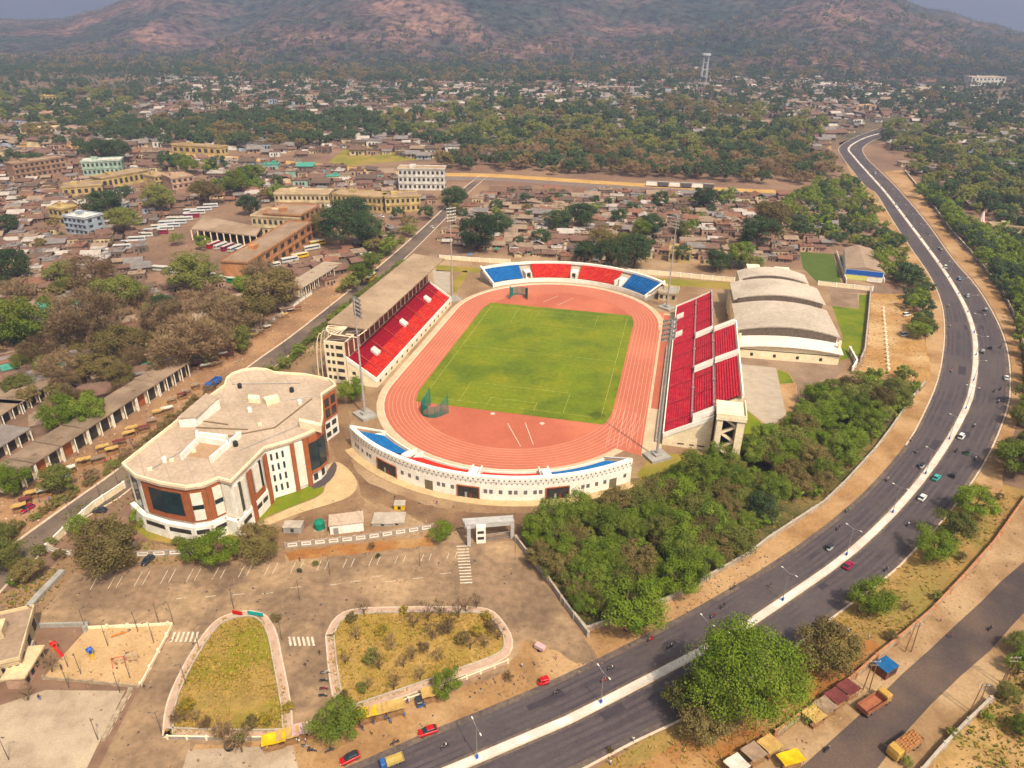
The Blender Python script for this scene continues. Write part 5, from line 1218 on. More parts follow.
# single trees that stand out
tree(738, 722, 128, 'lime', 'growing over the white median of the main road', 1.08, 'rain_tree')
for t in [(690, 712, 54, 'olive', 'left of the giant lime tree'), (704, 740, 60, 'rust', 'below the giant lime tree on the verge'),
 (633, 630, 60, 'lime', 'at the road corner of the grove'), (678, 592, 46, 'lime', None), (560, 562, 40, 'lime', None), (600, 575, 44, 'lime', None), (616, 545, 40, 'green', None), (700, 545, 42, 'rust', None), (760, 520, 40, 'dark', None), (650, 530, 38, 'lime', None), (870, 615, 46, 'lime', None), (822, 670, 66, 'rust', 'right of the giant lime tree'),
 (968, 517, 40, 'lime', None), (949, 540, 42, 'olive', None), (932, 560, 40, 'lime', None), (1012, 478, 46, 'green', None), (648, 756, 24, 'olive', None),
 (338, 737, 50, 'green', 'beside the yellow stall tarps'), (448, 694, 31, 'green', None), (545, 670, 20, 'green', None), (442, 541, 24, 'lime', None), (66, 432, 42, 'lime', None), (92, 428, 44, 'green', None),
 (16, 496, 40, 'lime', None), (62, 492, 40, 'olive', None), (114, 572, 66, 'rust', 'in front of the office block'), (219, 566, 46, 'lime', 'in front of the office block'), (196, 563, 34, 'green', 'in front of the office block'),
 (262, 560, 46, 'rust', 'right of the lime tree before the office block'), (80, 535, 24, 'green', None), (352, 402, 28, 'lime', None), (8, 572, 40, 'olive', None), (30, 580, 30, 'rust', None), (2, 545, 30, 'olive', None), (140, 525, 20, 'green', None),
 (10, 235, 26, 'dark'), (14, 285, 46, 'dark'), (62, 285, 30, 'olive'), (108, 222, 40, 'dark'), (126, 235, 36, 'olive'), (162, 213, 34, 'olive'), (126, 200, 18, 'dark'), (178, 245, 16, 'olive'), (205, 250, 18, 'lime'), (100, 295, 50, 'dry'), (122, 310, 44, 'olive'),
 (195, 298, 54, 'olive'), (246, 297, 28, 'lime'), (22, 305, 34, 'dry'), (33, 350, 62, 'green'), (10, 352, 40, 'dark'), (92, 350, 70, 'dry'), (45, 372, 44, 'dry'), (62, 385, 40, 'dry'), (165, 318, 30, 'dark'), (170, 345, 56, 'dry'), (190, 372, 66, 'dry'), (228, 340, 60, 'dry'), (122, 362, 46, 'rust'), (92, 380, 34, 'rust'), (216, 362, 52, 'dry'), (240, 352, 34, 'olive'), (140, 372, 34, 'dry'), (255, 330, 44, 'rust'),
 (342, 246, 50, 'dark'), (366, 248, 44, 'dark'), (324, 236, 30, 'rust'), (352, 226, 36, 'dark'), (272, 312, 54, 'rust'), (262, 292, 40, 'dry'), (290, 302, 30, 'dry'), (362, 285, 26, 'green'), (372, 272, 24, 'green'), (352, 292, 22, 'olive'), (378, 254, 20, 'rust'), (388, 256, 22, 'green'), (427, 220, 18, 'dark'), (398, 220, 16, 'dark'), (410, 236, 16, 'olive'), (480, 252, 46, 'dark'), (497, 238, 30, 'dark'), (455, 210, 28, 'dark'), (497, 212, 16, 'dark'),
 (285, 368, 16, 'olive'), (300, 356, 16, 'green'), (272, 378, 18, 'olive'), (318, 342, 14, 'olive'), (332, 325, 14, 'olive'), (344, 316, 14, 'green'), (370, 296, 12, 'olive'), (396, 280, 14, 'olive'), (385, 288, 12, 'green'), (402, 270, 12, 'green'),
 (558, 232, 28, 'dark'), (580, 230, 34, 'dark'), (618, 225, 22, 'dark'), (541, 246, 22, 'dark'), (660, 208, 22, 'dark'), (704, 210, 28, 'dark'), (726, 206, 20, 'green'), (519, 246, 13, 'dark'), (546, 245, 12, 'green'), (585, 262, 26, 'dark'), (612, 272, 42, 'dark'), (634, 268, 44, 'dark'), (650, 237, 28, 'dark'), (640, 240, 24, 'green'), (680, 240, 24, 'olive'), (681, 262, 22, 'dark'), (725, 226, 10, 'dark'), (690, 234, 16, 'green'), (716, 272, 30, 'dark'), (738, 268, 32, 'green'), (752, 272, 22, 'olive'), (757, 248, 40, 'dark'), (770, 232, 40, 'rust'), (600, 250, 26, 'rust'), (622, 254, 28, 'olive'), (508, 230, 14, 'dark'),
 (210, 205, 30, 'rust'), (236, 196, 28, 'green'), (250, 215, 24, 'dark'), (252, 187, 26, 'green'), (278, 188, 16, 'dark'), (188, 176, 24, 'green'), (170, 172, 22, 'dark'), (212, 175, 18, 'green'), (120, 165, 30, 'dark'), (104, 166, 34, 'dark'), (88, 160, 22, 'dark'), (35, 172, 24, 'dark'), (15, 163, 18, 'dark'), (5, 168, 14, 'dark')]:
    tree(*(t if len(t) > 4 else (*t, None)) if len(t) < 6 else t)
# grove between stadium and road
GRV = [(521, 540), (552, 524), (600, 519), (648, 505), (668, 488), (702, 476), (758, 452), (800, 412), (838, 392), (900, 382), (922, 388), (905, 404), (888, 430), (870, 452), (842, 482), (818, 502), (764, 538), (710, 572), (678, 592), (640, 606), (600, 618), (584, 622), (552, 580)]
scatter(GRV, 170, 3.5, 2.4, 6.0, ['dark', 'olive', 'green', 'lime', 'olive', 'green', 'rust', 'green', 'lime', 'olive', 'lime'], None, 40)
# belts on both sides of the road bend
scatter([(912, 192), (934, 212), (960, 240), (984, 270), (1004, 300), (1018, 330), (1060, 330), (1060, 240), (1010, 245), (965, 225), (930, 190)], 210, 4.2, 3.2, 6.5, ['dark', 'dark', 'green', 'dark', 'olive'])
scatter([(1022, 330), (1024, 410), (1010, 440), (1000, 470), (1060, 480), (1060, 320)], 44, 4.2, 3.5, 6, ['green', 'olive', 'green'])
scatter([(845, 182), (862, 190), (886, 225), (905, 262), (918, 285), (926, 310), (921, 345), (908, 330), (900, 292), (880, 278), (868, 252), (830, 245), (800, 240), (775, 225), (800, 190)], 190, 4.8, 3.2, 6.5, ['dark', 'olive', 'dark', 'green', 'rust'])
scatter([(905, 268), (922, 276), (936, 300), (940, 325), (938, 345), (924, 345), (922, 310)], 30, 3.2, 2.8, 4.2, ['green', 'dark', 'olive'])
scatter([(200, 182), (262, 190), (300, 198), (260, 206), (190, 196)], 14, 7, 4, 6.5, ['dark', 'green', 'rust'])
scatter([(325, 262), (400, 226), (440, 210), (430, 230), (385, 256), (335, 275)], 12, 6, 2.5, 4.5, ['dark', 'olive', 'rust'])
pxscatter([(-20, 95), (130, 96), (135, 128), (-20, 128)], 150, .34, 6, 11, ['dark', 'dark', 'olive', 'rust'])
scatter([(520, 541), (560, 522), (640, 508), (660, 590), (590, 620), (555, 585)], 26, 3.6, 2.4, 4.6, ['green', 'lime', 'olive', 'green'])
scatter([(812, 392), (850, 385), (895, 378), (925, 380), (905, 400), (870, 410), (815, 430)], 8, 4.5, 3, 4.5, ['olive', 'green'])
scatter([(1000, 690), (1030, 640), (1060, 700), (1040, 760)], 6, 4, 2.2, 3.5, ['olive', 'green', 'rust'])
for (u, v, d, k) in ((905, 765, 14, 'olive'), (1005, 700, 26, 'olive'), (1018, 652, 30, 'olive'), (1020, 735, 26, 'green'), (985, 720, 14, 'green'), (952, 738, 16, 'olive')): tree(u, v, d, k, None)
# the town's trees, thinning out towards the hill; the farthest become woodland
scatter([(0, 150), (60, 150), (250, 190), (255, 180), (150, 160), (0, 130)], 14, 14, 6, 10, ['dark', 'dark', 'rust'])
scatter([(0, 300), (120, 290), (240, 310), (260, 340), (190, 372), (120, 405), (60, 420), (0, 400)], 100, 5.2, 3.2, 6.5, ['dry', 'rust', 'dry', 'olive', 'rust'])
scatter([(0, 200), (120, 200), (110, 300), (0, 290)], 26, 12, 2.4, 4.6, ['dark', 'rust', 'dry'])
scatter([(440, 195), (780, 200), (760, 255), (480, 250)], 60, 9, 2.4, 5.2, ['dark', 'rust', 'dark', 'green', 'dry'])
scatter([(450, 172), (640, 178), (800, 188), (840, 175), (800, 150), (640, 150), (480, 150), (440, 165)], 230, 8.5, 5, 10, ['dark', 'rust', 'dark', 'dry', 'dark'])
scatter([(440, 168), (640, 177), (800, 186), (840, 178), (830, 160), (640, 160), (450, 156)], 120, 8, 5, 9, ['dark', 'dry', 'dark', 'rust'])
scatter([(880, 135), (1040, 180), (1040, 240), (960, 215), (915, 180)], 130, 8, 5, 9, ['dark', 'dark', 'olive', 'rust'])
scatter([(1060, 190), (1300, 190), (1400, 300), (1120, 420), (1060, 470)], 260, 6, 3.5, 7, ['green', 'dark', 'olive', 'dark'])
scatter([(1100, 620), (1300, 480), (1500, 480), (1300, 760), (1100, 800)], 60, 5, 2.5, 4.5, ['olive', 'green', 'rust'])
scatter([(-20, 300), (-20, 700), (-260, 700), (-200, 300)], 90, 7, 3, 6, ['dry', 'rust', 'green', 'olive'])
pxscatter([(-20, 78), (120, 76), (300, 84), (560, 84), (700, 82), (860, 80), (1044, 78), (1044, 58), (860, 60), (600, 62), (300, 60), (100, 56), (-20, 60)], 3000, .20, 7, 13, ['dark', 'dark', 'dark', 'rust', 'dark', 'dark'])
pxscatter([(150, 76), (1000, 76), (1000, 112), (150, 112)], 520, .6, 5, 9, ['dark', 'dark', 'rust'])
pxscatter([(-20, 98), (300, 108), (560, 102), (860, 108), (900, 120), (1044, 135), (1044, 78), (560, 82), (-20, 76)], 1000, .40, 6, 11, ['dark', 'dark', 'dark', 'rust'])
pxscatter([(380, 118), (480, 106), (640, 106), (760, 108), (830, 125), (800, 155), (700, 165), (560, 160), (440, 150), (390, 140)], 560, .30, 6, 12, ['dark', 'dark', 'dark', 'olive', 'dark', 'rust', 'dark'])
pxscatter([(90, 128), (270, 115), (380, 118), (390, 138), (310, 150), (200, 150), (100, 142)], 260, .3, 6, 12, ['dark', 'dark', 'rust'])
pxscatter([(880, 128), (1044, 128), (1044, 165), (960, 160), (900, 150)], 120, .5, 5, 9, ['dark', 'olive', 'dark'])
pxscatter([(-20, 130), (90, 128), (80, 150), (-20, 146)], 26, .6, 6, 10, ['dark', 'rust'])
def cells(P, rad):
    out = set(); L = sum((Vector(b) - Vector(a)).length for a, b in zip(P, P[1:]))
    for q in resample(P, max(2, int(L / 2.5))):
        k = int(rad / 3) + 1
        for i in range(-k, k + 1):
            for j in range(-k, k + 1):
                if hypot(i, j) * 3 <= rad: out.add((int((q.x // 3) + i), int((q.y // 3) + j)))
    return out
ROADC = cells(EL3, 5) | cells(MD3, 5) | cells(ER3, 5) | cells(ra, 10); ROADH = cells(EL3, 14) | cells(MD3, 14) | cells(ER3, 14); TOWNC = cells(LL3, 12) | cells(LR3, 9)
def onroad(x, y, r): return (int(x // 3), int(y // 3)) in ROADC
TREES = [t for t in TREES if t[5] or t[0] > 26 or not onroad(t[1], t[2], t[3])]
def inframe(x, y, r):
    u, v = PX((x, y, r)); return -r * 5 < u < 1024 + r * 5 and v < 800
TREES.sort(key=lambda t: -t[0] if inframe(t[1], t[2], t[3]) else 0)
def sizeword(r): return 'small' if r < 3.2 else 'mid-sized' if r < 4.6 else 'large' if r < 7 else 'very large'
for i, (s, x, y, r, key, where, nm, asp) in enumerate(TREES[:288]):
    e = empty(nm, (x, y, 0)); e.rotation_euler = (0, 0, R.uniform(0, 6.28)); e.scale = (r * R.uniform(.86, 1.16), r * R.uniform(.86, 1.16), r * asp)
    lod = 3 if nm == 'rain_tree' else 0 if s > 21 else 1
    put(trunk(key == 'dry', i % 4), 'trunk', e); put(crown(key, lod, i % 3 if lod < 3 else 0), 'crown', e)
    look = ('giant spreading lime green rain tree' if nm == 'rain_tree' else f"{sizeword(r)} {LOOKC[key]} tree")
    tag(e, look, 'tree', 'trees of the stadium grounds and town' if nm != 'rain_tree' else None, where)
# farther trees form one woodland
fw_ = MB(); fk = list(LEAF)
protos = {}
for key in LEAF:
    for i in range(2): protos[(key, i)] = [Vector(v.co) for v in crown(key, 2, i).vertices]; protos[(key, i + 2)] = [Vector(v.co) for v in crown(key, 1, i).vertices]
for i, (s, x, y, r, key, where, nm, asp) in enumerate(TREES[288:]):
    a = R.uniform(0, 6.28); c, q = cos(a), sin(a); P = protos[(key, i % 2 + (2 if s > 9.5 else 0))]; zb = max(0, hillz(x, y)) if y > 1600 else 0
    n0 = len(fw_.v); fw_.v.extend([(x + r * (c * p.x - q * p.y), y + r * (q * p.x + c * p.y), zb + r * asp * p.z) for p in P])
    m = len(P) // 4; fw_.f.extend([(n0 + 4 * k, n0 + 4 * k + 1, n0 + 4 * k + 2, n0 + 4 * k + 3) for k in range(m)]); fw_.mi.extend([fk.index(key)] * m)
# scrub forest on the hill slopes belongs to the same woodland
for _ in range(27000):
    x = R.uniform(-3600, 3600); y = R.uniform(1950, 4300); z = hillz(x, y)
    if z < 4 or noise.noise((x * .003, y * .003, 7)) < -.42 + R.random() * .3: continue
    r = R.uniform(4, 9.5); key = R.choice(['dark', 'dark', 'rust', 'rust', 'dry', 'olive']); P = protos[(key, 0)][:48]; n0 = len(fw_.v)
    fw_.v.extend([(x + r * p.x, y + r * p.y, z - r * .3 + r * .8 * p.z) for p in P]); fw_.f.extend([(n0 + 4 * k, n0 + 4 * k + 1, n0 + 4 * k + 2, n0 + 4 * k + 3) for k in range(12)]); fw_.mi.extend([fk.index(key)] * 12)
stuff(fw_.build('woodland', [LEAF[k] for k in fk]), 'mixed woodland thinning out through the town and up the hill', 'woodland')

# ------------------------------------------------------------------ shrubs, saplings, flowering bushes
def shrub(u, v, dpx, key, where=None, name='shrub', look=None, tall=1.0):
    p = G(u, v); dep = -(p - EYE).dot(CZ); r = dpx * .5 * dep / F; e = empty(name, p); e.scale = (r, r, r * tall); e.rotation_euler = (0, 0, R.uniform(0, 6.28))
    i = R.randrange(3); put(trunk(key == 'dry', i), 'stem', e); put(crown(key, 4 if name == 'sapling' else 1, i), 'foliage', e)
    tag(e, look or f"{LOOKC[key]} {'sapling' if name == 'sapling' else 'shrub'}", name, name + 's on the grass islands and verges', where)
for (u, v, d, k) in [(187, 712, 20, 'yellow'), (176, 722, 14, 'dry'), (288, 712, 15, 'yellow'), (268, 726, 15, 'yellow'), (252, 730, 20, 'rust'), (222, 738, 22, 'dry'), (206, 728, 16, 'dry'), (240, 742, 16, 'olive'), (277, 622, 12, 'rust'), (262, 724, 16, 'yellow'), (404, 614, 12, 'yellow'), (382, 634, 16, 'yellow'), (372, 664, 20, 'olive'), (362, 692, 14, 'olive'), (478, 636, 16, 'yellow'), (462, 644, 18, 'rust'), (446, 634, 18, 'dry'), (492, 630, 16, 'dry'), (487, 620, 12, 'yellow'), (424, 652, 14, 'dry'), (352, 622, 14, 'rust'), (345, 700, 14, 'rust'),
 (372, 549, 9, 'dry'), (378, 558, 6, 'dark'), (316, 566, 8, 'olive'), (300, 572, 6, 'dark'), (508, 680, 12, 'dry'), (762, 700, 14, 'rust'), (905, 610, 12, 'dry'), (935, 600, 12, 'olive'), (890, 640, 14, 'rust'), (960, 560, 12, 'rust'), (610, 752, 8, 'rust'), (985, 500, 12, 'olive'), (998, 500, 10, 'rust'), (40, 556, 16, 'olive'), (18, 586, 18, 'green'), (60, 560, 14, 'rust'), (52, 546, 14, 'olive'), (178, 545, 12, 'olive')]:
    shrub(u, v, d, k, None)
for (u, v, d) in [(364, 615, 14), (392, 650, 16), (380, 670, 18), (414, 628, 18), (412, 660, 14), (428, 622, 18), (420, 680, 14), (394, 690, 16), (440, 616, 16), (432, 640, 18), (458, 618, 18), (466, 612, 16), (470, 650, 16), (476, 608, 14), (484, 648, 14), (498, 640, 14), (438, 662, 14), (356, 640, 14), (368, 690, 12), (404, 668, 14), (186, 722, 14), (230, 745, 20), (242, 752, 24), (196, 722, 12), (346, 664, 12), (450, 628, 16), (28, 700, 16), (52, 672, 18)]:
    shrub(u, v, d * 1.25, 'dry', None, 'sapling', 'leafless brown sapling', 1.25)
b = MB()      # hedge strip beside the town road
for (a, c) in (((276, 384), (306, 350)), ((310, 344), (330, 326)), ((336, 320), (352, 306))):
    pass
# ------------------------------------------------------------------ small houses of the town
HM = {}
def hedge(pts, rad, sp, keys, look, where):
    P = [G(*q) for q in pts]; L = sum((b - a).length for a, b in zip(P, P[1:])); Q = resample(P, max(3, int(L / sp))); e = empty('hedge', Q[len(Q) // 2]); tag(e, look, 'hedge', None, where)
    b = MB(); protos = {k: [Vector(v.co) for v in crown(k, 1, 0).vertices] for k in keys}; mi = list(protos)
    for q in Q:
        k = R.choice(keys); r = rad * R.uniform(.6, 1.35); x = q.x + R.uniform(-.5, .5) * rad; y = q.y + R.uniform(-.5, .5) * rad; a = R.uniform(0, 6.28); c, s_ = cos(a), sin(a); n0 = len(b.v)
        b.v.extend([(x + r * (c * p.x - s_ * p.y), y + r * (s_ * p.x + c * p.y), r * p.z * .95 - r * .25) for p in protos[k]]); m = len(protos[k]) // 4; b.f.extend([(n0 + 4 * i, n0 + 4 * i + 1, n0 + 4 * i + 2, n0 + 4 * i + 3) for i in range(m)]); b.mi.extend([mi.index(k)] * m)
    child(b, 'foliage', [LEAF[k] for k in mi], e)
hedge([(8, 538), (40, 516), (75, 494), (112, 468)], 2.0, 2.6, ['rust', 'olive', 'dry'], 'straggling brown roadside hedge', 'between the market strip and the near town road')
hedge([(118, 464), (150, 440), (186, 410), (215, 386)], 1.9, 2.6, ['rust', 'dry', 'rust'], 'dusty brown roadside hedge', 'behind the office block by the town road')
hedge([(268, 384), (290, 362), (310, 342), (330, 322)], 1.9, 2.4, ['olive', 'green', 'olive'], 'olive green roadside hedge', 'left of the roofed stand by the town road')
hedge([(334, 318), (352, 302), (378, 282), (402, 264)], 1.7, 2.6, ['olive', 'green'], 'green hedge row', 'behind the roofed stand')
hedge([(340, 292), (362, 274), (384, 256), (404, 240)], 2.2, 3.0, ['green', 'olive', 'rust'], 'tall mixed hedge', 'on the far side of the town road')
WC = {'brown': wallm('mud_wall', (.21, .15, .115)), 'cream': W_cream, 'pink': W_pink, 'blue': W_blue, 'white': W_white, 'mint': W_mint}
RC_ = {'rust-brown': mat('rust_roof', (.165, .102, .078), (.115, .072, .056), .35, .95, 6), 'clay red': mat('clay_roof', (.21, .112, .08), (.155, .083, .06), .35, .95, 6), 'grey': mat('asbestos_roof', (.21, .185, .17), (.15, .13, .12), .35, .95, 6), 'tan': mat('tan_roof_sheet', (.275, .205, .155), (.20, .15, .112), .35, .95, 6), 'pale': mat('pale_roof_sheet', (.42, .37, .33), (.31, .27, .24), .35, .8, 6), 'dark brown': mat('dark_roof', (.12, .085, .065), (.09, .065, .05), .35, .95, 6), 'blue tarp': mat('blue_tarp', (.09, .22, .38), (.07, .17, .3), .6, .7), 'green': mat('green_sheet', (.10, .28, .22), (.08, .22, .17), .6, .7)}
def house_meshes(wc, rc, kind):
    k = (wc, rc, kind)
    if k not in HM:
        b = MB(); hx_, hy_ = .5, .36; h = .34 if kind != 2 else .5
        b.box((0, 0, h / 2), (1, .72, h)); b.m = 1
        for x in (-.25, .22): b.box((x, -.362, h * .5), (.14, .02, h * .4))
        b.box((0.02, -.362, h * .38), (.12, .02, h * .7)); b.box((.502, .0, h * .5), (.02, .2, h * .35))
        wm = b.mesh('house', [WC[wc], M_dark])
        b = MB()
        if kind == 0: b.prism([(-.56, -.44), (.56, -.44), (.56, .44), (-.56, .44)], lambda p: h + .03 + (p[1] + .44) * .1, lambda p: h + .07 + (p[1] + .44) * .1)
        elif kind == 1:
            for s in (-1, 1): b.add([(-.56, s * .45, h - .02), (.56, s * .45, h - .02), (.56, 0, h + .2), (-.56, 0, h + .2), (-.56, s * .45, h - .06), (.56, s * .45, h - .06)], [(0, 1, 2, 3), (4, 5, 1, 0)])
        else:
            b.box((0, 0, h + .02), (1.06, .78, .05)); b.box((.2, .1, h + .12), (.28, .24, .2)); b.box((-.3, -.2, h + .09), (.1, .1, .12))
        HM[k] = (wm, b.mesh('roof', RC_[rc]))
    return HM[k]
HOUSES = []
def hscatter(poly, n, sp, smin, smax, ang, wcs, rcs, pxmode=False, kinds=(0, 1, 1, 2)):
    P = [tuple(G(u, v).xy) for u, v in poly]; xs = [p[0] for p in P]; ys = [p[1] for p in P]; got = []
    us = [p[0] for p in poly]; vs_ = [p[1] for p in poly]
    for _ in range(n * 25):
        if len(got) >= n: break
        if pxmode:
            u, v = R.uniform(min(us), max(us)), R.uniform(min(vs_), max(vs_))
            if not inpoly((u, v), poly): continue
            x, y = G(u, v).xy
        else:
            x, y = R.uniform(min(xs), max(xs)), R.uniform(min(ys), max(ys))
            if not inpoly((x, y), P): continue
        s = R.uniform(smin, smax)
        if any((x - a) ** 2 + (y - c) ** 2 < (sp * (s + q)) ** 2 for a, c, q in got[-500:]): continue
        if (int(x // 3), int(y // 3)) in ROADC or (int(x // 3), int(y // 3)) in ROADH or (int(x // 3), int(y // 3)) in TOWNC: continue
        if any((x - k[0]) ** 2 + (y - k[1]) ** 2 < (k[2] + s * .5) ** 2 for k in BIGB): continue
        got.append((x, y, s)); dep = -(Vector((x, y, 0)) - EYE).dot(CZ)
        HOUSES.append([s * F / dep, x, y, s, radians(ang) + (R.choice((0, pi / 2)) if R.random() < .3 else 0) + R.gauss(0, .07), R.choice(wcs), R.choice(rcs), R.choice(kinds)])
BIGB = []
for o_, look_, wh_, _p in THINGS:
    if o_.name.startswith(('town_building', 'shop_row', 'bus_shed', 'temple')): BIGB.append((o_.location.x, o_.location.y, 14))
RB1 = ['rust-brown', 'rust-brown', 'clay red', 'grey', 'dark brown', 'tan', 'rust-brown']; WB1 = ['brown', 'brown', 'cream', 'pink', 'brown']
hscatter([(-10, 205), (60, 195), (112, 240), (108, 270), (70, 290), (0, 300)], 190, .40, 6, 11, 15, WB1, RB1 + ['pale'])
hscatter([(-10, 182), (130, 195), (170, 200), (150, 225), (60, 215), (-10, 215)], 60, .45, 7, 12, 10, WB1 + ['blue', 'white'], RB1 + ['pale'])
hscatter([(442, 200), (560, 195), (770, 205), (760, 262), (690, 270), (560, 258), (470, 255), (440, 240)], 200, .42, 6, 11, -4, WB1 + ['cream', 'blue', 'mint'], ['tan', 'rust-brown', 'tan', 'grey', 'pale', 'clay red', 'dark brown', 'tan'])
hscatter([(0, 310), (110, 290), (160, 300), (200, 310), (240, 320), (180, 370), (100, 420), (0, 400)], 110, .45, 6, 11, 38, WB1, RB1 + ['tan', 'green'])
hscatter([(983, 222), (1050, 222), (1050, 265), (1010, 262), (985, 240)], 34, .42, 6, 11, 20, WB1, ['tan', 'tan', 'pale', 'clay red'])
hscatter([(120, 300), (140, 280), (150, 250), (120, 250), (100, 270)], 14, .5, 6, 10, 20, WB1, RB1)
hscatter([(460, 190), (640, 195), (790, 198), (800, 205), (640, 204), (450, 200)], 50, .45, 8, 14, 0, WB1, RB1)
hscatter([(760, 205), (830, 205), (850, 235), (790, 232)], 16, .6, 7, 11, 10, WB1 + ['white'], RB1)
hscatter([(250, 165), (400, 175), (390, 188), (270, 186), (200, 180)], 40, .5, 9, 15, 5, WB1 + ['cream', 'mint', 'blue'], RB1 + ['green', 'pale'])
hscatter([(325, 262), (345, 250), (400, 228), (440, 212), (425, 235), (385, 258), (340, 275)], 30, .5, 6, 10, 30, WB1, RB1 + ['tan', 'pale'])
hscatter([(200, 180), (262, 190), (330, 192), (250, 206), (190, 196)], 34, .5, 7, 12, 8, WB1 + ['cream'], RB1 + ['pale'])
hscatter([(240, 286), (330, 250), (335, 262), (300, 285), (262, 305)], 12, .55, 5, 8, 35, WB1, RB1 + ['tan'])
hscatter([(100, 252), (150, 215), (195, 205), (185, 214), (120, 262)], 10, .6, 6, 9, 12, WB1, RB1)
FARW = ['white', 'cream', 'pink', 'brown', 'brown', 'blue', 'white']; FARR = ['pale', 'tan', 'rust-brown', 'grey', 'grey', 'rust-brown', 'dark brown', 'dark brown']
hscatter([(-20, 122), (90, 130), (60, 150), (-20, 145)], 40, .5, 10, 18, 0, FARW, FARR, True)
hscatter([(130, 108), (240, 100), (330, 118), (300, 130), (150, 128)], 90, .45, 10, 17, 10, FARW, FARR, True)
hscatter([(150, 128), (330, 118), (380, 128), (300, 160), (180, 152)], 90, .45, 9, 16, 10, FARW, FARR, True)
hscatter([(320, 118), (370, 105), (500, 100), (520, 108), (420, 118), (360, 130)], 70, .45, 10, 18, 0, FARW, FARR, True)
hscatter([(160, 82), (280, 78), (420, 86), (560, 84), (650, 92), (630, 106), (500, 102), (330, 106), (180, 100)], 480, .36, 12, 22, 0, FARW, FARR, True)
hscatter([(600, 66), (720, 74), (760, 96), (660, 100), (600, 92)], 60, .45, 10, 18, 0, FARW, FARR, True)
hscatter([(730, 88), (860, 84), (900, 104), (830, 112), (760, 108)], 180, .38, 11, 20, 0, FARW, FARR, True)
hscatter([(740, 142), (790, 140), (800, 160), (760, 170)], 22, .5, 9, 14, 0, FARW, FARR, True)
hscatter([(930, 108), (1040, 100), (1040, 150), (980, 150)], 34, .5, 9, 16, 0, FARW, FARR, True)
hscatter([(0, 96), (110, 100), (130, 120), (40, 116)], 40, .5, 10, 18, 0, FARW, FARR, True)
hscatter([(0, 150), (160, 158), (170, 172), (80, 172), (0, 164)], 44, .45, 9, 15, 5, WB1, RB1, True)
hscatter([(-20, 150), (240, 160), (440, 170), (440, 205), (330, 225), (300, 215), (215, 195), (75, 265), (-20, 300)], 640, .40, 5, 9, 12, WB1 + ['cream', 'pink'], RB1 + ['tan', 'pale', 'grey'])
hscatter([(440, 196), (860, 200), (845, 235), (800, 262), (740, 268), (690, 272), (560, 260), (440, 245)], 420, .40, 5, 9.5, -4, WB1, RB1 + ['tan', 'pale', 'tan'])
hscatter([(-20, 96), (200, 100), (600, 92), (1040, 92), (1040, 160), (900, 150), (830, 160), (640, 168), (430, 160), (250, 150), (-20, 146)], 1500, .5, 8, 16, 3, FARW + ['brown', 'brown'], FARR + ['rust-brown', 'grey', 'dark brown'], True)
hscatter([(150, 76), (700, 74), (900, 84), (1000, 96), (600, 94), (150, 98)], 500, .42, 11, 20, 0, FARW, FARR, True)
hscatter([(900, 165), (1040, 170), (1040, 225), (960, 205)], 90, .5, 7, 12, 10, WB1, RB1 + ['tan'])
hscatter([(-20, 200), (-220, 200), (-300, 420), (-20, 420)], 160, .45, 6, 11, 20, WB1, RB1)
hscatter([(100, 290), (330, 262), (345, 275), (255, 335), (190, 372), (100, 425), (0, 440), (0, 300)], 130, .42, 5, 9, 38, WB1, RB1 + ['tan'])
HOUSES.sort(key=lambda h: -h[0] if inframe(h[1], h[2], 3) else 0)
for i, (s, x, y, sz, a, wc, rc, kd) in enumerate(HOUSES[:285]):
    wm, rm = house_meshes(wc, rc, kd); sc_ = (sz, sz * R.uniform(.8, 1.2), max(7.0, sz) * .95)
    o = put(wm, 'house', None, (x, y, 0), a, sc_); put(rm, 'roof', o)
    tag(o, f"{'tiny' if sz < 7.5 else 'small' if sz < 9.5 else 'larger'} {wc} house with {rc} {('lean-to','gabled','flat')[kd]} roof", 'house', 'small houses of the town')
fh_ = MB(); mats_ = []; mk_ = {}
for (s, x, y, sz, a, wc, rc, kd) in HOUSES[285:]:
    for me in house_meshes(wc, rc, kd):
        c, q = cos(a), sin(a); n0 = len(fh_.v); zb = max(0, hillz(x, y)) if y > 1600 else 0
        fh_.v.extend([(x + sz * (c * v.co.x - q * v.co.y), y + sz * (q * v.co.x + c * v.co.y), zb + sz * .9 * v.co.z) for v in me.vertices])
        for p in me.polygons:
            m = me.materials[p.material_index]
            if m.name not in mk_: mk_[m.name] = len(mats_); mats_.append(m)
            fh_.f.append(tuple(n0 + k for k in p.vertices)); fh_.mi.append(mk_[m.name])
stuff(fh_.build('distant_houses', mats_), 'distant pale houses scattered among the trees', 'houses')

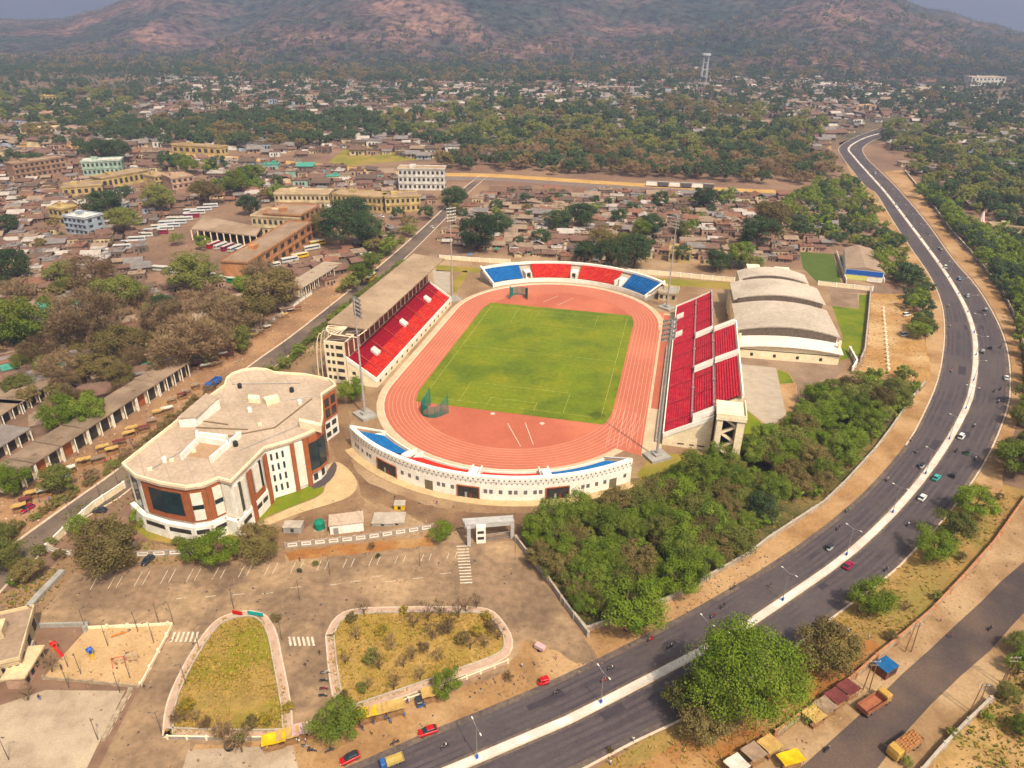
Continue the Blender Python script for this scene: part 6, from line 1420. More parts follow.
# ------------------------------------------------------------------ loose stones, litter and grass tufts
def inworld(poly): return [tuple(G(u, v).xy) for u, v in poly]
def loose(name, label, polys, mats_, fn, cat):
    b = MB()
    for poly, n, k in polys:
        P = inworld(poly); xs = [p[0] for p in P]; ys = [p[1] for p in P]; c = 0; tr = 0
        while c < n and tr < n * 8:
            tr += 1; x, y = R.uniform(min(xs), max(xs)), R.uniform(min(ys), max(ys))
            if not inpoly((x, y), P) or noise.noise((x * .12, y * .12, 1)) < R.uniform(-.6, .3): continue
            c += 1; b.m = R.choice(k); fn(b, x, y)
    stuff(b.build(name, mats_), label, cat)
def stone(b, x, y):
    s = R.choice((.1, .14, .18, .22, .3, .4)) ; a = R.uniform(0, 6.28); P = [(x + s * cos(a + i * 1.571) * R.uniform(.6, 1.2), y + s * sin(a + i * 1.571) * R.uniform(.6, 1.2), .02) for i in range(4)]
    b.add(P + [(x + R.uniform(-.1, .1) * s, y, .05 + s * R.uniform(.3, .9))], [(0, 1, 4), (1, 2, 4), (2, 3, 4), (3, 0, 4)])
def tuft(b, x, y):
    s = R.uniform(.25, .7); z0 = .1
    for i in range(4):
        a = R.uniform(0, 6.28); q = (x + s * cos(a) * .7, y + s * sin(a) * .7, z0 + s * R.uniform(.5, 1.0)); t = (-sin(a) * s * .3, cos(a) * s * .3)
        b.add([(x - t[0], y - t[1], z0), (x + t[0], y + t[1], z0), q], [(0, 1, 2)])
VERGE = [(975, 480), (1024, 500), (993, 545), (930, 614), (878, 657), (808, 712), (720, 772), (580, 775), (640, 742), (685, 720), (740, 690), (843, 612), (908, 559)]
loose('loose_stones', 'scattered stones and litter on bare ground', [
 ([(30, 627), (75, 571), (290, 553), (470, 543), (548, 588), (602, 664), (512, 699), (350, 768), (100, 768)], 1500, (0, 0, 1, 3, 0, 0)),
 ([(872, 290), (908, 297), (930, 383), (852, 385)], 1500, (0, 1, 2, 3)), ([(988, 704), (1060, 610), (1060, 780), (920, 790)], 500, (0, 1, 3)), (VERGE, 700, (0, 1)),
 ([(-10, 500), (120, 422), (256, 335), (345, 272), (391, 257), (256, 361), (120, 468), (15, 543)], 1800, (0, 0, 1, 0, 2, 3)), ([(300, 500), (450, 500), (515, 530), (290, 550)], 600, (0, 0, 0, 1, 3)),
 ([(512, 698), (602, 664), (768, 566), (768, 545), (600, 630), (440, 700)], 600, (0, 1, 0, 3)), ([(1022, 503), (930, 615), (808, 714), (760, 800), (800, 760), (948, 632), (1040, 540)], 500, (0, 0, 1)), ([(-10, 610), (60, 560), (60, 600), (20, 640), (-10, 680)], 400, (0, 1, 3)),
 ([(0, 300), (240, 300), (250, 330), (120, 410), (0, 400)], 900, (0, 1, 2, 3)), ([(130, 215), (330, 215), (330, 290), (140, 290)], 900, (0, 1, 2, 3))],
 [mat('stone_brown', (.20, .13, .085)), mat('stone_tan', (.32, .22, .14)), mat('litter_pale', (.50, .45, .38)), mat('litter_dark', (.07, .06, .06))], stone, 'stones')
loose('grass_tufts', 'dry grass tufts', [(VERGE, 2600, (0, 0, 0, 1)), ([(165, 735), (185, 668), (222, 619), (262, 617), (285, 690), (288, 735)], 2200, (0, 0, 0, 1)), ([(328, 672), (330, 630), (355, 612), (488, 612), (510, 642), (450, 678), (345, 712)], 2600, (0, 0, 0, 0, 1)),
 ([(40, 575), (130, 540), (285, 553), (75, 573), (-10, 650), (-10, 600)], 900, (0, 1, 2)), ([(640, 478), (740, 446), (800, 440), (700, 480)], 900, (1, 2, 2)), ([(988, 704), (1060, 610), (1060, 780), (920, 790)], 900, (0, 1, 2)), ([(0, 555), (120, 480), (256, 372), (330, 318), (352, 330), (290, 372), (140, 500), (40, 560)], 1600, (1, 2, 2)), ([(517, 533), (640, 478), (760, 440), (908, 403), (822, 504), (712, 576), (586, 632)], 2600, (0, 1, 2))],
 [mat('tuft_gold', (.33, .22, .085)), mat('tuft_olive', (.20, .17, .04)), mat('tuft_green', (.09, .12, .02))], tuft, 'grass')
# ------------------------------------------------------------------ vehicles (x is forward)
def paint(n, c): return mat(n, c, tuple(q * .9 for q in c), 1.5, .35, 2, obj=True, spec=.5)
PAINT = {'offwhite': paint('dusty_white_paint', (.50, .47, .42)), 'tan': paint('tan_cab_paint', (.42, .27, .10)), 'red': paint('red_car_paint', (.38, .022, .022)), 'white': paint('white_car_paint', (.72, .70, .66)), 'teal': paint('teal_car_paint', (.08, .33, .30)), 'maroon': paint('maroon_car_paint', (.24, .012, .05)), 'dark': paint('dark_car_paint', (.03, .03, .035)), 'grey': paint('grey_car_paint', (.28, .28, .28)), 'blue': paint('blue_car_paint', (.04, .10, .27)), 'yellow': paint('yellow_car_paint', (.62, .40, .04)), 'green': paint('green_car_paint', (.04, .22, .09)), 'silver': paint('silver_car_paint', (.45, .45, .45)), 'orange': paint('orange_car_paint', (.55, .2, .04))}
VM = {}
def vmesh(key, fn, mats):
    if key not in VM: b = MB(); fn(b); VM[key] = b.mesh(key[0], mats)
    return VM[key]
def loft(b, secs):
    n = len(secs[0]); q = len(b.v); b.v.extend([p for s in secs for p in s])
    f = []
    for j in range(len(secs) - 1):
        for i in range(n): f.append((q + j * n + i, q + j * n + (i + 1) % n, q + (j + 1) * n + (i + 1) % n, q + (j + 1) * n + i))
    f.append(tuple(q + i for i in range(n - 1, -1, -1))); f.append(tuple(q + (len(secs) - 1) * n + i for i in range(n)))
    b.f.extend(f); b.mi.extend([b.m] * len(f))
def sec(x, w, z0, z1, ch=.12): return [(x, -w, z0), (x, w, z0), (x, w, z1 - ch), (x, w - ch, z1), (x, -w + ch, z1), (x, -w, z1 - ch)]
def wheel_fn(r, t):
    def f(b): b.tube((0, -t / 2, 0), (0, t / 2, 0), r, r, 14); b.m = 1; b.tube((0, -t / 2 - .01, 0), (0, t / 2 + .01, 0), r * .5, r * .5, 10)
    return f
def addw(e, r, t, pos):
    me = vmesh(('wheel', r, t), wheel_fn(r, t), [M_tyre, M_chrome])
    for p in pos: put(me, 'wheel', e, p)
def car(e, c, dark_roof=False, van=False):
    h = .42 if not van else .75
    def body(b): loft(b, [sec(-2.0, .70, .35, .78), sec(-1.9, .80, .28, .92), sec(-.9, .84, .25, .96), sec(.8, .84, .25, .95), sec(1.7, .80, .27, .82), sec(2.0, .68, .35, .66)])
    def cab(b): loft(b, [sec(-1.75 if not van else -1.95, .70, .94, .98, .02), sec(-1.3 if not van else -1.8, .66, .94, .95 + h + .08), sec(.25 if not van else .7, .66, .94, .95 + h + .08), sec(1.1 if not van else 1.5, .72, .92, .96, .02)])
    def roof(b): loft(b, [sec(-1.2 if not van else -1.7, .60, .95 + h + .06, .95 + h + .12, .03), sec(.2 if not van else .6, .60, .95 + h + .06, .95 + h + .12, .03)])
    put(vmesh(('body', c), body, PAINT[c]), 'body', e); put(vmesh(('windows', van), cab, M_glass), 'windows', e); put(vmesh(('roof', c, van, dark_roof), roof, PAINT['dark' if dark_roof else c]), 'roof', e)
    addw(e, .31, .2, [(1.25, .75, .31), (1.25, -.75, .31), (-1.25, .75, .31), (-1.25, -.75, .31)])
    hl = vmesh(('headlight',), lambda b: b.ell((0, 0, 0), (.06, .16, .09), 8, 5), M_lamp); tl_ = vmesh(('tail_light',), lambda b: b.ell((0, 0, 0), (.05, .13, .1), 8, 5), M_redlens)
    for s in (-.52, .52): put(hl, 'headlight', e, (1.98, s, .6)); put(tl_, 'tail_light', e, (-1.99, s, .68))
def rickshaw(e, c, top):
    def body(b): loft(b, [sec(-1.25, .62, .3, .95), sec(-.4, .64, .28, .9), sec(.3, .6, .28, .62), sec(.9, .42, .32, .95), sec(1.25, .22, .4, .85)])
    def hood(b): loft(b, [sec(-1.28, .58, .95, 1.55), sec(-1.1, .62, 1.0, 1.72), sec(.2, .62, 1.6, 1.74), sec(.75, .5, 1.5, 1.6)])
    def glass(b): b.add([(.95, -.42, .95), (.95, .42, .95), (.72, .46, 1.55), (.72, -.46, 1.55), (.99, -.42, .95), (.99, .42, .95), (.76, .46, 1.55), (.76, -.46, 1.55)], [(0, 1, 2, 3), (7, 6, 5, 4), (0, 4, 5, 1), (2, 6, 7, 3), (1, 5, 6, 2), (0, 3, 7, 4)])
    put(vmesh(('rick_body', c), body, PAINT[c]), 'body', e); put(vmesh(('rick_hood', top), hood, PAINT[top]), 'canopy', e); put(vmesh(('rick_glass',), glass, M_glass), 'windscreen', e)
    addw(e, .22, .11, [(1.0, 0, .22), (-.8, .58, .22), (-.8, -.58, .22)])
def motorbike(e, c):
    def body(b): loft(b, [sec(-.75, .07, .62, .74, .02), sec(-.2, .12, .4, .78, .04), sec(.25, .15, .42, .92, .06), sec(.55, .07, .6, .9, .02)]); b.tube((.55, 0, .85), (.72, 0, .3), .035, .03, 6); b.tube((-.3, 0, .45), (-.68, 0, .3), .04, .03, 6)
    put(vmesh(('bike_body', c), body, PAINT[c]), 'body', e)
    put(vmesh(('bike_seat',), lambda b: loft(b, [sec(-.85, .09, .76, .84, .03), sec(-.4, .12, .76, .84, .03), sec(.05, .08, .78, .86, .03)]), M_tyre), 'seat', e)
    def bar_(b): b.tube((.42, -.34, 1.0), (.5, 0, 1.04), .02, .02, 5); b.tube((.42, .34, 1.0), (.5, 0, 1.04), .02, .02, 5); b.tube((.5, 0, 1.04), (.58, 0, .8), .025, .025, 5)
    put(vmesh(('bike_bar',), bar_, M_chrome), 'handlebar', e)
    put(vmesh(('bike_lamp',), lambda b: b.ell((.64, 0, .9), (.06, .08, .08), 8, 5), M_lamp), 'headlight', e)
    addw(e, .29, .09, [(.72, 0, .29), (-.66, 0, .29)])
def truck(e, cab, bed, load=None, L=6.2):
    def cabf(b): loft(b, [sec(1.9, 1.1, .7, 2.5, .15), sec(2.2, 1.12, .6, 2.65, .15), sec(3.3, 1.1, .6, 2.5, .2), sec(3.5, 1.02, .6, 1.7, .15)])
    def glass(b): loft(b, [sec(3.3, .98, 1.7, 2.35, .1), sec(3.46, .95, 1.68, 1.78, .02)])
    def bedf(b):
        b.box((-.9, 0, .98), (5.2, 2.3, .16))
        for s in (-1, 1): b.box((-.9, s * 1.12, 1.5), (5.2, .08, .95))
        b.box((-3.47, 0, 1.5), (.08, 2.16, .95)); b.box((1.68, 0, 1.7), (.08, 2.16, 1.35))
        for s in (-1, 1):
            for k in range(6): b.box((-3.3 + k * .98, s * 1.18, 1.5), (.08, .06, .95))
    def chs(b): b.box((0, .4, .72), (6.6, .14, .25)); b.box((0, -.4, .72), (6.6, .14, .25)); b.box((0, 0, .72), (.2, .7, .2))
    put(vmesh(('truck_cab', cab), cabf, PAINT[cab]), 'cab', e); put(vmesh(('truck_glass',), glass, M_glass), 'windscreen', e)
    put(vmesh(('truck_bed', bed.name), bedf, bed), 'cargo_bed', e); put(vmesh(('truck_chassis',), chs, M_tyre), 'chassis', e)
    addw(e, .5, .3, [(2.6, .98, .5), (2.6, -.98, .5), (-1.6, .95, .5), (-1.6, -.95, .5), (-2.7, .95, .5), (-2.7, -.95, .5)])
    if load:
        def ld(b):
            for i in range(9):
                for j in range(5): b.ell((-3.0 + i * .53, -.8 + j * .4, 1.45 + .35 * sin(i * 1.7 + j) * .5 + .2), (.42, .35, .5), 7, 4)
        put(vmesh(('truck_load', load.name), ld, load), 'load', e)
def bus(e, c, top):
    def body(b): loft(b, [sec(-5.2, 1.2, .5, 2.9, .15), sec(-5.0, 1.25, .4, 3.0, .2), sec(4.9, 1.25, .4, 3.0, .2), sec(5.2, 1.15, .5, 2.8, .2)])
    def win(b):
        for s in (-1, 1): b.box((-.2, s * 1.255, 2.05), (9.4, .03, .75))
        b.box((5.2, 0, 2.0), (.08, 2.0, .95)); b.box((-5.21, 0, 2.1), (.05, 1.8, .7))
    put(vmesh(('bus_body', c), body, PAINT[c]), 'body', e); put(vmesh(('bus_windows',), win, M_glass), 'windows', e)
    put(vmesh(('bus_roof', top), lambda b: loft(b, [sec(-5.0, 1.1, 2.98, 3.12, .1), sec(4.9, 1.1, 2.98, 3.12, .1)]), PAINT[top]), 'roof', e)
    addw(e, .48, .28, [(3.4, 1.1, .48), (3.4, -1.1, .48), (-3.2, 1.1, .48), (-3.2, -1.1, .48)])
# ------------------------------------------------------------------ people
def make_person(pose):
    me = bpy.data.meshes.new('person'); V = []; E = []; Rr = []
    def v(p, r, par=None):
        V.append(p); Rr.append(r)
        if par is not None: E.append((par, len(V) - 1))
        return len(V) - 1
    sit = pose == 'ride'; H_ = .9 if not sit else .92
    pel = v((0, 0, H_), .14); ch = v((.03 if sit else 0, 0, H_ + .28), .14, pel); sh = v((.08 if sit else 0, 0, H_ + .48), .12, ch); nk = v((.1 if sit else 0, 0, H_ + .58), .055, sh); hd = v((.13 if sit else .01, 0, H_ + .68), .095, nk); v((.13 if sit else .01, 0, H_ + .80), .085, hd); v((.225 if sit else .105, 0, H_ + .685), .02, hd)
    for s in (-1, 1):
        hp = v((.02, s * .1, H_ - .06), .095, pel)
        if sit: kn = v((.42, s * .17, H_ - .12), .07, hp); an = v((.2, s * .18, .42), .045, kn); v((.34, s * .18, .38), .035, an)
        else: kn = v((.10 * s, s * .11, .48), .065, hp); an = v((.12 * s - .03, s * .11, .08), .04, kn); v((.12 * s + .13, s * .12, .04), .035, an)
        sp = v((.06 if sit else 0, s * .19, H_ + .45), .06, sh)
        if sit: el = v((.28, s * .27, H_ + .24), .045, sp); wr = v((.44, s * .3, H_ + .14), .032, el)
        else: el = v((-.04 * s, s * .25, H_ + .18), .045, sp); wr = v((.04 - .06 * s, s * .26, H_ - .06), .03, el)
        w = V[wr]; dx, dz = (.09, -.01) if sit else (.02, -.09)
        pm = v((w[0] + dx * .8, w[1], w[2] + dz * .8), .035, wr)
        for k in range(4): f1 = v((w[0] + dx * 1.4 + (0 if sit else (k - 1.5) * .02), w[1] + ((k - 1.5) * .02 if sit else 0), w[2] + dz * 1.4), .01, pm); v((w[0] + dx * (1.8 + .1 * (k in (1, 2))) + (0 if sit else (k - 1.5) * .02), w[1] + ((k - 1.5) * .02 if sit else -.01 * s), w[2] + dz * 1.8 - (.03 if sit else 0)), .008, f1)
        v((w[0] + dx * .9 + .035, w[1] - s * .03, w[2] + dz * .9), .01, pm)
    me.from_pydata(V, E, []); o = bpy.data.objects.new('tmp', me); COL.objects.link(o)
    md = o.modifiers.new('s', 'SKIN')
    for i, r in enumerate(Rr): me.skin_vertices[0].data[i].radius = (r, r)
    me.skin_vertices[0].data[0].use_root = True
    o.modifiers.new('u', 'SUBSURF').levels = 1
    dg = bpy.context.evaluated_depsgraph_get(); nm = bpy.data.meshes.new_from_object(o.evaluated_get(dg)); bpy.data.objects.remove(o)
    nm.materials.clear()
    return nm, H_
PBASE = {p: make_person(p) for p in ('stand', 'ride')}
CLOTH = {n: mat(n + '_cloth', c, tuple(q * .8 for q in c), 6, .9, 2, obj=True) for n, c in (('white', (.62, .60, .56)), ('red', (.45, .04, .05)), ('blue', (.06, .14, .36)), ('yellow', (.6, .42, .05)), ('pink', (.55, .2, .3)), ('dark', (.04, .04, .05)), ('green', (.08, .26, .12)), ('khaki', (.28, .22, .13)), ('orange', (.55, .22, .04)))}
M_hair = mat('black_hair', (.012, .01, .01), (.02, .016, .014), 9, .6, obj=True)
PM = {}
def person_mesh(pose, top, bot):
    if (pose, top, bot) not in PM:
        b, H_ = PBASE[pose]; m = b.copy(); m.name = 'person'
        for q in (M_skin, CLOTH[top], CLOTH[bot], M_hair): m.materials.append(q)
        for p in m.polygons:
            c = p.center; k = 0
            if c.z > H_ + .72 or (c.z > H_ + .62 and c.x < (.09 if pose == 'ride' else -.02)): k = 3
            elif c.z > H_ + .56: k = 0
            elif abs(c.y) > .21 and c.z < H_ + .3: k = 0
            elif c.z > H_ + .02: k = 1
            elif c.z > .1: k = 2
            else: k = 3
            p.material_index = k; p.use_smooth = True
        PM[(pose, top, bot)] = m
    return PM[(pose, top, bot)]
def person(u, v, top=None, bot=None, where=None, look=None):
    top = top or R.choice(list(CLOTH)); bot = bot or R.choice(['dark', 'blue', 'khaki', 'dark']); p = G(u, v)
    o = put(person_mesh('stand', top, bot), 'person', None, (p.x, p.y, .07), R.uniform(0, 6.28)); tag(o, look or f"person in {top} top and {bot} trousers", 'person', 'people in the streets', where); return o
def roadang(p, side):
    P = MD3; i = min(range(len(P) - 1), key=lambda k: (P[k].xy - p.xy).length); d = P[i + 1] - P[i]; a = atan2(d.y, d.x)
    return a if side < 0 else a + pi      # left carriageway comes towards the camera
def vehicle(kind, u, v, ang=None, where=None, z=.07, label=None, **k):
    p = G(u, v); nm = {'car': 'parked_car' if k.pop('parked', False) else 'car', 'rickshaw': 'auto_rickshaw', 'motorbike': 'motorbike', 'truck': 'truck', 'bus': 'bus'}[kind]
    e = empty(nm, (p.x, p.y, z)); 
    i = min(range(len(MD3) - 1), key=lambda q: (MD3[q].xy - p.xy).length); d = MD3[i + 1] - MD3[i]; side = d.x * (p.y - MD3[i].y) - d.y * (p.x - MD3[i].x)
    a = ang if ang is not None else roadang(p, -1 if side < 0 else 1) + R.gauss(0, .05)
    e.rotation_euler = (0, 0, a)
    {'car': car, 'rickshaw': rickshaw, 'motorbike': motorbike, 'truck': truck, 'bus': bus}[kind](e, **k)
    if kind == 'truck': e.scale = (1.18, 1.15, 1.1)
    cat = {'car': 'car', 'rickshaw': 'auto rickshaw', 'motorbike': 'motorbike', 'truck': 'truck', 'bus': 'bus'}[kind]
    gl = {'car': 'cars on the roads', 'rickshaw': 'auto rickshaws on the roads', 'motorbike': 'motorbikes on the roads', 'truck': 'trucks on the service road', 'bus': 'buses parked in the depot'}[kind]
    c = k.get('c', k.get('cab', ''))
    tag(e, label or {'car': f"{c} car" + (' with black roof' if k.get('dark_roof') else ''), 'rickshaw': f"{c} auto rickshaw with {k.get('top')} canopy", 'motorbike': f"{c} motorbike", 'truck': 'truck', 'bus': f"{c} bus with {k.get('top')} roof".replace('offwhite', 'off-white')}[kind], cat, gl, where)
    return e, a
def biker(u, v, c='dark', top=None, bot='dark', ang=None, where=None, parked=False):
    e, a = vehicle('motorbike', u, v, ang, where, c=c)
    if not parked:
        top = top or R.choice(list(CLOTH)); p = e.location + Vector((cos(a), sin(a), 0)) * -.28
        o = put(person_mesh('ride', top, bot), 'person', None, (p.x, p.y, e.location.z), a); tag(o, f"person in {top} top riding a {c} motorbike", 'person', 'riders on motorbikes', where)
vehicle('car', 428, 733, c='red', where='near the stall row at the bottom'); vehicle('car', 350, 760, c='red', dark_roof=True, where='on the near dirt apron')
vehicle('car', 922, 499, c='white', where='beside the white median'); vehicle('car', 961, 438, c='white', van=True, label='white van with cream roof', where='beside the white median on the bend'); vehicle('car', 936, 479, c='teal'); vehicle('car', 848, 567, c='maroon')
vehicle('car', 945, 268, c='white', van=True, label='white van', where='on the far part of the bend'); vehicle('car', 959, 280, c='blue'); vehicle('car', 875, 174, c='white', van=True, label='distant white van', where='on the far end of the main road')
vehicle('car', 1006, 379, c='white', where='at the outermost right of the bend'); vehicle('car', 967, 297, c='grey'); vehicle('car', 940, 250, c='dark'); vehicle('car', 896, 205, c='grey')
for u, v, c, t in ((921, 468, 'grey', 'dark'), (829, 550, 'grey', 'dark'), (953, 477, 'dark', 'dark'), (967, 454, 'green', 'dark'), (990, 349, 'dark', 'dark'), (419, 704, 'blue', 'dark'), (985, 311, 'dark', 'grey'), (982, 353, 'dark', 'grey')): vehicle('rickshaw', u, v, None if u > 500 else 1.9, c=c, top=t)
for u, v, c, t in ((445, 748, 'dark', 'white'), (395, 744, 'dark', 'orange'), (956, 452, 'dark', 'dark'), (975, 460, 'dark', 'white'), (908, 526, 'dark', 'white'), (887, 481, 'dark', 'white'), (916, 453, 'dark', 'dark'), (911, 441, 'dark', 'dark'), (838, 530, 'dark', 'dark'), (847, 512, 'green', 'green'), (1000, 390, 'blue', 'dark'), (994, 392, 'dark', 'dark'), (974, 427, 'dark', 'white'), (886, 571, 'dark', 'dark'), (998, 403, 'dark', 'white'), (906, 232, 'blue', 'blue'), (948, 307, 'dark', 'white'), (1000, 348, 'grey', 'dark'), (951, 372, 'dark', 'red'), (949, 327, 'dark', 'red'), (670, 648, 'dark', 'white'), (723, 608, 'dark', 'dark'), (733, 589, 'dark', 'khaki'), (713, 618, 'dark', 'red'), (651, 641, 'red', 'red'), (611, 670, 'dark', 'white'), (604, 682, 'red', 'pink'), (557, 694, 'dark', 'dark'), (990, 630, 'dark', 'dark'), (827, 751, 'dark', 'dark'), (330, 752, 'dark', 'dark')):
    biker(u, v, c, t)
vehicle('rickshaw', 543, 684, None, c='red', top='red', label='red three wheeler with red canopy', where='at the mouth of the parking lot')
for u, v in ((325, 674), (324, 682), (324, 690), (323, 697), (306, 748), (312, 752)): biker(u, v, R.choice(['dark', 'maroon', 'dark', 'grey']), ang=R.uniform(-.3, .3), parked=True)
M_bedr = mat('rusty_truck_bed', (.30, .13, .08), (.22, .09, .055), 1.2, .9, obj=True); M_bedt = mat('tan_truck_bed', (.36, .21, .11), (.27, .15, .08), 1.2, .9, obj=True); M_load = mat('brown_load', (.33, .17, .085), (.24, .12, .06), 2, .95, obj=True)
sa = atan2(SA[20].y - SA[26].y, SA[20].x - SA[26].x)
vehicle('truck', 873, 707, sa, cab='tan', bed=M_bedr, label='empty rusty dump truck with tan cab', where='parked on the left edge of the service road')
vehicle('truck', 903, 750, sa + pi, cab='tan', bed=M_bedt, load=M_load, label='loaded brown truck with tan cab', where='at the bottom right of the service road')
vehicle('truck', 392, 764, roadang(G(392, 764), -1), cab='blue', bed=mat('yellow_truck_bed', (.45, .35, .16), (.36, .27, .11), 1.2, .8, obj=True), label='small truck with blue cab and yellow bed', where='at the bottom edge of the photo')[0].scale = (.66, .72, .72)
# buses of the depot
for k in range(15): vehicle('bus', 86 + k * 7.4, 269 - k * 4.0, radians(12), c=['offwhite', 'silver', 'offwhite', 'grey', 'offwhite', 'silver'][k % 6], top=['offwhite', 'silver', 'offwhite', 'offwhite', 'silver'][k % 5])
for k in range(9): vehicle('bus', 160 + k * 6.4, 234 - k * 3.3, radians(14), c=['maroon', 'offwhite', 'silver', 'silver', 'offwhite'][k % 5], top=['offwhite', 'silver', 'silver', 'offwhite'][k % 4])
for k in range(6): vehicle('bus', 162 + k * 15, 271 + k * 2.4, radians(-8), c=['offwhite', 'silver', 'blue', 'offwhite', 'offwhite', 'green'][k % 6], top='offwhite')
for k in range(6): vehicle('bus', 214 + k * 7, 247 + k * 1.2, radians(70), c=['red', 'offwhite', 'maroon', 'offwhite', 'blue', 'offwhite'][k % 6], top=['offwhite', 'silver'][k % 2])
for u, v, c in ((272, 268, 'offwhite'), (262, 262, 'offwhite'), (290, 262, 'silver'), (300, 258, 'yellow'), (312, 250, 'offwhite'), (318, 245, 'yellow')): vehicle('bus', u, v, radians(40), c=c, top='offwhite')
vehicle('bus', 371, 280, atan2(LL3[40].y - LL3[44].y, LL3[40].x - LL3[44].x), c='yellow', top='white', where='driving on the town road')
vehicle('truck', 214, 386, atan2(LL3[30].y - LL3[34].y, LL3[30].x - LL3[34].x), cab='blue', bed=PAINT['blue'], label='dark blue truck', where='behind the office block')
for u, v, c in ((366, 215, 'white'), (374, 216, 'grey'), (382, 217, 'white'), (390, 218, 'silver'), (432, 228, 'white'), (100, 512, 'dark'), (280, 252, 'white'), (148, 562, 'dark'), (28, 510, 'maroon')): vehicle('car', u, v, R.uniform(0, 6), c=c)
# ------------------------------------------------------------------ street lamps and poles
M_darkpole = mat('dark_pole', (.12, .10, .085), (.08, .07, .06), .6, .6)
def lampm(h, arm, double):
    b = MB(); b.tube((0, 0, 0), (0, 0, h), .09, .05, 8)
    for s in ((-1, 1) if double else (1,)): b.tube((0, 0, h - .1), (0, s * arm, h + .35), .05, .04, 6)
    return b.mesh('pole', M_steel if double else M_darkpole)
def headm():
    b = MB(); loft(b, [sec(-.3, .1, 0, .1, .03), sec(.0, .14, -.02, .12, .03), sec(.35, .08, 0, .08, .03)]); return b.mesh('lamp_head', M_white)
LP_ = lampm(9.0, 1.9, True); LP1 = lampm(6.5, 1.0, False); LPB = lampm(6.0, .05, False); HDm = headm(); HDd = HDm.copy(); HDd.materials[0] = M_darkpole; BXm = (lambda b: (b.box((0, 0, .45), (.5, .4, .9)), b.mesh('base_box', M_blue))[1])(MB())
D = resample(MD3, 800); acc = 0; last = None; n_l = 0
for p in reversed(D):
    if last is None or (p - last).length > 27.5:
        last = p; u, v = PX(p)
        if not (-10 < u < 1034 and 120 < v < 775): continue
        i = min(range(799), key=lambda k: (D[k] - p).length); d = D[i + 1] - D[i]
        e = empty('street_lamp', (p.x, p.y, .28)); e.rotation_euler = (0, 0, atan2(d.y, d.x)); put(LP_, 'pole', e); put(BXm, 'base_box', e)
        for s in (-1, 1): put(HDm, 'lamp_head', e, (0, s * 2.0, 9.32), pi / 2)
        tag(e, 'double armed steel street lamp', 'street lamp', 'street lamps on the median', None)
for (u, v) in [(174, 625), (159, 624), (234, 609), (108, 646), (138, 632), (154, 643), (68, 667), (81, 674), (69, 688), (120, 693), (130, 678), (98, 740), (9, 760), (162, 735), (186, 685), (199, 649), (40, 628), (86, 630), (300, 600), (282, 640), (420, 566), (330, 575), (515, 560), (72, 520), (100, 497), (118, 484), (285, 352), (330, 312), (376, 270), (350, 292)]:
    p = G(u, v); e = empty('lamp_post', p); e.rotation_euler = (0, 0, R.uniform(0, 6.28)); put(LP1, 'pole', e); put(HDd, 'lamp_head', e, (0, 1.05, 6.82), pi / 2); tag(e, 'slim steel lamp post', 'lamp post', 'lamp posts of the streets', None)
def epole(u, v, ut, vt, where):
    p = G(u, v); e = empty('electric_pole', p); tag(e, 'twin legged electric pole', 'electric pole', 'electric poles along the service road', where)
    for s in (-.7, .7): b = MB(); b.tube((p.x + s, p.y, 0), (p.x + s * .6, p.y, 9), .13, .09, 6); child(b, 'leg', M_wood, e)
    b = MB(); b.box((p.x, p.y, 8.6), (2.4, .12, .12)); b.box((p.x, p.y, 7.6), (1.8, .12, .12)); child(b, 'crossarm', M_steel, e)
    for s in (-1, 0, 1): b = MB(); b.tube((p.x + s, p.y, 8.66), (p.x + s, p.y, 9.0), .07, .04, 6); child(b, 'insulator', M_white, e)
epole(908, 652, 0, 0, 'beside the crumbling brick wall'); epole(866, 690, 0, 0, 'beside the roadside sheds'); epole(972, 714, 0, 0, 'at the waste ground wall'); epole(1003, 686, 0, 0, 'at the waste ground corner')
for k, (u, v) in enumerate(((830, 735), (808, 745), (793, 750))):
    pass
# ------------------------------------------------------------------ stalls
def stall(u, v, wd, dp, h, m, look, where=None, rz=0.0, boxes=True, counter=M_wood):
    p = G(u, v); e = empty('market_stall', p); e.rotation_euler = (0, 0, rz); tag(e, look, 'stall', 'market stalls', where)
    for sx in (-1, 1):
        for sy in (-1, 1): put(vmesh(('stall_post', h), lambda b: b.tube((0, 0, 0), (0, 0, h), .05, .05, 5), M_wood), 'post', e, (sx * (wd / 2 - .1), sy * (dp / 2 - .1), 0))
    def tarp(b):
        n = 6; vs = []; fs = []
        for j in range(n + 1):
            for i in range(n + 1):
                x, y = i / n, j / n; vs.append(((x - .5) * (wd + .4), (y - .5) * (dp + .4), h + .25 - .35 * y - .22 * sin(pi * x) * sin(pi * y) + .08 * sin(9 * x + 5 * y)))
        for j in range(n):
            for i in range(n): a = j * (n + 1) + i; fs.append((a, a + 1, a + n + 2, a + n + 1))
        b.add(vs, fs); b.add([(q[0], q[1], q[2] - .04) for q in vs], [tuple(reversed(f)) for f in fs])
    b = MB(); tarp(b); put(b.mesh('canopy', m), 'canopy', e)
    put(vmesh(('counter', wd, dp, counter.name), lambda b: (b.box((0, -dp * .3, .45), (wd * .85, .7, .9)), b.box((0, -dp * .3, .93), (wd * .9, .8, .06))), counter), 'counter', e)
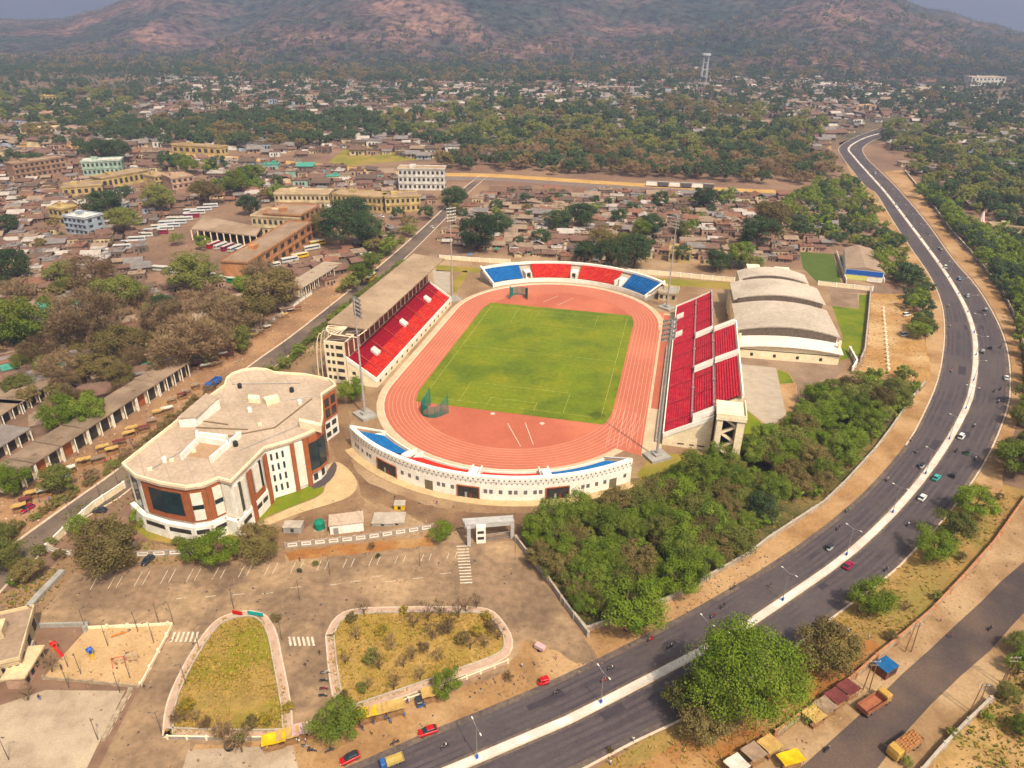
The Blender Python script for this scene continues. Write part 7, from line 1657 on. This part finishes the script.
T_tan = mat('tan_tarp', (.48, .33, .15), (.38, .25, .11), .8, .85); T_pink = mat('pink_tarp', (.52, .36, .36), (.42, .28, .28), .8, .85); T_blue = mat('blue_tarp', (.09, .22, .38)); T_red = mat('red_tarp', (.15, .045, .042), (.11, .035, .032), .8, .85); T_white = mat('white_tarp', (.62, .57, .50), (.5, .45, .38), .8, .85); T_grn = mat('green_tarp', (.07, .26, .18), (.05, .2, .13), .8, .85); T_pur = mat('purple_tarp', (.24, .12, .3), (.18, .09, .22), .8, .85); T_or = mat('orange_tarp', (.55, .25, .05), (.44, .19, .04), .8, .85)
for u, v, w_, m, lk in ((275, 746, 4.2, M_yellow, 'bright yellow tarp stall'), (289, 741, 4.0, T_tan, 'dull yellow tarp stall'), (303, 736, 3.4, T_pink, 'pale pink tarp stall'), (314, 734, 3.4, T_pink, 'mauve tarp stall'), (354, 724, 3.0, M_yellow, 'small yellow tarp stall'), (366, 720, 4.2, M_yellow, 'wide yellow tarp stall'), (379, 717, 3.6, T_tan, 'tan tarp stall'), (394, 713, 4.2, T_tan, 'orange tan tarp stall'), (431, 699, 3.6, T_tan, 'brown tarp cart'), (789, 765, 4.4, M_yellow, 'yellow roofed roadside stall')):
    stall(u, v, w_, 2.6, 2.3, m, lk, None, .3)
for k, (u, v) in enumerate(((735, 772), (752, 760), (768, 752), (812, 722), (823, 713), (834, 704), (846, 695))):
    stall(u, v, 3.4, 3.2, 2.5, [T_white, Rf_b, T_tan, T_tan, Rf_b, T_red, T_red][k], ['grey sheet roadside shed', 'brown sheet roadside shed', 'tan sheet roadside shed', 'tan frame roadside shed', 'open brown frame shed', 'dull red roadside shed', 'maroon roadside shed'][k], None, sa)
p = G(884, 672); e = empty('kiosk', p); e.rotation_euler = (0, 0, sa); tag(e, 'brown kiosk with ribbed blue roof', 'kiosk', None, 'beside the service road')
b = MB(); b.box((0, 0, 1.2), (4.0, 3.2, 2.4)); put(b.mesh('wall', mat('kiosk_brown', (.16, .07, .05), (.11, .05, .035), 1, .8)), 'wall', e); b = MB(); b.box((0, 0, 2.46), (4.2, 3.4, .1)); [b.box((-1.8 + k * .6, 0, 2.55), (.12, 3.4, .08)) for k in range(7)]; put(b.mesh('roof', mat('kiosk_blue', (.03, .12, .27), (.02, .08, .19), 1, .6)), 'roof', e)
b = MB(); b.box((.3, -1.62, 1.3), (2.2, .06, 1.1)); put(b.mesh('hatch', M_dark), 'hatch', e)
tc = [T_blue, T_white, T_red, T_tan, T_grn, T_white, T_pur, Rf_b, T_tan, Rf_b]; tn = ['blue', 'white', 'red', 'tan', 'green', 'white', 'purple', 'brown', 'tan', 'brown']
for k in range(24):
    t = k / 23; u = 20 + 176 * t + R.uniform(-3, 3); v = 507 - 117 * t + R.uniform(-2, 8); i = R.choice((1, 2, 3, 3, 5, 7, 8, 8, 9, 9, 9, 0)); stall(u, v, R.uniform(2.6, 3.8), 2.4, 2.2, tc[i], f"small {tn[i]} market stall", None, .6)
for k in range(16):
    t = k / 15; u = 206 + 92 * t; v = 372 - 62 * t + R.uniform(-3, 3); i = R.choice((1, 2, 3, 3, 5, 7, 8, 8, 9, 9, 9, 0)); stall(u, v, R.uniform(2.6, 3.8), 2.4, 2.2, tc[i], f"small {tn[i]} street stall", None, .6)
for u, v, i in ((70, 368, 6), (75, 363, 7), (150, 372, 4), (168, 366, 0), (185, 362, 6), (196, 368, 2), (160, 378, 1), (70, 303, 4), (352, 287, 0), (470, 258, 0), (497, 252, 4), (142, 385, 0), (130, 390, 2)):
    stall(u, v, 3.6, 3.0, 2.3, tc[i], f"{tn[i]} tarp shelter", None, R.uniform(0, 1))
for u, v in ((262, 750), (268, 751), (297, 743), (300, 744), (306, 743), (318, 738), (360, 728), (363, 731), (374, 725), (386, 721), (389, 720), (391, 724), (408, 704), (437, 692), (441, 690), (331, 745), (372, 735), (405, 718), (425, 708)): person(u, v)
for k in range(46):
    t = R.random(); person(20 + 180 * t + R.uniform(-4, 6), 512 - 119 * t + R.uniform(2, 12))
for u, v, c in ((950, 638, 'red'), (940, 622, 'pink'), (868, 640, 'white'), (890, 595, 'orange'), (858, 612, 'white'), (872, 598, 'white'), (847, 633, 'white'), (633, 742, 'white'), (610, 765, 'white'), (770, 588, 'dark'), (395, 500, 'dark'), (437, 505, 'red'), (300, 562, 'dark'), (145, 690, 'dark'), (320, 655, 'dark'), (306, 668, 'dark'), (522, 668, 'white'), (556, 660, 'pink'), (62, 670, 'dark'), (40, 700, 'dark')): person(u, v, c)
# handcart with a pink box, cattle free
p = G(540, 650); e = empty('handcart', p); tag(e, 'pink sided handcart', 'cart', None, 'beside the green bush at the lot corner')
b = MB(); b.box((p.x, p.y, 1.1), (2.4, 1.3, .9), -.6); child(b, 'box', T_pink, e); b = MB(); b.tube((p.x - 1, p.y + 1.2, .7), (p.x - 2, p.y + 1.9, .9), .05); child(b, 'handle', M_wood, e)
for s in (-1, 1): b = MB(); b.tube((p.x + .55 * s * .56, p.y + .7 * s * .82, .4), (p.x + .6 * s * .56, p.y + .82 * s * .82, .4), .4, .4, 12); child(b, 'wheel', M_tyre, e)
# ------------------------------------------------------------------ play area
def slide(u, v, m, look, rz):
    p = G(u, v); e = empty('playground_slide', p); e.scale = (.8, .8, .8); e.rotation_euler = (0, 0, rz); tag(e, look, 'slide', None, 'in the sandy play area')
    def chute(b):
        pts = [(x, 2.0 - 1.8 * (x / 3.2) ** .8) for x in [i * .4 for i in range(9)]]
        for (x0, z0), (x1, z1) in zip(pts, pts[1:]):
            b.add([(x0, -.4, z0), (x1, -.4, z1), (x1, .4, z1), (x0, .4, z0)], [(0, 1, 2, 3)])
            for s in (-.4, .4): b.add([(x0, s, z0), (x1, s, z1), (x1, s, z1 + .3), (x0, s, z0 + .3)], [(0, 1, 2, 3)])
    b = MB(); chute(b); put(b.mesh('chute', m), 'chute', e)
    b = MB(); b.box((-.6, 0, 2.0), (1.2, 1.2, .12)); put(b.mesh('platform', m), 'platform', e)
    for x in (-1.1, -.1):
        for y in (-.5, .5): b = MB(); b.tube((x, y, 0), (x, y, 3.2), .06, .06, 6); put(b.mesh('post', M_yellow), 'post', e)
    b = MB(); b.add([(-1.4, -.8, 3.1), (.2, -.8, 3.1), (.2, .8, 3.1), (-1.4, .8, 3.1), (-.6, 0, 3.9)], [(0, 1, 4), (1, 2, 4), (2, 3, 4), (3, 0, 4), (3, 2, 1, 0)]); put(b.mesh('roof', m), 'roof', e)
    b = MB()
    for k in range(6): b.box((-1.5 - .12 * k, 0, 1.75 - k * .3), (.2, .7, .06))
    put(b.mesh('ladder', M_yellow), 'ladder', e)
slide(91, 656, M_blue, 'blue and yellow playground slide', 2.4); slide(57, 652, M_red, 'red playground slide tower', -.6)
def swing(u, v, m, look, rz):
    p = G(u, v); e = empty('swing', p); e.rotation_euler = (0, 0, rz); tag(e, look, 'swing', None, 'in the sandy play area')
    for x in (-1.3, 1.3):
        for s in (-1, 1): b = MB(); b.tube((x, s * .9, 0), (x, 0, 2.4), .05, .05, 6); put(b.mesh('leg', m), 'leg', e)
    b = MB(); b.tube((-1.4, 0, 2.4), (1.4, 0, 2.4), .06, .06, 6); put(b.mesh('top_bar', m), 'top_bar', e)
    for x in (-.6, .6): b = MB(); b.box((x, 0, .5), (.5, .25, .06)); b.tube((x - .2, 0, .5), (x - .2, 0, 2.4), .02); b.tube((x + .2, 0, .5), (x + .2, 0, 2.4), .02); put(b.mesh('seat', M_wood), 'seat', e)
swing(120, 665, M_red, 'red framed swing', .3); swing(133, 662, M_steel, 'grey framed swing', .2)
p = G(119, 636); e = empty('seesaw', p); e.rotation_euler = (0, 0, .5); tag(e, 'orange seesaw', 'seesaw', None, 'at the far side of the sandy play area')
b = MB(); b.box((0, 0, .6), (3.2, .3, .1), 0); put(b.mesh('plank', mat('orange_paint', (.6, .2, .03), (.5, .16, .03), 2, .6)), 'plank', e); b = MB(); b.tube((0, -.3, 0), (0, 0, .6), .07); b.tube((0, .3, 0), (0, 0, .6), .07); put(b.mesh('stand', M_steel), 'stand', e)
town('small pink pavilion with pale roof', 'left of the sandy play area', (28, 688), (46, 658), 4, 3.2, W_pink, W_cream, 1, 4, parapet=False)
for u, v, m, lk in ((30, 650, W_white, 'small white water box'), (4, 672, W_white, 'white cylinder box')): 
    p = G(u, v); e = empty('water_box', p); tag(e, lk, 'water box', None, 'on the bare ground left of the play area'); b = MB(); b.box(p + Vector((0, 0, .9)), (2, 1.6, 1.8), .3); child(b, 'body', m, e); b = MB(); b.box(p + Vector((0, 0, 1.88)), (2.2, 1.8, .15), .3); child(b, 'lid', M_conc, e)
p = G(230, 748)
e = empty('round_planter', p); tag(e, 'dark round planter', 'planter', None, 'below the railing of the left grass island'); b = MB(); b.tube(p, p + Vector((0, 0, .9)), .9, 1.1, 12); child(b, 'pot', M_tyre, e); b = MB(); b.tube(p + Vector((0, 0, .9)), p + Vector((0, 0, .95)), 1.0, .9, 12); child(b, 'soil', M_bark, e)
for u, v, m, lk in ((238, 616, M_red, 'small red painted board'), (256, 617, mat('teal_board', (.05, .30, .28), (.04, .24, .22), 1, .7), 'teal painted board')):
    p = G(u, v); e = empty('notice_board', p); tag(e, lk, 'board', None, 'at the top of the left grass island'); b = MB(); b.box(p + Vector((0, 0, 1.1)), (2.6 if m is M_red else 4, .12, 1.1), -.2); child(b, 'panel', m, e)
    for s in (-1, 1): b = MB(); b.tube(p + Vector((s * .9, 0, 0)), p + Vector((s * .9, 0, .6)), .05); child(b, 'post', M_steel, e)

for k in range(16):
    p = G(883 + k * .35, 309 + k * 4.1); e = empty('marker_post', p); tag(e, 'pale stub post', 'post', 'row of stub posts in the bare yard', 'in the row across the bare east yard'); b = MB(); b.box((0, 0, .5), (.8, .8, 1.0)); put(vmesh(('stub',), lambda q: q.box((0, 0, .55), (.8, .8, 1.1)), M_cream), 'shaft', e); put(vmesh(('stubcap',), lambda q: q.box((0, 0, 1.15), (1.0, 1.0, .12)), M_white), 'cap', e)
for u, v, c in ((906, 305, 'white'), (906, 316, 'white'), (904, 336, 'silver')): vehicle('car', u, v, .3, 'in the bare east yard', c=c, parked=True, van=True, label=f"parked {c} van")
# ------------------------------------------------------------------ labels: look + where, made unique
LM = [('the giant lime tree', 745, 690), ('the entrance gate', 490, 533), ('the left grass island', 230, 680), ('the straw island', 420, 655), ('the sandy play area', 110, 655), ('the pale plaza', 50, 735), ('the parking lot bays', 230, 580), ('the zebra crossing by the gate', 463, 565), ('the office block', 230, 460), ('the site shed', 345, 527), ('the roofed stand', 385, 330), ('the near curved stand', 490, 480), ('the far curved stand', 575, 272), ('the crimson stand', 705, 360), ('the stair tower', 725, 430), ('the sports hall', 790, 315), ('the small hall', 860, 268), ('the east yard', 900, 340), ('the visitor parking', 760, 390), ('the grove centre', 700, 520), ('the gate side grove', 545, 545), ('the grove corner', 620, 590), ('the upper grove end', 850, 410), ('the far road bend', 855, 150), ('the upper main road', 905, 225), ('the outer bend', 1000, 320), ('the mid road bend', 965, 390), ('the white car', 920, 495), ('the middle main road', 810, 560), ('the lower main road', 640, 670), ('the bottom of the main road', 520, 730), ('the yellow stalls', 330, 728), ('the service road trucks', 890, 715), ('the upper service road', 985, 610), ('the waste ground', 985, 740), ('the dry verge', 900, 610), ('the pink temple', 979, 222), ('the bus depot', 180, 255), ('the bus shed', 225, 232), ('the peach building', 275, 255), ('the cream block', 280, 228), ('the ochre buildings', 370, 205), ('the white block', 422, 178), ('the mint building', 104, 166), ('the brown school', 42, 170), ('the dense left town', 50, 250), ('the pale blue house', 78, 222), ('the dry tree belt', 180, 340), ('the lower left town', 40, 375), ('the shop rows', 100, 435), ('the far shop rows', 170, 385), ('the market street', 60, 490), ('the town road', 300, 345), ('the near town road', 60, 530), ('the upper town road', 420, 235), ('the railway bank', 560, 176), ('the train', 680, 186), ('the western shanties', 500, 240), ('the middle shanties', 580, 235), ('the eastern shanties', 670, 240), ('the green field', 820, 265), ('the trees above the hall', 800, 220), ('the water tower', 703, 75), ('the white mansion', 987, 80), ('the far right fields', 960, 150), ('the far left town', 40, 120), ('the left horizon slopes', 150, 90), ('the middle far woods', 560, 130), ('the far right settlement', 830, 100), ('the far middle town', 400, 110)]
ORD = ['first', 'second', 'third', 'fourth', 'fifth', 'sixth', 'seventh', 'eighth', 'ninth', 'tenth', 'eleventh', 'twelfth', 'thirteenth', 'fourteenth', 'fifteenth', 'sixteenth', 'seventeenth', 'eighteenth', 'nineteenth', 'twentieth']
bpy.context.view_layer.update()
LABS = {}
for ob, look, where, pos in THINGS:
    p = pos or ob.matrix_world.translation; u, v = PX(p)
    if where is None:
        n, lu, lv = min(LM, key=lambda m: hypot((m[1] - u) * .8, (m[2] - v) * 1.4)); dx, dy = u - lu, v - lv
        where = ('beside ' if hypot(dx, dy) < 12 else 'right of ' if abs(dx) > abs(dy) * 1.3 and dx > 0 else 'left of ' if abs(dx) > abs(dy) * 1.3 else 'beyond ' if dy < 0 else 'before ') + n
    LABS.setdefault(look + ' ' + where, []).append((u, v, ob))
def ordinal(L, base):
    L.sort(key=lambda t: t[0]); n = len(L)
    if n == 1: L[0][2]['label'] = base; return
    for i, (u, v, ob) in enumerate(L):
        w_ = ['left of two', 'right of two'] if n == 2 else None
        k = w_[i] if w_ else 'leftmost' if i == 0 else 'rightmost' if i == n - 1 else ORD[i] + ' from left' if i < 20 else 'on the right side'
        ob['label'] = base + ', ' + k
for base, L in LABS.items():
    if len(L) > 7:
        L.sort(key=lambda t: t[1]); h = len(L) // 2; ordinal(L[:h], base + ', farther half'); ordinal(L[h:], base + ', nearer half')
    else: ordinal(L, base)
for ob, *_ in THINGS:
    if len(ob['label'].split()) > 16: ob['label'] = ob['label'].replace(' top and', ' and').replace(' trousers', ' clothes')
    if len(ob['label'].split()) > 16: ob['label'] = ob['label'].replace(' and blue clothes', '').replace(' and dark clothes', '').replace(' and khaki clothes', '')
    if len(ob['label'].split()) > 16: ob['label'] = ' '.join(ob['label'].split()[1:])
